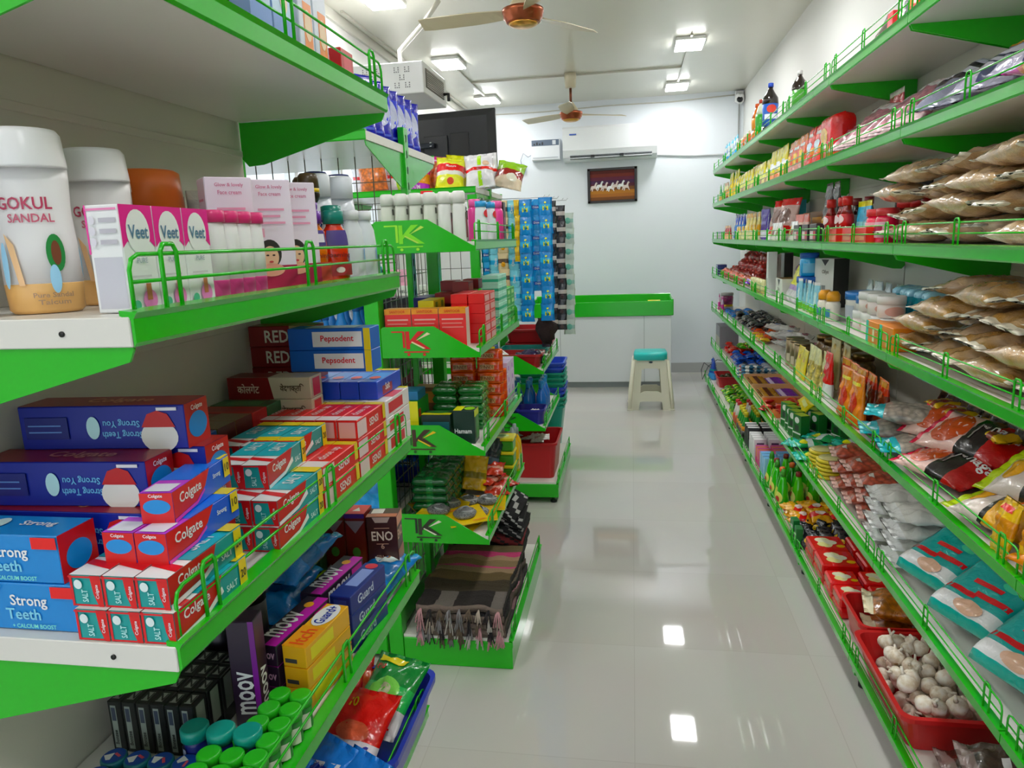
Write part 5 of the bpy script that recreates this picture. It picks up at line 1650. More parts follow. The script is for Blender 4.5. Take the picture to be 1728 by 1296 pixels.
carton('veet', 'hair_cream_box', 'box', .048, .036, .103, '#efe9ec', [
    ('p', 'f', [(0, 1), (1, 1), (1, .60), (.85, .66), (.5, .54), (.15, .66), (0, .60)], '#d81a8c'), ('e', 'f', .5, .75, .36, .21, '#f4f2f4'), ('t', 'f', 'Veet', .5, .75, .13, .6, '#5a7a94'), ('t', 'f', 'PURE', .5, .48, .05, .5, '#9aa4ac'),
    ('e', 'f', .6, .1, .22, .1, '#e890c0'), ('r', 'f', .5, .1, .66, .26, '#b8785a'), ('e', 'f', .15, .06, .12, .05, '#5ab08a'), ('r', 'f', .1, .32, .7, .34, '#c8c4c8'),
    ('r', 'l', .1, .04, .95, .52, '#c4c2ca'), ('r', 'l', .0, .55, .05, 1, '#e05a9c'), ('r', 'l', .05, .95, .95, .97, '#e490b4'), ('r', 'l', .4, .84, .9, .88, '#b8b4bc'), ('r', 'l', .4, .74, .9, .78, '#b8b4bc'), ('r', 'l', .4, .64, .9, .68, '#b8b4bc'), ('e', 'l', .2, .86, .1, .04, '#d8d4dc'), ('e', 'l', .2, .76, .1, .04, '#d8d4dc'), ('e', 'l', .2, .66, .1, .04, '#d8d4dc')])
seq([lr('veet', 1, .655 + .0495 * i, .048, LW) for i in range(3)], 'white and magenta hair removal cream box', 'behind the wire rail' + CD)
TB = [(0, .017), (.02, .018), (.06, .0185), (.085, .017), (.088, .015)]
bottle('pinktube', 'cream_tube', 'tube', TB, [(0, .021, '#d8408c'), (.02, .2, '#f4f0f2')], [(.087, .0175), (.1, .0175), (.101, .015)], '#e8307c', [('p', 'f', [(.0, .3), (.25, .1), (.25, .0), (0, .0)], '#e04a94')], ex=1, ey=.8, n=16)
seq([lr('pinktube', 1, .812 + .031 * i, .045, LW, sc=(.84, .84, 1.03)) for i in range(4)], 'white tube with a hot pink cap', 'behind the wire rail' + CD)
carton('facebox', 'face_cream_box', 'box', .056, .042, .14, '#e6d6e2', [
    ('r', 'f', .0, .0, 1, .22, '#a02a4c'), ('e', 'f', .4, .33, .26, .13, '#241c1e'), ('e', 'f', .4, .3, .19, .1, '#e4b79c'), ('e', 'f', .4, .18, .3, .06, '#d8a08c'), ('e', 'f', .33, .315, .035, .008, '#3a2420'), ('e', 'f', .47, .315, .035, .008, '#3a2420'), ('e', 'f', .4, .255, .05, .01, '#b84a50'),
    ('t', 'f', 'Glow & lovely', .5, .93, .04, .7, '#c07a94'), ('t', 'f', 'Face cream', .5, .87, .035, .5, '#c07a94'), ('r', 'f', .2, .72, .8, .74, '#d898b0'), ('r', 'f', .2, .66, .7, .68, '#d898b0'), ('r', 'f', .2, .60, .8, .62, '#d898b0'), ('r', 'f', .1, .48, .3, .56, '#e6a8bc'),
    ('r', 'l', 0, 0, 1, .2, '#c87a94'), ('e', 'l', .9, .35, .3, .14, '#e85a94'), ('r', 'l', .2, .8, .8, .82, '#d898b0'), ('r', 'l', .2, .7, .8, .72, '#d898b0')])
seq([lr('facebox', 1, y, d, .75, sc=1.08) for y, d in ((.925, .09), (.985, .065), (1.045, .055))], 'lilac face cream box with a portrait', 'behind the wire rail' + CD)
FW = [(0, .016), (.004, .02), (.06, .02), (.08, .018), (.09, .012), (.094, .012)]


def pump(root):
    part('cap', 'pumpcap', lambda q: q.lathe([(.093, .0155), (.112, .0155), (.113, .01), (.117, .011), (.125, .0115), (.126, .009)], '#6a2aa0 plast', 14), root)
    part('overcap', 'pumpover', lambda q: q.lathe([(.126, .012), (.134, .0165), (.14, .017), (.141, .0165), (.141, .015)], '#15120f plast', 16), root)
    part('collar', 'pumpcol', lambda q: q.lathe([(.1412, .0165), (.147, .0165)], '#e8c41c plast', 16), root)
    part('dome', 'pumpdome', lambda q: q.lathe([(.1472, .0165), (.165, .0155), (.170, .012), (.171, .004)], '#4a3a20 plast', 16), root)


bottle('facewash', 'face_wash_bottle', 'bottle', FW, '#e8761c liquid', None, None, [('r', 'f', .25, .62, .75, .88, '#5a4a94'), ('r', 'f', .3, .68, .7, .82, '#f0e8f4'), ('t', 'f', 'foaming', .5, .45, .1, .9, '#8a2a14'), ('r', 'f', .1, .05, .9, .35, '#c84a3a')], ex=1.1, ey=.7, n=18, extra=pump)
bottle('facewash_red', 'face_wash_bottle', 'bottle', FW, '#d8482a liquid', [(.093, .016), (.113, .016), (.115, .012)], '#128a7c', [('r', 'f', .2, .62, .8, .88, '#5a4a94'), ('t', 'f', 'foaming', .5, .45, .1, .9, '#7a1a14'), ('r', 'f', .1, .1, .9, .3, '#b8343a'), ('e', 'f', .5, .2, .1, .05, '#f4e0dc')], ex=1.1, ey=.7, n=18)
seq([lr('facewash', 1, 1.10, .05, .8), lr('facewash', 1, 1.155, .085, .8)], 'amber foaming face wash with a violet neck', 'on the second shelf' + CD, 'amber face wash bottles')
put('facewash_red', (LX - .035, 1.15, ZL[1]), .8, 'orange red face wash bottle with a violet label behind the rail')
WB = [(0, .02), (.004, .024), (.06, .024), (.085, .021), (.1, .014), (.104, .014)]
bottle('babyw', 'baby_lotion_bottle', 'bottle', WB, '#eeeeec', [(.103, .018), (.125, .017), (.127, .012)], '#118a78', [('t', 'f', 'Himalaya', .55, .78, .07, .8, '#c87a3a'), ('r', 'f', .35, .12, .95, .42, '#7a44b8'), ('t', 'f', 'baby', .62, .27, .1, .5, '#e8dcf4')], ex=1, ey=.75, n=18)
put('babyw', (LX - .065, 1.215, ZL[1]), .8, 'white baby lotion bottle with teal cap and purple label')
bottle('whiteb', 'baby_powder_bottle', 'bottle', WB, '#e6eaf2', [(.103, .015), (.118, .015), (.12, .012)], '#f2f4f8', [('r', 'f', .6, .3, .66, .5, '#8ab0dc')], ex=1, ey=.75, n=18)
seq([lr('whiteb', 1, y, d, 1.2) for y, d in ((1.215, .11), (1.265, .05), (1.315, .045))], 'plain white powder bottle', 'on the second rack shelf' + CD)
NV = [(0, .022), (.004, .026), (.06, .026), (.11, .025), (.135, .022)]
bottle('nivea', 'body_lotion_bottle', 'bottle', NV, '#eceff6', [(.134, .0225), (.168, .023), (.172, .018)], '#e8ecf4', [('e', 'f', .68, .68, .22, .15, '#22347e'), ('t', 'f', 'NIVEA', .68, .68, .06, .4, '#f0f2fa'), ('r', 'f', .62, .22, .9, .3, '#f0c478')], ex=1, ey=.7, n=22,
       extra=lambda r_: part('lid_band', 'nivband', lambda q: q.lathe([(.1722, .019), (.175, .017), (.176, .01)], '#1c2c74 plast', 22, 1, .7), r_))
seq([lr('nivea', 1, 1.265, .11, .5, sc=1.08), lr('nivea', 1, 1.335, .095, .5, sc=1.08)], 'tall white lotion bottle with a navy disc', 'on the second rack shelf' + CD)
bottle('orange_tub', 'hair_cream_jar', 'jar', [(0, .04), (.004, .046), (.08, .046), (.09, .04)], '#e8e0d8', [(.088, .047), (.128, .044), (.131, .038)], '#e8701c', [('r', 'f', .1, .1, .9, .8, '#5a2a6a')], n=20)
seq([lr('orange_tub', 1, .90, .19, sc=(1, 1, 1.25)), lr('orange_tub', 1, .93, .25, sc=(.8, .8, 1.2))], 'wide jar with an orange lid', 'behind the magenta boxes' + CD)
pouch('greytube', 'face_wash_tube', 'tube', .045, .13, .03, [(0, 1, '#dcdad2'), (.8, .92, '#cfcfc8')], [('t', 'f', 'Himalaya', .5, .66, .07, .8, '#c8563a'), ('r', 'f', .2, .3, .8, .5, '#8aa86a')], 'stand', 91)
seq([lr('greytube', 1, 1.02 + .06 * i, .18, .6, sc=1.12) for i in range(3)], 'off white squeeze tube', 'at the back behind the portrait boxes' + CD)
bottle('blackjar', 'hair_oil_bottle', 'bottle', [(0, .02), (.1, .02), (.12, .012)], '#2a201c', [(.118, .014), (.135, .014)], '#141212', [], n=12)
put('blackjar', (LX - .2, .975, ZL[1]), 0, 'small black bottle at the back between the orange lid and the tubes')

# third shelf: toothpaste
carton('tp_big', 'toothpaste_box', 'box', .21, .052, .053, '#1784c4', [
    ('p', 'f', [(0, 1), (.28, 1), (.2, .5), (.08, .2), (0, .12)], '#d01c2c'), ('t', 'f', 'Colgate', .12, .66, .28, .22, '#f4e8ea'), ('t', 'f', 'Strong', .72, .62, .3, .3, '#f0f6fa'), ('t', 'f', 'Teeth', .68, .36, .24, .2, '#8ac8e8'), ('e', 'f', .46, .5, .05, .3, '#dff2fa'), ('e', 'f', .46, .52, .022, .2, '#1c4ab0'), ('p', 'f', [(.36, .02), (.38, .02), (.58, .95), (.57, .97)], '#8ad0e8'), ('r', 'f', .86, .74, 1, .98, '#d8203a'), ('t', 'f', '+ CALCIUM BOOST', .74, .12, .09, .25, '#8ad8c8'),
    ('p', 't', [(0, 1), (.42, 1), (.3, .5), (.12, .2), (0, .15)], '#d8203a'), ('t', 't', 'Colgate', .17, .7, .28, .28, '#f4e8ea'), ('t', 't', 'Strong', .78, .55, .3, .28, '#e8f0fa'), ('e', 't', .55, .5, .05, .3, '#cfe8fa'), ('r', 'r', 0, 0, 1, 1, '#c8202e'), ('e', 'r', .5, .45, .35, .3, '#1c8ac8')])
carton('tp_dark', 'toothpaste_box', 'box', .21, .052, .053, '#1b2f88', [
    ('t', 'f', 'Strong Teeth', .62, .35, .2, .24, '#7ab4d8', 180), ('t', 'f', 'Strong You', .62, .6, .2, .22, '#7ab4d8', 180), ('e', 'f', .84, .28, .11, .36, '#f0e0d8'), ('p', 'f', [(.74, .5), (.94, .5), (.9, .8), (.84, .88), (.78, .8)], '#b8222c'), ('e', 'f', .45, .5, .04, .26, '#bfe0ee'), ('r', 'f', .84, .88, .96, .95, '#e8e0e4'), ('r', 'f', .04, .25, .3, .75, '#16246c'), ('r', 'f', .06, .4, .26, .43, '#6a8ac0'), ('r', 'f', .06, .55, .26, .58, '#6a8ac0'),
    ('r', 't', 0, 0, 1, 1, '#8a1c24'), ('t', 't', 'Colgate', .55, .5, .5, .6, '#c88a6a'), ('r', 'r', 0, 0, 1, 1, '#a81c2a'), ('e', 'r', .5, .45, .4, .3, '#1c7ab8'), ('t', 'r', 'Colgate', .5, .85, .15, .7, '#f0dce0')])
carton('tp_salt', 'toothpaste_box', 'box', .036, .14, .034, '#17908e', [
    ('r', 'f', 0, 0, 1, .06, '#c8283c'), ('r', 'f', 0, 0, .08, 1, '#c8283c'), ('p', 'f', [(.66, 1), (1, 1), (1, 0), (.84, 0), (.72, .4)], '#c8202e'), ('t', 'f', 'SALT', .45, .35, .2, .4, '#b8e4e0', 90), ('t', 'f', 'Colgate', .87, .5, .14, .8, '#f4dce0', 90), ('e', 'f', .28, .72, .13, .15, '#d8ece4'), ('r', 'f', 0, .94, 1, 1, '#c8283c'),
    ('r', 't', 0, 0, 1, .3, '#e6edf0'), ('p', 't', [(0, .18), (1, .1), (1, .2), (0, .26)], '#c8283c'), ('r', 't', 0, .3, 1, .8, '#3aa8b4'), ('r', 't', 0, .84, 1, 1, '#f0c81c'), ('t', 't', 'SALT', .5, .6, .12, .3, '#d8f0f0', 90),
    ('p', 'r', [(0, 1), (.62, 1), (.55, .5), (.4, .25), (0, .15)], '#b81c28'), ('t', 'r', 'Colgate', .27, .66, .42, .46, '#f6ecec'), ('p', 'r', [(0, .15), (.4, .25), (.6, .62), (.62, .4), (.4, .1), (0, 0)], '#f0eeec'), ('r', 'r', .86, 0, .97, 1, '#f0c41c'), ('t', 'r', '20', .915, .5, .3, .08, '#2a2a1c'), ('t', 'r', 'SALT', .73, .4, .22, .16, '#cfeeee')])
carton('tp_strong', 'toothpaste_box', 'box', .036, .14, .034, '#2262c8', [
    ('r', 'f', 0, 0, 1, 1, '#c41c2c'), ('e', 'f', .5, .55, .42, .24, '#2a8ac8'), ('t', 'f', 'Colgate', .5, .9, .14, .8, '#f6e4e8'),
    ('r', 't', 0, 0, 1, .3, '#b85ac8'), ('r', 't', 0, .3, 1, .84, '#3a7ae0'), ('r', 't', 0, .84, 1, 1, '#f0c81c'), ('r', 't', .1, .02, .9, .2, '#d8d8f0'),
    ('p', 'r', [(0, 1), (.62, 1), (.52, .5), (.36, .2), (0, .12)], '#cc1c30'), ('t', 'r', 'Colgate', .27, .62, .45, .46, '#f8f0f2'), ('p', 'r', [(0, .12), (.36, .2), (.5, .45), (.5, .36), (.36, .1), (0, 0)], '#e05ab0'), ('t', 'r', 'Strong', .72, .6, .22, .14, '#e0ecfa'), ('r', 'r', .86, .3, .97, 1, '#f0c41c'), ('t', 'r', '10', .915, .66, .3, .08, '#3a3a1c')])
carton('tp_red', 'toothpaste_box', 'box', .036, .14, .034, '#d2303a', [
    ('r', 't', 0, .86, 1, 1, '#f0c81c'), ('r', 't', .0, .0, 1, .2, '#e8d8d8'), ('t', 't', 'close up', .5, .5, .14, .5, '#f2c8c8', 90), ('r', 'r', .0, .1, .3, .9, '#e8c8c8'), ('t', 'r', 'SENSI', .55, .5, .4, .4, '#f4dcdc'), ('r', 'r', .88, .2, .98, 1, '#f0c41c'), ('r', 'f', .1, .1, .9, .9, '#e8a8a8')])
carton('tp_white', 'toothpaste_box', 'box', .036, .14, .034, '#e4dcdc', [('r', 't', 0, .3, 1, .75, '#d86a70'), ('r', 't', 0, .9, 1, 1, '#e8d03a'), ('r', 'r', .1, .2, .7, .8, '#c8404a'), ('r', 'f', .1, .1, .9, .9, '#c8303a')])
carton('tp_bluered', 'toothpaste_box', 'box', .036, .14, .034, '#2c4fb8', [('r', 't', 0, .2, 1, .7, '#5a8ae0'), ('r', 't', 0, .88, 1, 1, '#e8c83a'), ('e', 't', .5, .3, .3, .1, '#e8505a'), ('r', 'r', .2, .1, .6, .6, '#8a1c3c'), ('t', 'r', 'Salt', .4, .5, .4, .3, '#e4ecf6')])
its = []
# two big boxes lying across, then two darker ones upside down on top
seq([('tp_big', (LX - .225, .632, ZL[2]), 0), ('tp_big', (LX - .24, .634, ZL[2] + .0535), 0), ('tp_dark', (LX - .195, .715, ZL[2] + .107), .05), ('tp_dark', (LX - .175, .765, ZL[2] + .1605), .07)], 'long blue toothpaste box from the bottom', 'in the near pile', 'long blue toothpaste boxes')
# dark pair behind resting on others
seq([('tp_dark', (LX - .185, .7, ZL[2]), .0), ('tp_dark', (LX - .185, .7, ZL[2] + .0535), .0), ('tp_dark', (LX - .16, .775, ZL[2]), .02), ('tp_dark', (LX - .16, .775, ZL[2] + .0535), .02), ('tp_dark', (LX - .16, .78, ZL[2] + .107), .02)], 'upside down navy toothpaste box', 'standing behind the long blue pile' + CD, 'upside down navy boxes')
# salt cartons in front
g1 = []
for lay in range(2):
    for k in range(3):
        g1.append(('tp_salt', (LX - .022 - .0375 * (2 - k) - .006 * lay, .665 + .006 * lay, ZL[2] + .0345 * lay), 0))
blk(g1, 'small teal and red toothpaste carton', 'by near rail end', 'small teal toothpaste cartons')
g1 = [('tp_strong', (LX - .045 - .0375 * k, .70, ZL[2] + .069), 0) for k in (1, 0)] + [('tp_strong', (LX - .06, .725, ZL[2] + .1038), .12)]
seq(g1, 'small blue and red toothpaste carton', 'on top of the teal ones' + CD, 'small blue toothpaste cartons')
g1 = []
for lay in range(2):
    for k in range(4):
        g1.append(('tp_salt', (LX - .022 - .0375 * k, .885 + .004 * lay, ZL[2] + .0345 * lay), 0))
for k in range(2):
    g1.append(('tp_salt', (LX - .06 - .0375 * k, .93, ZL[2] + .069), .08))
blk(g1, 'white and teal toothpaste carton', 'in second block', 'second block toothpaste cartons')
g1 = []
for lay in range(2):
    for k in range(5):
        g1.append(('tp_red', (LX - .022 - .0375 * k, 1.03, ZL[2] + .0345 * lay), 0))
for k in range(3):
    g1.append(('tp_salt', (LX - .07 - .0375 * k, 1.02, ZL[2] + .069), 0))
blk(g1, 'small red toothpaste carton', 'in middle block', 'middle block toothpaste cartons')
g1 = []
for lay in range(3):
    for k in range(5):
        g1.append(('tp_red' if lay < 3 or k > 2 else 'tp_red', (LX - .022 - .0375 * k, 1.175, ZL[2] + .0345 * lay), 0))
blk(g1, 'small red toothpaste carton', 'in tall block', 'tall block toothpaste cartons')
g1 = []
for k in range(6):
    g1.append(('tp_white', (LX - .022 - .0375 * k, 1.32, ZL[2] + .069), 0))
for lay in range(2):
    for k in range(6):
        g1.append(('tp_white', (LX - .022 - .0375 * k, 1.32, ZL[2] + .0345 * lay), 0))
blk(g1, 'white and rose toothpaste carton', 'in last block', 'white and rose cartons')
seq([('tp_bluered', (LX - .04 - .0375 * k, 1.33, ZL[2] + .104), 0) for k in range(5)], 'blue toothpaste carton', 'from the wire rail on top of the last block', 'blue top cartons')


def longbox(key, base, specs, w=.2, d=.05, h=.04):
    carton(key, 'toothpaste_box', 'box', w, d, h, base, specs)


longbox('lb_red', '#6a2018', [('r', 'f', .5, 0, 1, 1, '#8a7c54'), ('t', 'f', 'RED', .55, .6, .4, .3, '#e8d0c0'), ('r', 't', .5, 0, 1, 1, '#6f6048'), ('t', 't', 'RED', .3, .5, .4, .3, '#b88a78'), ('r', 'r', 0, 0, 1, 1, '#4a1814')])
longbox('lb_blue', '#1c3f80', [('r', 't', 0, 0, .5, 1, '#b09a88'), ('r', 'f', .78, .2, .92, .7, '#a8b8d0'), ('e', 't', .75, .5, .1, .3, '#4a6ca0')])
longbox('lb_salt', '#136a5c', [('t', 'f', 'SALT', .4, .5, .5, .3, '#9ac8b8'), ('r', 't', .6, 0, 1, 1, '#e0b41c'), ('t', 't', 'SALT', .3, .5, .5, .3, '#9ac8b8'), ('r', 'r', 0, 0, 1, 1, '#c82a34'), ('e', 'r', .5, .5, .3, .3, '#1f9a98')])
longbox('lb_white', '#c8c0a8', [('p', 'f', [(0, 0), (.55, 0), (.5, 1), (0, 1)], '#7a201c'), ('t', 'f', 'कोलगेट', .25, .5, .45, .35, '#e0c8b8'), ('t', 'f', 'वेदशक्ति', .78, .5, .45, .3, '#4a3a24'), ('r', 't', 0, 0, .5, 1, '#70201a'), ('r', 'r', .2, .1, .8, .9, '#c84a50')])
longbox('lb_green', '#2a5a3a', [('r', 'f', 0, 0, 1, .4, '#b8b8a8'), ('e', 'f', .8, .5, .1, .3, '#4a9a5a'), ('r', 't', .2, .2, .8, .8, '#3a7a4c')])
longbox('lb_choc', '#a01c24', [('t', 'f', 'closeup', .6, .5, .5, .45, '#e8b8b8'), ('r', 'f', 0, 0, .25, 1, '#caa82a'), ('r', 't', .1, .2, .9, .8, '#8a2a2c')])
longbox('lb_pepso', '#2a64b4', [('r', 'f', .3, .15, .9, .85, '#e8e4e4'), ('t', 'f', 'Pepsodent', .6, .5, .36, .5, '#c83a40'), ('r', 'f', .92, 0, 1, 1, '#e8c42a'), ('r', 't', .2, .1, .8, .9, '#c8d0e0')], .16)
longbox('lb_dab', '#7a2018', [('t', 'f', 'RED', .42, .5, .6, .36, '#eadfce'), ('r', 'f', .62, 0, .9, 1, '#a89a70'), ('r', 'f', .9, 0, 1, 1, '#e8b81c'), ('r', 't', 0, 0, .6, 1, '#8a3a28'), ('r', 't', .6, 0, 1, 1, '#9a8c68')], .15)
st = []
y0 = .86
rows_ = [('lb_salt', .835, 2, .045), ('lb_blue', .90, 3, .02), ('lb_blue', .952, 3, .02), ('lb_red', 1.004, 3, .0), ('lb_red', 1.056, 3, .0), ('lb_choc', 1.108, 3, 0), ('lb_green', 1.16, 3, 0), ('lb_white', 1.212, 4, 0)]
names = {'lb_salt': 'long dark green salt toothpaste box', 'lb_blue': 'long navy and tan toothpaste box', 'lb_red': 'long maroon toothpaste box', 'lb_choc': 'long crimson and gold toothpaste box', 'lb_green': 'long green and grey toothpaste box', 'lb_white': 'long cream toothpaste box with maroon end'}
acc = {}
for key, y, n, sh in rows_:
    for k in range(n):
        acc.setdefault(key, []).append((key, (LX - .19 + sh * .3 - (.0 if y < 1.1 else .0), y, ZL[2] + .0405 * k), J(.01)))
for key, its in acc.items():
    # only boxes clear of the small cartons in front: push to the wall side
    its = [(k, (LX - .233 if p[1] < 1.19 else LX - .2, p[1], p[2]), r_, (.55 if p[1] < 1.19 and p[2] < ZL[2] + .1 else .8, 1, 1)) for k, p, r_ in its]
    its = [(k, ((LX - .19 if s_[0] > .6 and p[1] < 1.19 else p[0]), p[1], p[2]), r_, s_) for k, p, r_, s_ in its]
    blk(its, names[key], 'at the toothpaste shelf back', names[key])
seq([('lb_dab', (LX - .222, 1.32, ZL[2] + .0405 * k), .05 if k % 2 else .0, (.9, 1, 1)) for k in range(6)], 'dark maroon herbal toothpaste box from the bottom', 'in the tallest stack at the back', 'tallest stack boxes')
seq([('lb_pepso', (LX - .10, 1.264, ZL[2] + .162 + .0405 * k), .0) for k in range(2)], 'blue and white toothpaste box from the bottom', 'leaning beside the tallest stack', 'blue and white stack')

# fourth shelf: jars, ointments, antacid cartons
carton('blackbox', 'shaving_box', 'box', .021, .032, .078, '#101311', [('r', 'f', .2, .08, .6, .92, '#8a928a'), ('r', 'f', .25, .62, .55, .88, '#3a4250'), ('r', 't', .2, .2, .7, .8, '#9aa098'), ('t', 't', 'N', .45, .5, .5, .5, '#202420'), ('r', 'r', .2, .3, .8, .95, '#8a9288'), ('t', 'f', 'Bonzee', .4, .3, .07, .35, '#202422', 90)])
its = []
for j in range(4):
    for k in range(6):
        its.append(('blackbox', (LX - .150 - .0218 * k, .80 + .034 * j, ZL[3]), 0))
blk(its, 'small black box with grey labels', '', 'small black boxes')
VJ = [(0, .013), (.003, .015), (.042, .015), (.05, .013)]
bottle('vjar', 'balm_jar', 'jar', VJ, '#1c2a80', [(.05, .0185), (.064, .0185), (.066, .016)], '#0f9c8c', [('r', 'f', .1, .15, .6, .8, '#a8b4d8'), ('r', 'f', .15, .3, .4, .65, '#4a5a98')], n=22)
seq([('vjar', (LX - .05 - .038 * k, .765, ZL[3]), -.6) for k in (2, 1, 0)], 'navy balm jar with a teal lid', 'from the wall beside the small black boxes', 'teal lidded jars')
bottle('vjar_small', 'balm_jar', 'jar', [(0, .0145), (.022, .0145)], '#1c6a80', [(.022, .0165), (.034, .0165), (.0355, .0145)], '#12707c', [], n=20, extra=lambda r_: part('lid_label', 'vlab', lambda q: q.prints(lambda f, u, v, e: ((u - .5) * .036, (v - .5) * .036, .0356 + e), lambda f: 1, [('e', 't', .5, .5, .4, .4, '#1c4a94'), ('p', 't', [(.2, .3), (.4, .6), (.6, .3), (.5, .2)], '#e8eef4'), ('r', 't', .45, .55, .75, .65, '#c85a6a')]), r_))
its = []
for j in range(2):
    for k in range(5):
        its.append(('vjar_small', (LX - .09 - .034 * k, .70 + .034 * j, ZL[3]), J(2)))
blk(its, 'flat teal balm jar', 'before black boxes', 'flat teal balm jars')
bottle('greenlid', 'candy_jar', 'jar', [(0, .0125), (.003, .014), (.04, .014)], '#2c8a34', [(.04, .0155), (.054, .0155), (.056, .013)], '#27bd1c', [('r', 'f', .1, .2, .9, .8, '#e8e8d0')], n=20)
its = []
for j in range(6):
    for k in range(2 + (j < 2)):
        its.append(('greenlid', (LX - .022 - .032 * k, .70 + .032 * j - .0 * k, ZL[3]), 0))
its = [i for i in its if i[1][0] > LX - .06 or i[1][1] < .74]
blk(its, 'small jar with bright green lid', '', 'green lidded jars')
carton('moovbox', 'ointment_box', 'box', .04, .15, .034, '#2a1a2c', [('r', 't', 0, 0, .5, 1, '#241426'), ('r', 't', .5, .0, 1, 1, '#b0309c'), ('t', 't', 'moov', .42, .4, .19, .5, '#ece4ec', 90), ('e', 't', .5, .82, .2, .06, '#e0a03a'), ('t', 'r', 'moov', .4, .5, .6, .5, '#ece4ec'), ('r', 'r', .7, .1, .95, .9, '#c8309c'), ('t', 'f', 'moov', .5, .5, .3, .8, '#c8a0b8'), ('r', 'l', 0, .1, 1, .9, '#7a2a7a')])
blk([('moovbox', (LX - .085, .975, ZL[3] + .0345 * k), -.12) for k in range(3)] + [('moovbox', (LX - .085, 1.135, ZL[3] + .0345 * k), -.12) for k in range(3)], 'black and magenta ointment carton', '', 'ointment cartons')
carton('itchbox', 'ointment_box', 'box', .04, .13, .034, '#f0a81c', [('r', 't', .0, .0, 1, .45, '#e89a1c'), ('t', 't', 'Itch', .5, .22, .19, .34, '#d8601c', 90), ('e', 't', .5, .72, .45, .26, '#e8eaf4'), ('t', 't', 'Guard+', .5, .72, .14, .42, '#2a3a94', 90), ('r', 'f', .1, .2, .6, .4, '#3a3a3a'), ('r', 'r', .1, .2, .6, .8, '#f6d04a')])
seq([('itchbox', (LX - .040, .965, ZL[3] + .0345 * k), -.12) for k in range(3)], 'amber skin cream carton from the bottom', 'in the stack next to the magenta cartons', 'amber cartons')
carton('guardblue', 'ointment_box', 'box', .04, .13, .034, '#1c2c74', [('r', 't', .2, .3, .8, .8, '#8a9ad0'), ('e', 't', .5, .9, .3, .08, '#c8384a'), ('t', 'r', 'Guard', .4, .5, .5, .5, '#c8d0ec'), ('r', 'f', .2, .2, .8, .8, '#3a4a9c')])
seq([('guardblue', (LX - .032, 1.12, ZL[3] + .0345 * k), -.12) for k in range(3)], 'navy skin cream carton from the bottom', 'in the stack beyond the amber ones', 'navy cartons')
bottle('darktube', 'deodorant_can', 'can', [(0, .022), (.004, .0255), (.14, .0255)], '#1a1522', [(.1402, .026), (.175, .025), (.18, .02)], '#0f0e14', [('r', 'f', .3, .15, .7, .3, '#6a6a80'), ('r', 'f', .4, .35, .6, .42, '#c8c8d4')], n=18)
seq([('darktube', (LX - .15 - .058 * k, .965, ZL[3]), 0) for k in (1, 0)], 'tall black deodorant can', 'from the wall behind the teal lidded jars', 'black cans')
carton('moovtall', 'ointment_box', 'box', .04, .035, .17, '#27142c', [('t', 'r', 'moov', .5, .35, .12, .4, '#ece4ec', 90), ('r', 'r', 0, .0, 1, .12, '#c8309c'), ('t', 'f', 'moov', .5, .35, .14, .4, '#ece4ec', 90), ('r', 'f', .8, 0, 1, 1, '#7a2a8a')])
put('moovtall', (LX - .10, .865, ZL[3]), .15, 'upright black and purple ointment carton between the cans and jars')
pouch('bluefilm', 'wipes_packet', 'packet', .1, .17, .045, [(0, 1, '#1f7fc4'), (.3, .6, '#2a6aa0'), (.9, 1, '#3a9ad0')], [('e', 'f', .5, .7, .28, .14, '#d8e8f4'), ('e', 'f', .45, .72, .12, .06, '#a87a5a')], 'pillow', 92, .011)
pouch('bluefilm2', 'wipes_packet', 'packet', .1, .17, .045, [(0, 1, '#1d4f94'), (.35, .7, '#2f8ac8')], [('e', 'f', .5, .4, .2, .1, '#4a9a8a')], 'pillow', 93, .012)
seq([lie(('bluefilm2', 'bluefilm', 'bluefilm', 'bluefilm2', 'bluefilm')[i], .17, .045, LX - d, y, ZL[3] + z, rz, .12) for i, (d, y, z, rz) in enumerate(((.17, 1.07, 0, .15), (.165, 1.09, .05, .1), (.155, 1.14, .1, -.1), (.265, 1.1, .0, .2), (.05, 1.275, .0, -.2)))], 'shiny blue wrapped packet', 'heaped before the antacid cartons' + CD, 'blue wrapped packets')
pouch('limepack', 'antacid_sachet', 'sachet', .1, .1, .02, [(0, 1, '#b8d82a'), (.3, .5, '#e8e86a')], [('t', 'f', 'ENO', .5, .6, .2, .6, '#d84a3a')], 'pillow', 94, .008)
seq([lie('limepack', .1, .02, LX - d, y, ZL[3] + z, rz, .1) for d, y, z, rz in ((.13, 1.26, .0, .1), (.12, 1.24, .022, .6))], 'lime green sachet', 'lying in front of the brown cartons' + CD)
ENO = [('t', 'f', 'ENO', .5, .72, .14, .7, '#e8ccc0'), ('r', 'f', .25, .83, .75, .84, '#c89a88'), ('t', 'f', '6', .5, .57, .08, .2, '#c8a090'), ('r', 'f', .3, .60, .7, .61, '#c89a88'), ('t', 'f', 'COLA', .4, .42, .04, .25, '#c8a090'), ('p', 'f', [(.2, 1), (.8, 1), (.7, .92), (.3, .92)], '#b8a098'), ('e', 'f', .6, .18, .3, .14, '#7a2a14'),
       ('t', 'r', 'ENO', .45, .72, .14, .8, '#e8b8a0'), ('r', 'r', 0, 0, 1, .5, '#a86a58'), ('r', 't', .1, .4, .5, .9, '#e8dcd4')]
carton('enobox', 'antacid_box', 'box', .062, .05, .145, '#3c1512', ENO + [('r', 'r', 0, .85, 1, 1, '#c88a70'), ('r', 't', 0, 0, 1, .35, '#b06a54')])
put('enobox', (LX - .055, 1.33, ZL[3] + .0), .12, 'brown cola antacid carton at the end of the fourth rack shelf')
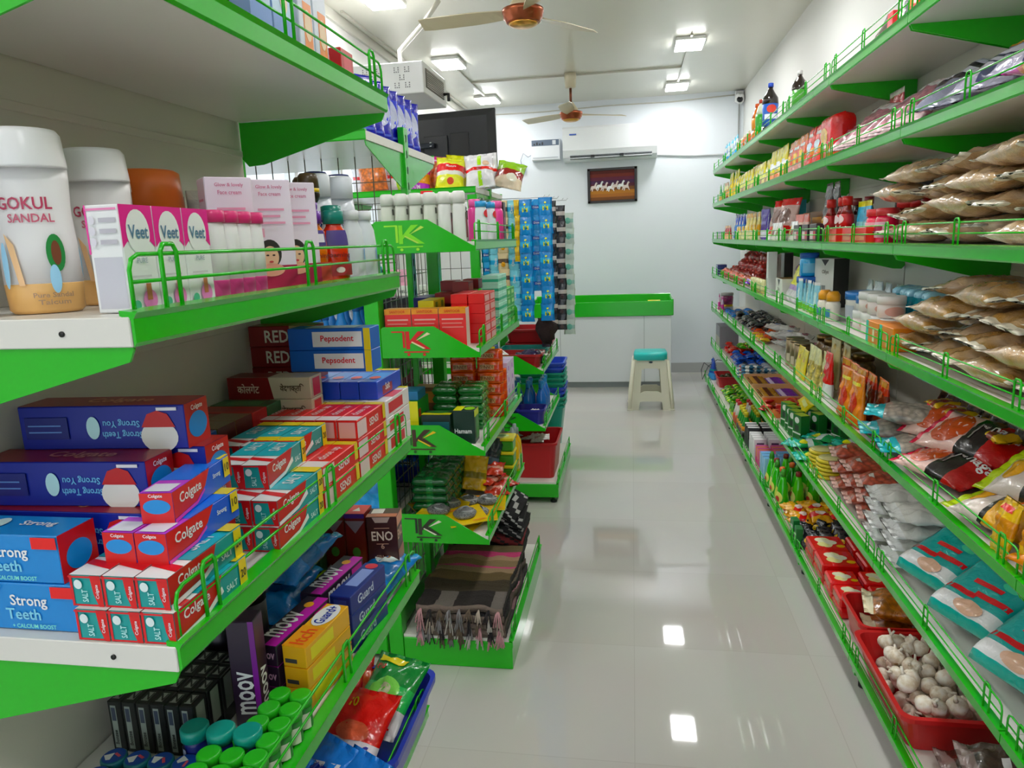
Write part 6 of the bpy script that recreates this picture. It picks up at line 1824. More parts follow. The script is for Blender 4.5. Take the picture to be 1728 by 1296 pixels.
carton('enored', 'antacid_box', 'box', .042, .05, .15, '#6a1c16', [('p', 'f', [(0, .9), (1, .9), (.5, .72)], '#8a7a84'), ('p', 'f', [(0, 0), (1, 0), (1, .2), (.8, .26), (.5, .16), (.2, .26), (0, .2)], '#b8b4ae'), ('e', 'f', .5, .45, .2, .07, '#4a7a3a'), ('r', 't', 0, 0, 1, 1, '#e0481c'), ('p', 't', [(.3, .3), (.7, .3), (.5, .7)], '#f0d8d0'), ('r', 'f', 0, .94, 1, 1, '#4a2a7a'), ('r', 'r', 0, 0, 1, 1, '#8a2a20')])
seq([('enored', (LX - .11 - .046 * k, 1.33, ZL[3] + .0), .05) for k in (3, 2, 1, 0)], 'dark red antacid carton with an orange top', 'from the wall', 'dark red antacid cartons')
carton('greenwhite', 'antiseptic_box', 'box', .05, .05, .13, '#1c4a2c', [('r', 'f', .1, .1, .6, .7, '#c8d0c8')])
put('greenwhite', (LX - .19, 1.265, ZL[3]), .2, 'dark green and white carton in front of the red antacid cartons')
carton('whitecard', 'soap_card', 'card', .06, .02, .14, '#d8dce0', [('e', 'f', .5, .4, .3, .2, '#4a5a74'), ('t', 'f', 'SAVOY', .5, .75, .1, .7, '#5a6478')])
put('whitecard', (LX - .205, 1.17, ZL[3]), .3, 'white card with a grey emblem standing at the back of the fourth shelf')
carton('greypack', 'razor_pack', 'packet', .08, .03, .13, '#3a3c40', [('r', 'f', .1, .1, .3, .8, '#aab0b4'), ('r', 'f', .4, .2, .5, .7, '#1a1c20'), ('r', 'f', .6, .2, .7, .6, '#1a1c20')])
put('greypack', (LX - .24, 1.225, ZL[3]), .3, 'grey razor pack standing at the back of the fourth shelf')

# fifth shelf: detergent trays
tray('bluetray', 'plastic_tray', 'tray', .24, .3, .085, '#2036b8', .86)
put('bluetray', (LX - .10, 1.225, ZL[4] + .0), 0, 'deep blue plastic tray of detergent packets low on the toiletries rack')
tray('redtray', 'plastic_tray', 'tray', .24, .3, .085, '#b81c24', .86)
put('redtray', (LX - .10, .90, ZL[4] + .0), 0, 'red plastic tray below the blue sachets on the toiletries rack')
pouch('ariel', 'detergent_packet', 'packet', .13, .17, .04, [(0, 1, '#17803a'), (0, .3, '#e4e6ea'), (.3, .6, '#3cb05a')], [('t', 'f', 'ARIEL', .55, .16, .13, .8, '#d8283c'), ('e', 'f', .5, .5, .3, .16, '#8ad86a'), ('e', 'f', .5, .5, .14, .08, '#e0f0c0'), ('r', 'f', .08, .86, .6, .95, '#f0d01c'), ('t', 'f', '₹10', .2, .78, .08, .3, '#e8303a')], 'pillow', 95, .009)
pouch('surf', 'detergent_packet', 'packet', .13, .16, .04, [(0, 1, '#e0401c'), (0, .38, '#e6dce8')], [('t', 'f', 'Surf', .6, .22, .2, .7, '#3a3a94'), ('e', 'f', .5, .45, .3, .12, '#f0705a'), ('t', 'f', '10', .3, .8, .12, .3, '#f0c01c')], 'pillow', 96, .009)
pouch('redpk', 'detergent_packet', 'packet', .12, .15, .035, [(0, 1, '#b82a2c'), (.3, .6, '#d86a4a')], [('t', 'f', '10', .4, .8, .1, .3, '#f0c01c')], 'pillow', 97, .012)
pouch('bluepk', 'detergent_packet', 'packet', .1, .15, .035, [(0, 1, '#203a9c'), (.7, 1, '#3a7ac8')], [('p', 'f', [(.1, .5), (.9, .62), (.9, .78), (.1, .66)], '#e4e8f0'), ('t', 'f', 'ONLY', .5, .64, .1, .6, '#4a5a9c')], 'pillow', 98, .009)
put('ariel', (LX - .075, 1.20, ZL[4] + .05), (-1.05, 0, -.3), 'green and white detergent packet in the blue tray')
put('surf', (LX - .09, 1.09, ZL[4] + .05), (-1.05, 0, -.2), 'orange detergent packet with blue lettering in the blue tray')
seq([('redpk', (LX - .15, 1.14 + .07 * i, ZL[4] + .03), (-1.0, 0, .3)) for i in range(3)], 'dark red detergent packet', 'in the blue tray' + CD)
seq([('bluepk', (LX - .05 - .07 * i, .93 + .03 * (i % 2), ZL[4] + .05), (-.9, 0, -.5)) for i in range(4)], 'royal blue packet with a white band', 'in the red tray', 'royal blue packets')
# ------------------------------------------------------------------ first end stand (aisle side)
EX = -.475
EA, EB = 2.21, 3.81
ZA = {2: 1.427 + .0292, 3: 1.095 + .0292, 4: .77 + .0292, 5: .46 + .0292, 0: .1105}
ZB = {1: .74 + .0292, 2: .42 + .0292, 0: .1225}


def ea(key, row, y, d, rz=LW, dz=0, rx=0, sc=1):
    return (key, (EX - d, y, ZA[row] + dz), (rx, 0, rz), sc)


SH = [(0, .02), (.004, .0225), (.06, .0225), (.11, .02), (.12, .018)]
bottle('shampoo', 'shampoo_bottle', 'bottle', SH, '#e4e6da', [(.1195, .021), (.15, .020), (.155, .016)], '#eeeee8', [('r', 'f', .75, .75, .9, .9, '#5a5a54'), ('r', 'f', .8, .2, .86, .6, '#9aa090')], ex=1, ey=.8, n=18)
bottle('shampoo2', 'shampoo_bottle', 'bottle', SH, '#f0efec', [(.1195, .021), (.15, .020), (.155, .016)], '#f4f2ee', [('r', 'f', .8, .1, .95, .75, '#8a3a4c'), ('r', 'f', .8, .6, .95, .75, '#5a5a58')], ex=1, ey=.8, n=18)
seq([ea('shampoo', 2, 2.265, .295 - .047 * k, .3) for k in range(4)] + [ea('shampoo2', 2, 2.265, .295 - .047 * k, .3) for k in range(4, 6)], 'white shampoo bottle', 'from the post on the top of the first end stand', 'white shampoo bottles')
seq([ea('shampoo', 2, 2.33, .295 - .047 * k, .3) for k in range(5)], 'white shampoo bottle', 'from the post in the second rank of the first end stand', 'second rank shampoo bottles')
pouch('bluered_tube', 'shampoo_bottle', 'bottle', .04, .17, .03, [(0, 1, '#2a5ac0'), (.5, .7, '#e8e8f0'), (.8, 1, '#d8404a')], [], 'stand', 101)
put('bluered_tube', (EX - .2, 2.4, ZA[2]), .3, 'blue and red bottle showing between the white shampoo bottles')
bottle('pinkb', 'body_wash_bottle', 'bottle', [(0, .022), (.004, .026), (.11, .026), (.125, .02)], '#f0409c', [(.125, .022), (.15, .022), (.152, .018)], '#f860b0', [], n=16)
seq([ea('pinkb', 2, 2.86, .05), ea('pinkb', 2, 2.68, .1)], 'hot pink bottle', 'on the top shelf of the first end stand' + CNT)
bottle('bluecapb', 'shampoo_bottle', 'bottle', SH, '#e8eef4', [(.1195, .021), (.14, .020)], '#2c9ad8', [('e', 'f', .5, .8, .3, .12, '#e8404a')], n=14)
seq([ea('bluecapb', 2, y, d) for y, d in ((2.6, .06), (2.72, .05), (2.8, .11))], 'pale bottle with a blue cap', 'beside the hot pink bottle' + CNT)
carton('blackb', 'hair_dye_box', 'box', .05, .04, .15, '#2a1c24', [('r', 'f', .2, .3, .8, .6, '#8a4a64')])
seq([ea('blackb', 2, 2.93, .05), ea('blackb', 2, 2.93, .1)], 'dark plum box', 'beside the hot pink bottle', 'dark plum boxes')
bottle('darkhead', 'nail_polish_bottle', 'bottle', [(0, .02), (.08, .02), (.09, .01)], '#c8c8cc', [(.09, .018), (.11, .022), (.125, .012)], '#2a2018', [], n=12)
seq([ea('darkhead', 2, 2.97, .2), ea('darkhead', 2, 2.88, .2, sc=1.2)], 'bottle with a round dark brown cap', 'behind the pink bottles' + CNT)

# row 3: cartons
carton('orangetop', 'soap_carton', 'box', .088, .05, .125, '#d84848', [('r', 'f', 0, .86, 1, 1, '#f0921c'), ('r', 't', 0, 0, 1, 1, '#f0a02a'), ('r', 'f', .1, .7, .9, .74, '#f0a8a0'), ('r', 'f', .1, .6, .85, .63, '#e88a84'), ('r', 'f', .1, .5, .9, .53, '#e88a84'), ('t', 'f', 'SANTOOR', .5, .93, .07, .6, '#c8501c'), ('r', 'r', 0, 0, 1, 1, '#f0d8d0')])
seq([ea('orangetop', 3, 2.26, .275 - .091 * k, 0) for k in range(3)], 'salmon red carton with an orange top', 'from the post on the first end stand', 'salmon cartons')
carton('redsoap', 'soap_box', 'box', .09, .055, .032, '#c82434', [('r', 'f', .1, .2, .9, .8, '#e8a8a8'), ('r', 't', .1, .1, .9, .9, '#e05a60')])
its = []
for j in range(4):
    for k in range(5):
        its.append(ea('redsoap', 3, 2.36 + .062 * 0 + .095 * (j // 2), .03 + .0 + .058 * (j % 2), 0 if False else LW, .0325 * k))
blk(its, 'crimson and white soap box', '', 'crimson soap boxes')
carton('yellowsoap', 'soap_box', 'box', .07, .055, .035, '#e8d01c', [('r', 'f', .3, .2, .7, .8, '#6a8a1c'), ('r', 't', .2, .2, .8, .8, '#f0e060')])
its = [ea('yellowsoap', 3, 2.38 + .075 * (k % 2), .21, LW, .0355 * (k // 2)) for k in range(8)]
blk(its, 'yellow soap box', 'on end stand', 'yellow soap boxes')
carton('maroonsoap', 'soap_box', 'box', .08, .06, .038, '#8a2a2c', [('r', 't', .1, .1, .9, .9, '#a8403c'), ('r', 'f', .1, .2, .9, .8, '#b0504a')])
its = [ea('maroonsoap', 3, 2.56 + .085 * (k % 3), .13 + .066 * (k % 2), LW, .0385 * (k // 3)) for k in range(15)]
blk(its, 'brick red soap box', '', 'brick red soap boxes')
carton('navysoap', 'soap_box', 'box', .08, .06, .035, '#2a2c6a', [('r', 'f', .2, .2, .8, .8, '#7a3a7a')])
its = [ea('navysoap', 3, 2.52 + .085 * (k % 2), .265, LW, .0355 * (k // 2)) for k in range(8)]
blk(its, 'navy soap box', 'against wire grid', 'navy soap boxes')
carton('mintsoap', 'soap_box', 'box', .085, .06, .034, '#a8dcc8', [('r', 'f', 0, .3, 1, .6, '#3aa884'), ('r', 't', .15, .3, .85, .7, '#d8f0e8'), ('r', 'l', 0, .3, 1, .6, '#3aa884')])
its = [ea('mintsoap', 3, 2.66 + .09 * (k % 2), .04, LW, .0345 * (k // 2)) for k in range(12)]
blk(its, 'mint green soap box', 'by the rail', 'mint soap boxes')
carton('greensoap', 'soap_box', 'box', .085, .06, .036, '#2a9a3a', [('r', 'f', .2, .3, .8, .7, '#a8d88a'), ('e', 't', .5, .5, .35, .3, '#8ac84a')])
its = [ea('greensoap', 3, 2.84 + .09 * (k % 2), .04, LW, .0365 * (k // 2)) for k in range(8)]
blk(its, 'leaf green soap box', 'at counter end', 'leaf green soap boxes')
carton('whitegreen', 'soap_box', 'box', .06, .05, .12, '#e4e8e0', [('r', 'l', .05, .1, .2, .8, '#2a5a34'), ('t', 'l', 'Tulsi', .5, .85, .08, .5, '#4a6a50')])
seq([ea('whitegreen', 3, 2.86, .15), ea('whitegreen', 3, 2.86, .21)], 'upright white and green carton', 'on the soap shelf of the first end stand', 'white green cartons')

# row 4
carton('medimix', 'soap_box', 'box', .07, .13, .07, '#2a8a2a', [('r', 'f', 0, 0, 1, 1, '#d8d01c'), ('r', 'f', .15, .3, .55, .8, '#c8342a'), ('t', 'f', '3M', .35, .55, .4, .3, '#f0e8d0'), ('r', 't', .4, 0, .6, 1, '#c8c82a'), ('r', 'r', .05, .2, .25, .6, '#c8502a')])
seq([ea('medimix', 4, 2.32, .268, 0, .0705 * k) for k in range(2)], 'yellow and green soap carton from the bottom', 'beside the stand post', 'yellow green cartons')
carton('bluesoap', 'soap_box', 'box', .07, .09, .03, '#2c6a94', [('r', 't', .1, .1, .9, .9, '#3a86b0')])
put('bluesoap', (EX - .268, 2.31, ZA[4] + .1415), 0, 'flat steel blue box on top of the yellow and green cartons')
carton('hamam_lie', 'soap_box', 'box', .10, .065, .098, '#12241f', [('r', 'f', .05, .1, .95, .75, '#2a5a64'), ('r', 'f', .05, .3, .95, .34, '#7aa8b0'), ('r', 't', 0, .0, 1, .4, '#e8d81c'), ('e', 't', .5, .6, .4, .3, '#2a6a2a')])
put('hamam_lie', (EX - .17, 2.275, ZA[4]), 0, 'dark green printed carton with a yellow edge behind the cart emblem')
carton('hamam', 'soap_box', 'box', .072, .065, .112, '#0f2a22', [('t', 'f', 'Hamam', .45, .38, .14, .8, '#e4ece4'), ('r', 't', 0, 0, .4, 1, '#e8dc2a'), ('e', 't', .7, .5, .25, .35, '#8ac02a'), ('r', 'r', .3, .1, 1, .9, '#3a7a34'), ('r', 'r', .0, .8, 1, 1, '#c8d02a')])
seq([ea('hamam', 4, 2.275, .075, 0) for k in range(1)], 'upright black green soap carton', 'with white lettering on the first end stand')
pouch('neem', 'soap_packet', 'packet', .09, .06, .03, [(0, 1, '#1f6a2a'), (.3, .6, '#3a8a3a')], [('t', 'f', 'Hamam', .5, .5, .3, .8, '#c8e0c0')], 'brick', 103, .003)
its = []
for lay in range(5):
    for j in range(2):
        for k in range(2):
            its.append(('neem', (EX - .09 - .095 * k, 2.42 + .065 * j, ZA[4] + .015 + .031 * lay), (-R90, 0, 0)))
blk(its, 'green wrapped soap bar', 'on end stand', 'green wrapped soap bars')
pouch('orangebar', 'incense_packet', 'packet', .10, .045, .042, [(0, 1, '#d8641c'), (.25, .7, '#c84a14')], [('r', 'f', .15, .3, .7, .7, '#c89a6a'), ('t', 'f', 'SUNNEX', .42, .5, .3, .5, '#7a3a1c')], 'brick', 104, .004)
its = []
for lay in range(6):
    for k in range(2):
        its.append(('orangebar', (EX - .055 - .103 * k, 2.62, ZA[4] + .043 * lay), (0, 0, 0)))
blk(its, 'orange wrapped bar', 'in high stack', 'orange wrapped bars')
its = []
for lay in range(4):
    for k in range(2):
        its.append(('orangebar', (EX - .055 - .103 * k, 2.69, ZA[4] + .043 * lay), (0, 0, 0)))
blk(its, 'orange wrapped bar', 'in rear stack', 'rear orange wrapped bars')
carton('tanbox', 'incense_box', 'box', .11, .07, .14, '#6a4a2c', [('r', 't', 0, 0, 1, 1, '#b8864a'), ('r', 'f', .1, .6, .9, .9, '#a8743a')])
put('tanbox', (EX - .26, 2.52, ZA[4]), 0, 'tan and brown carton against the grid beside the orange bars')
carton('lilac', 'soap_box', 'box', .08, .06, .045, '#d8c4e4', [('r', 'f', .3, .2, .5, .6, '#b05ac8'), ('e', 'l', .5, .5, .15, .2, '#c8284a')])
its = [ea('lilac', 4, 2.80 + .085 * (k % 2), .045, LW, .0455 * (k // 2)) for k in range(8)]
blk(its, 'lilac soap box', 'at counter end', 'lilac soap boxes')

# row 5: scourers, dish soap, boxes
pouch('greenpad', 'scrub_pad', 'scourer', .10, .13, .03, [(0, 1, '#145a2a'), (.4, .6, '#1f7a3a')], [('r', 'f', .2, .7, .8, .85, '#2a8a4a')], 'brick', 105, .006)
its = []
for j in range(3):
    for k in range(5):
        its.append(('greenpad', (EX - .285 + .0, 2.38 + .105 * j, ZA[5] + .015 + .031 * k), (-R90, 0, R90 + .0)))
its = [(k, (EX - .17, p[1], p[2]), r_) for k, p, r_ in its]
blk(its, 'dark green scouring pad pack', '', 'green scouring pads')
pouch('bluedark', 'foil_pouch', 'packet', .13, .2, .05, [(0, 1, '#1c2c34'), (.4, .6, '#4a5a68')], [], 'pillow', 106, .016)
seq([('bluedark', (EX - .13, 2.7, ZA[5] + .003), (-.3, .3, .4)), ('bluedark', (EX - .2, 2.78, ZA[5] + .003), (-.3, -.2, .2))], 'crumpled dark blue grey pouch', 'beside the green pads' + CNT)


def scourer_fn():
    root = empty('steel_scourer')
    g = G()
    g.add([(-.06, -.06, .0), (.06, -.062, .0), (.062, .06, .003), (-.06, .062, .001), (-.06, -.06, .003), (.06, -.062, .003), (.062, .06, .006), (-.06, .062, .004)], [(0, 3, 2, 1), (4, 5, 6, 7), (0, 1, 5, 4), (1, 2, 6, 5), (2, 3, 7, 6), (3, 0, 4, 7)], '#f0bc0c film')
    g.prints(lambda f, u, v, e: ((u - .5) * .12, (v - .5) * .12, .0063 + e), lambda f: 1, [('r', 't', .06, .86, .5, .93, '#d87a0c'), ('r', 't', .6, .06, .94, .1, '#d87a0c')])
    g.build('backing_card', root)
    g = G()
    for k in range(10):
        a = k * .63
        r = .030 - .0012 * k
        pts = [(r * math.cos(q) * (1 + .1 * math.sin(3 * q + a)), r * math.sin(q) * (1 + .1 * math.cos(2 * q + a)), .012 + .006 * math.sin(2 * q + a) + .001 * k) for q in [2 * math.pi * j / 20 for j in range(20)]]
        g.tube(pts, .0017, '#b8babd metal', 4, True)
    g.lathe([(.006, .034), (.014, .037), (.02, .03), (.022, .012), (.022, .001)], '#9a9c9f scour', 18)
    g.build('steel_wool', root)
    return root


DEF('scourer', 'scourer', scourer_fn)
SP = [(.24, 2.30, 0, .3), (.12, 2.30, .004, -.2), (.26, 2.42, .012, .6), (.18, 2.39, .03, .1), (.07, 2.36, .01, .25), (.13, 2.47, .012, -.4), (.06, 2.48, .012, .15), (.10, 2.29, .034, .5), (.20, 2.31, .036, -.1)]
seq([('scourer', (EX - d, y, ZA[5] + z), (J(.08), J(.1), rz), 1.12) for d, y, z, rz in SP], 'steel wool scourer on a yellow card', 'behind the lowest cart emblem', 'steel scourers')
pouch('yellowcard', 'scourer_card', 'packet', .1, .14, .02, [(0, 1, '#d8b01c'), (.3, .5, '#8a7a1c')], [], 'pillow', 107, .01)
put('yellowcard', (EX - .13, 2.57, ZA[5] + .03), (-.6, .2, .3), 'olive and yellow packet leaning over the steel scourers')
carton('glasspk', 'glass_packet', 'packet', .1, .04, .02, '#7ab8a0', [('r', 't', .1, .2, .9, .8, '#b8e0d4')], 'film')
put('glasspk', (EX - .26, 2.50, ZA[5] + .04), (.1, .1, .4), 'pale green clear packet behind the steel scourers')
pouch('redfoil', 'snack_packet', 'packet', .1, .14, .03, [(0, 1, '#b8483c'), (.3, .5, '#d8a090'), (.7, .9, '#c83a4c')], [], 'pillow', 108, .01)
seq([lie('redfoil', .14, .03, EX - d, y, ZA[5] + z, rz, .05) for d, y, z, rz in ((.06, 2.62, 0, .4), (.09, 2.66, .03, -.3), (.05, 2.72, .0, .6), (.08, 2.70, .055, .1))], 'dusty red foil packet', 'below the yellow lidded boxes' + CNT)


def lunch_fn():
    root = empty('detergent_box')
    G().box(-.05, .05, -.04, .04, 0, .045, '#3a9a1c plast', .006).build('body', root)
    g = G().box(-.053, .053, -.043, .043, .0452, .058, '#e8d820 plast', .004)
    g.prints(lambda f, u, v, e: ((u - .5) * .1, (v - .5) * .08, .058 + e), lambda f: 1.25, [('e', 't', .5, .5, .3, .3, '#c8d8a0'), ('e', 't', .5, .5, .18, .18, '#7aa84a')])
    g.build('lid', root)
    return root


DEF('lunch', 'box', lunch_fn)
seq([('lunch', (EX - .06, 2.83, ZA[5] + .0585 * k), 0) for k in range(3)], 'green box with yellow lid from the bottom', 'by the dish soap', 'yellow lidded boxes')
DS = [(0, .026), (.004, .03), (.08, .03), (.12, .027), (.145, .014), (.15, .014)]
bottle('dish', 'dish_soap_bottle', 'bottle', DS, '#e8b01c liquid', [(.1495, .018), (.172, .017), (.175, .009), (.19, .007)], '#8a9a98', [], n=16)
blk([('dish', (EX - .03 - .062 * (k % 3), 2.905 + .062 * (k // 3), ZA[5]), 0) for k in range(5)], 'amber dish soap bottle with grey cap', '', 'dish soap bottles')


# base: rag rugs
def rug(name, w, l, th, cols, seed, fringe=True, sag=.0):
    """w across the shelf (x), l along (y); stripes across y"""
    root = empty(name)
    g = G()
    nx, ny = 14, 44
    V, Fs, ms = [], [], []

    def top(u, v):
        z = th + .009 * noise.noise(Vector((u * 6, v * 9, seed))) + .0025 * math.sin(v * 170)
        return z - sag * max(0, (.14 - v) / .14) ** 1.5
    wob = [noise.noise(Vector((k_ * .8, seed * 2.2, 0))) for k_ in range(3)]
    for k in (0, 1):
        for j in range(ny + 1):
            for i in range(nx + 1):
                u, v = i / nx, j / ny
                x = (u - .5) * w * (1 + .05 * noise.noise(Vector((v * 5, seed, 1)))) + .012 * noise.noise(Vector((v * 4, seed, 5)))
                y = v * l + .018 * noise.noise(Vector((u * 2.2, v * 1.5, seed)))
                zt = top(u, v)
                V.append((x, y, zt if k == 0 else zt - th * .95))
    N = (nx + 1) * (ny + 1)
    for j in range(ny):
        v = (j + .5) / ny
        c = cols[0][1]
        for v0, cc in cols:
            if v >= v0:
                c = cc
        for i in range(nx):
            a = j * (nx + 1) + i
            cc = c
            if c == 'plaid':
                cc = ('#26201e', '#6a625c', '#2a2422')[(i // 3) % 3]
            Fs.append((a, a + 1, a + nx + 2, a + nx + 1))
            ms.append(cc + ' cloth')
            Fs.append((N + a, N + a + nx + 1, N + a + nx + 2, N + a + 1))
            ms.append(cc + ' cloth')
    for j in range(ny):
        a = j * (nx + 1)
        Fs.append((a, a + nx + 1, N + a + nx + 1, N + a)); ms.append(cols[0][1].replace('plaid', '#2a2422') + ' cloth')
        a += nx
        Fs.append((a, N + a, N + a + nx + 1, a + nx + 1)); ms.append(cols[0][1].replace('plaid', '#2a2422') + ' cloth')
    for i in range(nx):
        Fs.append((i, N + i, N + i + 1, i + 1)); ms.append('#7d6c62 cloth')
        a = ny * (nx + 1) + i
        Fs.append((a, a + 1, N + a + 1, N + a)); ms.append('#3a322c cloth')
    g.add(V, Fs, ms, True)
    g.build('woven_body', root)
    if fringe:
        r2 = random.Random(seed)
        for i in range(9):
            g = G()
            x = -w / 2 + w * (i + .5) / 9
            c = r2.choice(['#8a8688', '#d09aa0', '#2a2628', '#b8a89a', '#6a5a4a', '#c8c0b8'])
            for q in range(6):
                dx, dz = r2.uniform(-.018, .018), r2.uniform(.03, .055)
                z0 = th * .5 - sag
                g.tube([(x, .004, z0), (x + dx * .4, -.012, z0 - .006), (x + dx, -.016 - r2.uniform(0, .008), z0 - dz)], .0022, c + ' cloth', 5)
            g.build('tassel', root)
    return root


W_ = .32
RUGS = [([(0, '#3a3234'), (.3, '#8a6a6c'), (.5, '#3a3234')], 1), ([(0, '#5a4a44'), (.4, '#b8808c'), (.6, '#4a3e38')], 2), ([(0, '#262224'), (.4, '#6a5c50')], 3), ([(0, 'plaid'), (.16, '#3f3524'), (.36, '#64522f'), (.5, '#9a8262'), (.56, '#d04a80'), (.62, '#8c7452'), (.72, '#a98a6a'), (.80, '#c83e74'), (.86, '#6a5a3a')], 4)]
zz = ZA[0]
for i, (cols, sd) in enumerate(RUGS):
    o = rug('rag_rug', W_ - .004 * i, .52 - .015 * i, .028, cols, sd, True, .014 if i else 0)
    o.location = (EX - .12, 2.215 + (.005 if i < 3 else -.0), zz + .034 * i)
    tag(o, ['lowest striped rag rug of the folded pile on the end stand base', 'second lowest rag rug of the folded pile with pink threads', 'dark rag rug just under the top one of the pile', 'topmost rag rug with pink stripes and dark checked edge'][i], 'rug', 'rag rugs')


def fold_fn(c, seed, th=.04, w=.30, d=.24):
    g = G()
    nx, ny = 16, 12
    V, Fs, ms = [], [], []
    N = 2 * ny
    for i in range(nx + 1):
        x = (i / nx - .5) * w
        for j in range(N):
            a = 2 * math.pi * j / N
            y = math.copysign(abs(math.cos(a)) ** .5, math.cos(a)) * d / 2
            z = th / 2 + math.copysign(abs(math.sin(a)) ** .6, math.sin(a)) * th / 2
            q = noise.noise(Vector((x * 12, y * 14, seed)))
            V.append((x + .01 * noise.noise(Vector((y * 20, seed, z * 30))), y + q * .012, z + q * .010 - .05 * (x / w) ** 2 * (1 if z > th / 2 else .8)))
    for i in range(nx):
        for j in range(N):
            a, b = i * N + j, i * N + (j + 1) % N
            Fs.append((a, a + N, b + N, b))
            ms.append((c[1] if (i * 3 + j * 5) % 4 == 0 and c[1] else c[0]) + ' cloth')
    Fs += [tuple(range(N)), tuple(nx * N + i for i in range(N))[::-1]]
    ms += [c[0] + ' cloth'] * 2
    g.add(V, Fs, ms, True)
    return g.build('folded_mat')


for i in range(6):
    c = [('#2a2426', '#5a2a2c'), ('#1a191b', None), ('#7a2428', '#2a2224'), ('#1b1a1c', '#8a8886'), ('#19181a', '#a8a6a4'), ('#1c1b1d', '#b8b6b4')][i]
    o = fold_fn(c, 40 + i, .042, .31 - .012 * abs(i - 3), .24)
    o.location = (EX - .13, 2.86 + .0, ZA[0] + .03 + .046 * i)
    o.rotation_euler = (.05, .06 * i, R90 * 0 + J(.08))
    tag(o, ORD[i] + ' folded black mat from the bottom of the pile behind the rag rugs', 'mat', 'folded black mats')

# ------------------------------------------------------------------ first island rack, side facing the camera
IY = 2.22
ZI = [1.775 + .0292, 1.07 + .0292, .765 + .0292, .46 + .0292]
pouch('bluepack', 'detergent_packet', 'packet', .15, .19, .055, [(0, 1, '#2a44c8'), (.0, .32, '#2030a8'), (.84, 1, '#1c2ca0')], [('e', 'f', .5, .56, .42, .3, '#c8ccec'), ('e', 'f', .5, .62, .2, .1, '#4a62d0'), ('r', 'f', .15, .1, .85, .14, '#6a7ae0'), ('r', 'b', .15, .5, .85, .54, '#6a7ae0'), ('r', 'b', .15, .4, .85, .44, '#6a7ae0'), ('r', 'b', .15, .3, .85, .34, '#6a7ae0')], 'stand', 110, .005)
seq([('bluepack', (-.875, 2.33 + .085 * k, ZI[0]), .95) for k in range(7)], 'blue and silver detergent packet', 'on top of the first island rack' + CNT, 'blue and silver packets')
pouch('bluepack2', 'detergent_packet', 'packet', .15, .13, .05, [(0, 1, '#1f5ad8'), (.4, .7, '#3a8ae0')], [('e', 'f', .4, .5, .2, .2, '#a8c8f0')], 'stand', 111, .006)
put('bluepack2', (-1.0, 2.32, ZI[0]), .2, 'bright blue packet lying low beside the blue and silver ones')
pouch('yellowpk', 'detergent_packet', 'packet', .13, .1, .04, [(0, 1, '#d8d82a')], [], 'stand', 112)
seq([('yellowpk', (-1.2 - .14 * k, 2.3, ZI[0]), .1) for k in range(3)], 'low yellow green packet', 'on top of the first island rack', 'yellow green packets')
OB = [(0, .024), (.004, .028), (.06, .028), (.085, .024), (.105, .014), (.12, .012), (.13, .012)]
bottle('oil_blue', 'hair_oil_bottle', 'bottle', OB, '#1c7cc8', [(.129, .0145), (.155, .013), (.158, .01)], '#2a6ab8', [('r', 'f', .3, .3, .75, .36, '#d8eaf4'), ('e', 'f', .5, .2, .2, .1, '#4aa8e0')], n=16)
seq([('oil_blue', (-.85 - .056 * k, 2.28, ZI[1]), .2, (1, 1, 1.12) if k in (0, 1, 2) else (.85, .85, .9)) for k in range(6)], 'blue coconut oil bottle', 'from the green post on the first island rack', 'blue oil bottles')
seq([('oil_blue', (-.87 - .056 * k, 2.37, ZI[1]), .2, (1, 1, 1.1)) for k in range(6)], 'blue coconut oil bottle', 'from the green post in the second rank', 'second rank oil bottles')
bottle('white_drop', 'hair_oil_bottle', 'bottle', OB, '#e0e8f0', [(.129, .0145), (.155, .013)], '#e8eef4', [], n=14)
seq([('white_drop', (-1.0 - .06 * k, 2.46, ZI[1]), 0) for k in range(2)], 'white oil bottle', 'behind the blue oil bottles', 'white oil bottles')
carton('henna', 'henna_box', 'box', .075, .04, .15, '#7a1a1c', [('e', 'f', .5, .55, .35, .2, '#4a0f14'), ('r', 'f', .2, .1, .8, .2, '#e8c83a'), ('r', 'f', .0, .8, .3, 1, '#4a8a24'), ('t', 'f', 'NOVA', .5, .25, .1, .7, '#e8b0a8')])
carton('blackface', 'hair_dye_box', 'box', .07, .04, .15, '#141612', [('r', 'f', .1, .75, .9, .95, '#8ab81c'), ('e', 'f', .35, .4, .15, .1, '#c89a80'), ('e', 'f', .7, .4, .15, .1, '#c89a80'), ('e', 'f', .5, .15, .12, .06, '#e8d02a')])
seq([('henna', (-1.28, 2.28, ZI[1]), .1), ('henna', (-1.46, 2.28, ZI[1]), .1), ('henna', (-1.55, 2.28, ZI[1]), .1)], 'dark red henna box', 'from the oil bottles on the first island rack', 'dark red henna boxes')
seq([('blackface', (-1.20, 2.29, ZI[1]), .0), ('blackface', (-1.37, 2.31, ZI[1]), .0)], 'black hair dye box with two faces', 'from the oil bottles', 'black hair dye boxes')
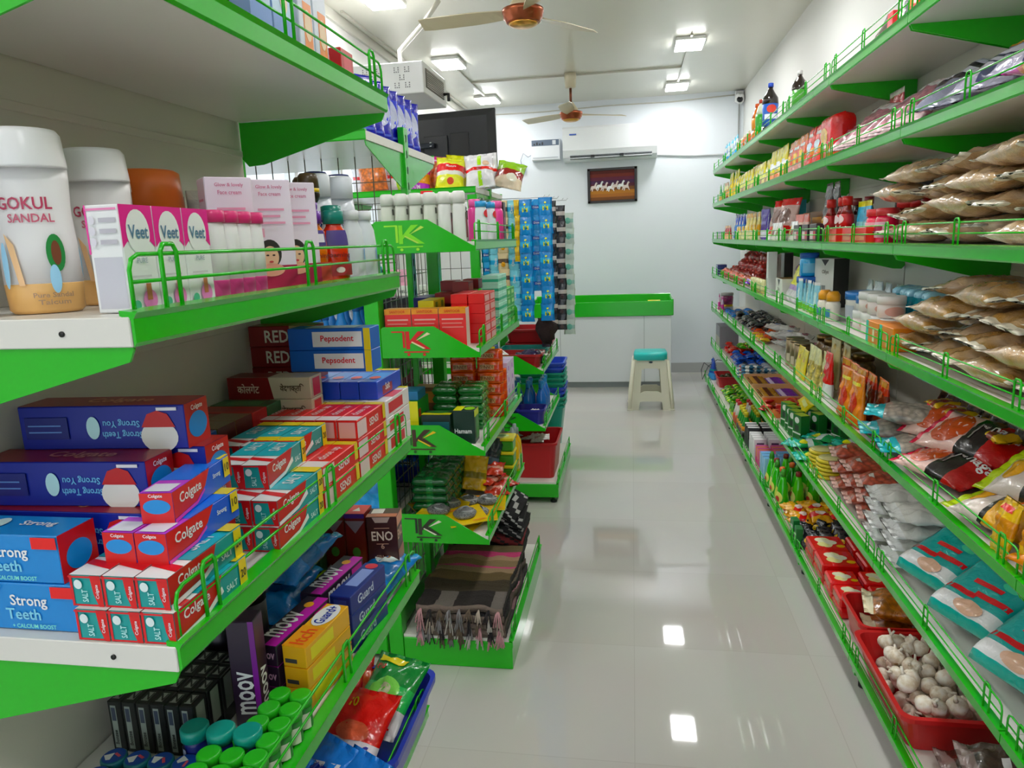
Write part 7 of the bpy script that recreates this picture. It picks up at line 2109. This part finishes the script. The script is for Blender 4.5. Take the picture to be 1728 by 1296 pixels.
# grain bags and boxes on the next shelf
pouch('pale_grain', 'grain_bag', 'bag', .2, .28, .07, [(0, 1, '#c8b48a grain'), (0, .1, '#e8e4da clear'), (.9, 1, '#e8e4da clear')], [], 'pillow', 113, .01)
seq([lie('pale_grain', .28, .07, x, 2.36, ZI[2] + z, rz, .05) for x, z, rz in ((-.97, .0, 1.5), (-1.25, .0, 1.6), (-1.1, .06, 1.4), (-1.4, .06, 1.5))], 'clear bag of pale grain', 'lying on the first island rack', 'pale grain bags')
pouch('brown_grain', 'lentil_bag', 'bag', .2, .2, .06, [(0, 1, '#4a3228 lumps')], [], 'pillow', 114, .01)
seq([lie('brown_grain', .2, .06, x, 2.5, ZI[2] + .0, rz, .05) for x, rz in ((-.95, 1.5), (-1.2, 1.5), (-1.43, 1.5))], 'bag of dark brown pulses', 'behind the pale grain bags', 'dark pulse bags')
carton('maroonbig', 'tea_box', 'box', .13, .09, .17, '#6a1c1c', [('r', 'f', .1, .1, .9, .3, '#8a3430')])
seq([('maroonbig', (-.92 - .15 * k, 2.78, ZI[2]), 0) for k in range(4)], 'large maroon carton', 'on the rear side of the first island rack', 'large maroon cartons')
carton('patternbox', 'tea_box', 'box', .13, .09, .09, '#2c2624', [('e', 'f', .2 + .2 * 0, .5, .06, .12, '#c8c4bc'), ('e', 'f', .4, .5, .06, .12, '#c8c4bc'), ('e', 'f', .6, .5, .06, .12, '#c8c4bc'), ('e', 'f', .8, .5, .06, .12, '#c8c4bc')])
seq([('patternbox', (-1.07 - .16 * k, 2.92, ZI[2]), 0) for k in range(2)], 'black box with a row of pale spots', 'behind the large maroon cartons', 'spotted black boxes')
# blue pouches on the low shelf
pouch('bluebag', 'diaper_pack', 'packet', .16, .21, .07, [(0, 1, '#1f8ad0'), (.35, .6, '#2a9ae0'), (.8, 1, '#7ac8ec')], [('e', 'f', .35, .3, .1, .09, '#d8c8a0'), ('e', 'f', .65, .25, .12, .08, '#c8d86a'), ('t', 'f', 'W', .3, .6, .12, .2, '#e0ecf4'), ('t', 'f', 'HUGGIES', .65, .25, .05, .3, '#3a6a2a')], 'brick', 115, .011)
seq([('bluebag', (-.92 - .17 * k, 2.29, ZI[3]), .1) for k in range(4)], 'sky blue glossy pack', 'from the post on the low island shelf', 'sky blue packs')
seq([('bluebag', (-.97 - .17 * k, 2.42, ZI[3]), .0) for k in range(4)], 'sky blue glossy pack', 'from the post in the second rank', 'second rank sky blue packs')
pouch('bluerear', 'detergent_packet', 'packet', .16, .2, .06, [(0, 1, '#1c3a9c'), (.4, .6, '#3a6ac0')], [('t', 'f', 'Stain', .5, .5, .12, .5, '#d8e0f4')], 'brick', 116, .008)
seq([('bluerear', (-.90 - .18 * k, 2.72, ZI[3]), 0) for k in range(3)], 'dark blue packet', 'on the rear side of the low island shelf', 'dark blue rear packets')

# things seen through the grid on the rear of the first island rack
carton('reardark', 'dark_carton', 'box', .12, .1, .15, '#1d1a1c', [('r', 'f', .1, .5, .9, .8, '#3a3434')])
seq([('reardark', (-.9 - .14 * k, 2.80, ZI[1]), 0) for k in range(4)], 'dark carton', 'on the rear side of the first island rack', 'dark rear cartons')
carton('reartan', 'tan_carton', 'box', .12, .1, .1, '#a87a50', [('r', 'f', .1, .3, .9, .7, '#c89a6a')])
seq([('reartan', (-.9 - .14 * k, 2.92, ZI[1]), 0) for k in range(3)], 'tan carton', 'behind the dark rear cartons', 'tan rear cartons')

# ------------------------------------------------------------------ second island rack: snack bags on top
IZ = 1.71 + .0292


def snack(key, bands, specs, seed):
    pouch(key, 'chips_bag', 'bag', .165, .195, .07, bands, specs, 'pillow', seed, .009)


snack('sn_pink', [(0, 1, '#e8389c'), (0, .22, '#b04ac0'), (.22, .5, '#f09a1c')], [('e', 'f', .5, .72, .3, .12, '#f490c8'), ('t', 'f', 'TOO YUMM', .5, .72, .06, .5, '#f8e0f0'), ('t', 'f', 'YUM', .5, .13, .1, .5, '#f0d8f4')], 120)
snack('sn_orange', [(0, 1, '#d87a1c lumps'), (.82, 1, '#c83a8a'), (0, .1, '#6a3a2c')], [('r', 'f', .2, .85, .8, .9, '#f0c0d8')], 121)
snack('sn_lime', [(0, 1, '#d8dc1c'), (.5, .75, '#e8401c'), (.38, .5, '#f0e8dc')], [('t', 'f', 'Mixture', .5, .64, .07, .6, '#f8d8d0'), ('e', 'f', .5, .2, .12, .08, '#c8501c')], 122)
snack('sn_white', [(0, 1, '#e2e0ea'), (.44, .54, '#d8301c')], [('r', 'f', .45, .05, .58, .42, '#a8d82a'), ('r', 'f', .45, .6, .58, .95, '#a8d82a'), ('e', 'f', .75, .65, .12, .08, '#d8b8a0'), ('r', 'f', .42, .47, .6, .52, '#8a1c1c')], 123)
snack('sn_green', [(0, 1, '#8ab82a'), (.3, .6, '#8a2a1c'), (0, .3, '#d8c8b0')], [('e', 'f', .6, .3, .2, .12, '#e8e0d0')], 124)
put('sn_pink', (-1.18, 3.97, IZ), (-.18, .1, .2), 'magenta and orange snack bag seen through the wire grid')
seq([('sn_orange', (-1.42, 3.99, IZ + .0), (-.15, -.1, .1))], 'amber snack bag with a pink top', 'on the second island rack behind the grid')
put('sn_orange', (-1.08, 4.08, IZ), (-.12, .12, .1), 'amber snack bag with a pink top just beyond the tall slotted post')
put('sn_lime', (-.97, 3.92, IZ), (-.5, .1, .25), 'yellow green snack bag with a red band on the second island rack')
put('sn_lime', (-.96, 4.09, IZ + .0), (-.1, .1, .25), 'yellow green snack bag half hidden behind the first one', None)
put('sn_white', (-.80, 3.92, IZ), (-.4, -.06, .12), 'silver white snack bag with lime stripes in front of the television')
put('sn_white', (-.80, 4.09, IZ + .0), (-.1, -.1, .2), 'silver white snack bag standing behind the other one')
put('sn_green', (-.68, 4.03, IZ), (-.7, .25, .1), 'green and maroon snack bag tipped sideways under the television')
seq([('sn_white', (-1.3 - .2 * k, 4.08, IZ), (.1, 0, 0)) for k in range(2)], 'pale snack bag', 'further along the second island rack', 'far pale snack bags')
# goods on its lower shelves seen through the first rack
ZJ = [1.07 + .0292, .74 + .0292]
pouch('tealcloth', 'teal_bag', 'bag', .2, .24, .06, [(0, 1, '#3ab8a8')], [], 'stand', 125, .012)
pouch('pinkcloth', 'pink_bag', 'bag', .16, .22, .06, [(0, 1, '#e8a8b8')], [], 'stand', 126, .012)
seq([('tealcloth', (-1.5 + .0 * k, 3.95, ZJ[1 - k]), .1) for k in range(2)], 'teal plastic bag', 'on the second island rack behind the grid', 'teal bags')
seq([('pinkcloth', (-1.28, 3.95, ZJ[1 - k]), .1) for k in range(2)], 'pink plastic bag', 'on the second island rack behind the grid', 'pink bags')
carton('farbox', 'spice_box', 'box', .1, .07, .13, '#e0e0d8', [('r', 'f', .1, .2, .9, .5, '#4a9a4a'), ('t', 'f', 'HELLO', .5, .75, .12, .7, '#3a3a3a')])
seq([('farbox', (-.92 - .12 * k, 3.95, ZJ[1]), 0) for k in range(3)], 'white and green carton', 'on the second island rack behind the soap', 'white and green cartons')
seq([('farbox', (-.9 - .12 * k, 3.95, ZJ[0]), 0) for k in range(5)], 'white and green carton', 'on the upper shelf of the second island rack', 'upper white and green cartons')

# ------------------------------------------------------------------ hanging strips on the second end stand
g = G()
hooks = []


def hook(x0, y, z, L=.3):
    t_ = empty('peg_hook', (x0, y, z))
    part('rod', ('rod', L), lambda q: q.tube([(0, 0, 0), (L, 0, 0), (L + .01, 0, .012)], .0022, '#b8bcc0 metal', 6), t_)
    part('back_clip', 'clip', lambda q: q.box(-.006, .002, -.018, .018, -.012, .012, '#a8acb0 metal', .001), t_)
    return t_


HY = [3.88, 3.97, 4.06, 4.16, 4.27, 4.4]
for i, y in enumerate(HY):
    tag(hook(-.80, y, 1.672 + .006 * (i % 2), .34 + .015 * i), ORD[i] + ' chrome peg hook holding sachet strips, counting towards the counter', 'hook', 'peg hooks')


def strip(key, w, n, h, c1, c2, motif, seed):
    """a chain of joined sachets hanging down; origin at the top"""
    def fn():
        root = empty('sachet_strip')
        for k in range(n):
            def f_(q, k=k):
                F = pouch_fns(w, h, .012, 'pillow', seed, .003)
                V, Fs = [], []
                nu, nv = 6, 8
                for j in range(nv + 1):
                    for i in range(nu + 1):
                        V.append(F('f', i / nu, j / nv, 0))
                    for i in range(1, nu):
                        V.append(F('b', i / nu, j / nv, 0))
                N = 2 * nu
                ms = []
                for j in range(nv):
                    for i in range(N):
                        a, b = j * N + i, j * N + (i + 1) % N
                        Fs.append((a, b, b + N, a + N))
                        ms.append((c2 if 2 < j < 5 else c1) + ' film')
                q.add(V, Fs, ms, True)
                q.prints(F, lambda f: w / h, motif, 6, 'film')
            part('sachet', ('strip', key), f_, root, (.003 * math.sin(k * 1.7), .003 * math.cos(k * 2.1), -(k + 1) * h * .985))
        return root
    DEF(key, 'sachet strip', fn)


NN = [('p', 'f', [(.3, .3), (.3, .55), (.42, .48), (.5, .62), (.58, .48), (.72, .55), (.72, .3)], '#d8e01c'), ('t', 'f', 'NA', .5, .4, .12, .3, '#1c5a2a'), ('e', 'f', .5, .72, .09, .06, '#c8d02a')]
strip('st_blue', .075, 7, .092, '#1f86c8', '#3aa8dc', NN, 130)
strip('st_blue2', .06, 6, .08, '#2a9ad0', '#1c5ca8', [('t', 'f', 'Dove', .5, .5, .14, .6, '#e8f0f8')], 131)
strip('st_tan', .06, 7, .09, '#d8c4a0', '#5a4238', [('e', 'f', .5, .3, .2, .15, '#e8a02a')], 132)
strip('st_lblue', .08, 7, .092, '#8accec', '#4aa8d8', [('t', 'f', 'Clinic', .5, .5, .16, .6, '#eef6fa', 90)], 133)
strip('st_gold', .03, 4, .08, '#d8b82a', '#b8941c', [], 134)
strip('st_black', .06, 8, .09, '#22242a', '#c8c0bc', [('e', 'f', .5, .2, .2, .15, '#4a3a3c')], 135)
strip('st_clear', .07, 8, .09, '#c8d4cc', '#9cc0b8', [('e', 'f', .5, .5, .25, .2, '#7ab8a8')], 136)
strip('st_maroon', .03, 8, .09, '#7a1c4a', '#8a3a5c', [], 137)
STR = [('st_maroon', -.80 + .02, 3.865, 1.665, 'narrow maroon sachet strip hanging nearest the green post'),
       ('st_blue2', -.765, 3.84, 1.66, 'deep blue sachet strip at the post end of the hanging display'),
       ('st_lblue', -.715, 3.83, 1.66, 'pale blue sachet strip with white vertical lettering'),
       ('st_tan', -.672, 3.815, 1.66, 'brown and cream sachet strip hanging between pale blue strips'),
       ('st_lblue', -.622, 3.83, 1.66, 'second pale blue sachet strip beyond the brown and cream one'),
       ('st_gold', -.592, 3.80, 1.66, 'short narrow golden sachet strip on the hanging display'),
       ('st_blue', -.548, 3.80, 1.66, 'bright blue sachet strip with yellow crowns, the one nearer the post'),
       ('st_blue2', -.495, 3.83, 1.66, 'mid blue sachet strip between the two yellow crowned strips'),
       ('st_blue', -.44, 3.79, 1.665, 'bright blue sachet strip with yellow crowns nearer the aisle'),
       ('st_blue2', -.55, 3.92, 1.66, 'blue sachet strip hidden behind the yellow crowned strip'),
       ('st_black', -.44, 4.05, 1.66, 'black and white sachet strip beyond the blue ones'),
       ('st_black', -.405, 4.20, 1.64, 'second black and white sachet strip nearer the counter'),
       ('st_clear', -.37, 4.30, 1.60, 'pale green strip of clear hair clips at the aisle side')]
for i, (k, x, y, z, lb) in enumerate(STR):
    put(k, (x, y, z), (0, 0, (0, .1, -.05, .06)[i % 4]), lb.replace('nearest', 'right by') if 'nearest' in lb else lb)
blob('hairband', 'hair_bundle', 'hair accessory', .1, .1, .16, '#2a1a1a cloth', 140, .25, 5)
put('hairband', (-.46, 3.84, .90), 0, 'dark brown bundle hanging below the bright blue strips')
blob('foilbundle', 'foil_bundle', 'packet', .16, .12, .09, '#2c2444 film', 141, .3, 6)
put('foilbundle', (-.56, 3.9, ZB[1] + .0), .3, 'dark purple foil bundle above the red tray')
strip('st_tail', .05, 1, .18, '#241c30', '#2c2444', [], 142)
put('st_tail', (-.46, 3.84, 1.06), 0, 'dark cord sachet from which the brown bundle hangs')

# ------------------------------------------------------------------ second end stand: tubs
tray('tr_red', 'plastic_tray', 'tray', .26, .18, .075, '#b01820', .88)
tray('tr_teal', 'plastic_tray', 'tray', .27, .18, .075, '#1c8a84', .88)
tray('tr_redbig', 'plastic_tray', 'tray', .27, .26, .08, '#c01a22', .88)
put('tr_red', (EX - .145, 3.915, ZB[1]), 0, 'small red tray of white slips above the cart emblem')
put('tr_teal', (EX - .145, 4.115, ZB[1]), 0, 'teal plastic tray between two red trays')
seq([('tr_redbig', (EX - .145, 4.36, ZB[1] + .0), 0), ('tr_redbig', (EX - .145, 4.36, ZB[1] + .083), 0)], 'large red tray from the bottom', 'in the nested pair at the counter end', 'large red trays')
pouch('whiteslip', 'white_packet', 'packet', .07, .09, .012, [(0, 1, '#e4e0dc')], [('r', 'f', .3, .3, .7, .5, '#c8b0b0')], 'pillow', 143, .006)
heap([('whiteslip', (EX - .06 - .035 * i, 3.87 + .03 * (i % 3), ZB[1] + .045 + .006 * (i % 3)), (-R90 + J(.3), J(.2), J(2))) for i in range(6)], 'small white packet lying in the red tray over the emblem', 'white packets')
carton('facepack', 'face_pack_box', 'box', .05, .04, .12, '#2c5a9c', [('r', 'f', .5, 0, 1, 1, '#e8c03a'), ('e', 'f', .7, .5, .15, .12, '#8a5a4a'), ('e', 'f', .3, .6, .15, .1, '#8ab0e0')])
seq([('facepack', (EX - .295, 3.86, ZB[1]), .0), ('facepack', (EX - .295, 3.905, ZB[1]), .0)], 'blue and yellow upright box', 'beside the green post over the emblem', 'blue and yellow boxes')
bottle('spray', 'spray_bottle', 'bottle', [(0, .028), (.004, .031), (.11, .031), (.14, .02), (.165, .012)], '#1c6ab8 liquid', [(.164, .014), (.19, .014), (.192, .01)], '#2a8ad0', [], n=16,
       extra=lambda r_: part('trigger', 'trig', lambda q: q.box(-.012, .012, -.035, .012, .192, .212, '#2c94d8 plast', .003).box(-.006, .006, -.03, -.022, .165, .195, '#2c94d8 plast', .002), r_))
blk([('spray', (EX - .05 - .075 * (k % 3), 4.05 + .09 * (k // 3), ZB[2]), .3) for k in range(7)], 'translucent blue spray bottle', 'on second end stand', 'blue spray bottles')
tray('tr_blue', 'plastic_tray', 'tray', .16, .15, .085, '#2c2a94', .9)
seq([('tr_blue', (EX - .09, 3.905, ZB[2]), 0), ('tr_blue', (EX - .255, 3.905, ZB[2]), 0)], 'indigo plastic box', 'in front of the blue spray bottles', 'indigo boxes')
pouch('pinkpk', 'pink_packet', 'packet', .14, .08, .03, [(0, 1, '#c8485c')], [], 'pillow', 144, .008)
put('pinkpk', (EX - .12, 4.27, ZB[2]), LW, 'rose packet lying behind the indigo box')
heap([('whiteslip', (EX - .07 - .03 * i, 3.89, ZB[2] + .05), (-R90 + J(.3), J(.2), J(2)), .8) for i in range(3)], 'small white packet lying in the indigo box', 'white packets in indigo box')
tray('tub_red', 'plastic_tub', 'tub', .30, .36, .21, '#c4161c', .86)
put('tub_red', (EX - .10, 4.04, ZB[0] + .001), 0, 'deep red plastic tub on the base of the second end stand')
heap([('whiteslip', (EX - .08 - .04 * i, 4.03 + .05 * (i % 2), ZB[0] + .17 + .008 * i), (-R90 + J(.3), J(.2), J(2)), 1.2) for i in range(5)], 'crumpled clear packet lying in the deep red tub', 'clear packets in red tub')
g = G().box(-.055, .055, -.045, .045, 0, .15, '#c8902c card', .003)
o = g.build('cardboard_box', None, (EX - .16, 4.40, ZB[0] + .0), (0, 0, .1))
tag(o, 'tan cardboard box behind the deep red tub', 'box')

# nested bins on the floor behind the second end stand
tray('bin', 'waste_bin', 'bin', .30, .27, .33, '#12a08c', .72, nr=3)
tray('bin_blue', 'plastic_tub', 'tub', .31, .28, .12, '#2a4fd0', .8, nr=3)
tray('bin_teal', 'plastic_tub', 'tub', .31, .28, .12, '#149a80', .8, nr=3)
put('bin', (-.62, 4.92, 0), 0, 'tall turquoise plastic bin standing on the floor under the nested tubs')
zs = .335
for i, (k, c) in enumerate((('bin_teal', 'turquoise'), ('bin_teal', 'turquoise'), ('bin_blue', 'cobalt blue'), ('bin_blue', 'cobalt blue'), ('bin_teal', 'turquoise'), ('bin_teal', 'turquoise'), ('bin_teal', 'turquoise'), ('bin_blue', 'cobalt blue'), ('bin_blue', 'cobalt blue'))):
    put(k, (-.62 + J(.004), 4.92, .24 + .034 * i), J(.03), ORD[i] + ' nested tub above the turquoise bin, a ' + c + ' one', 'nested tubs')
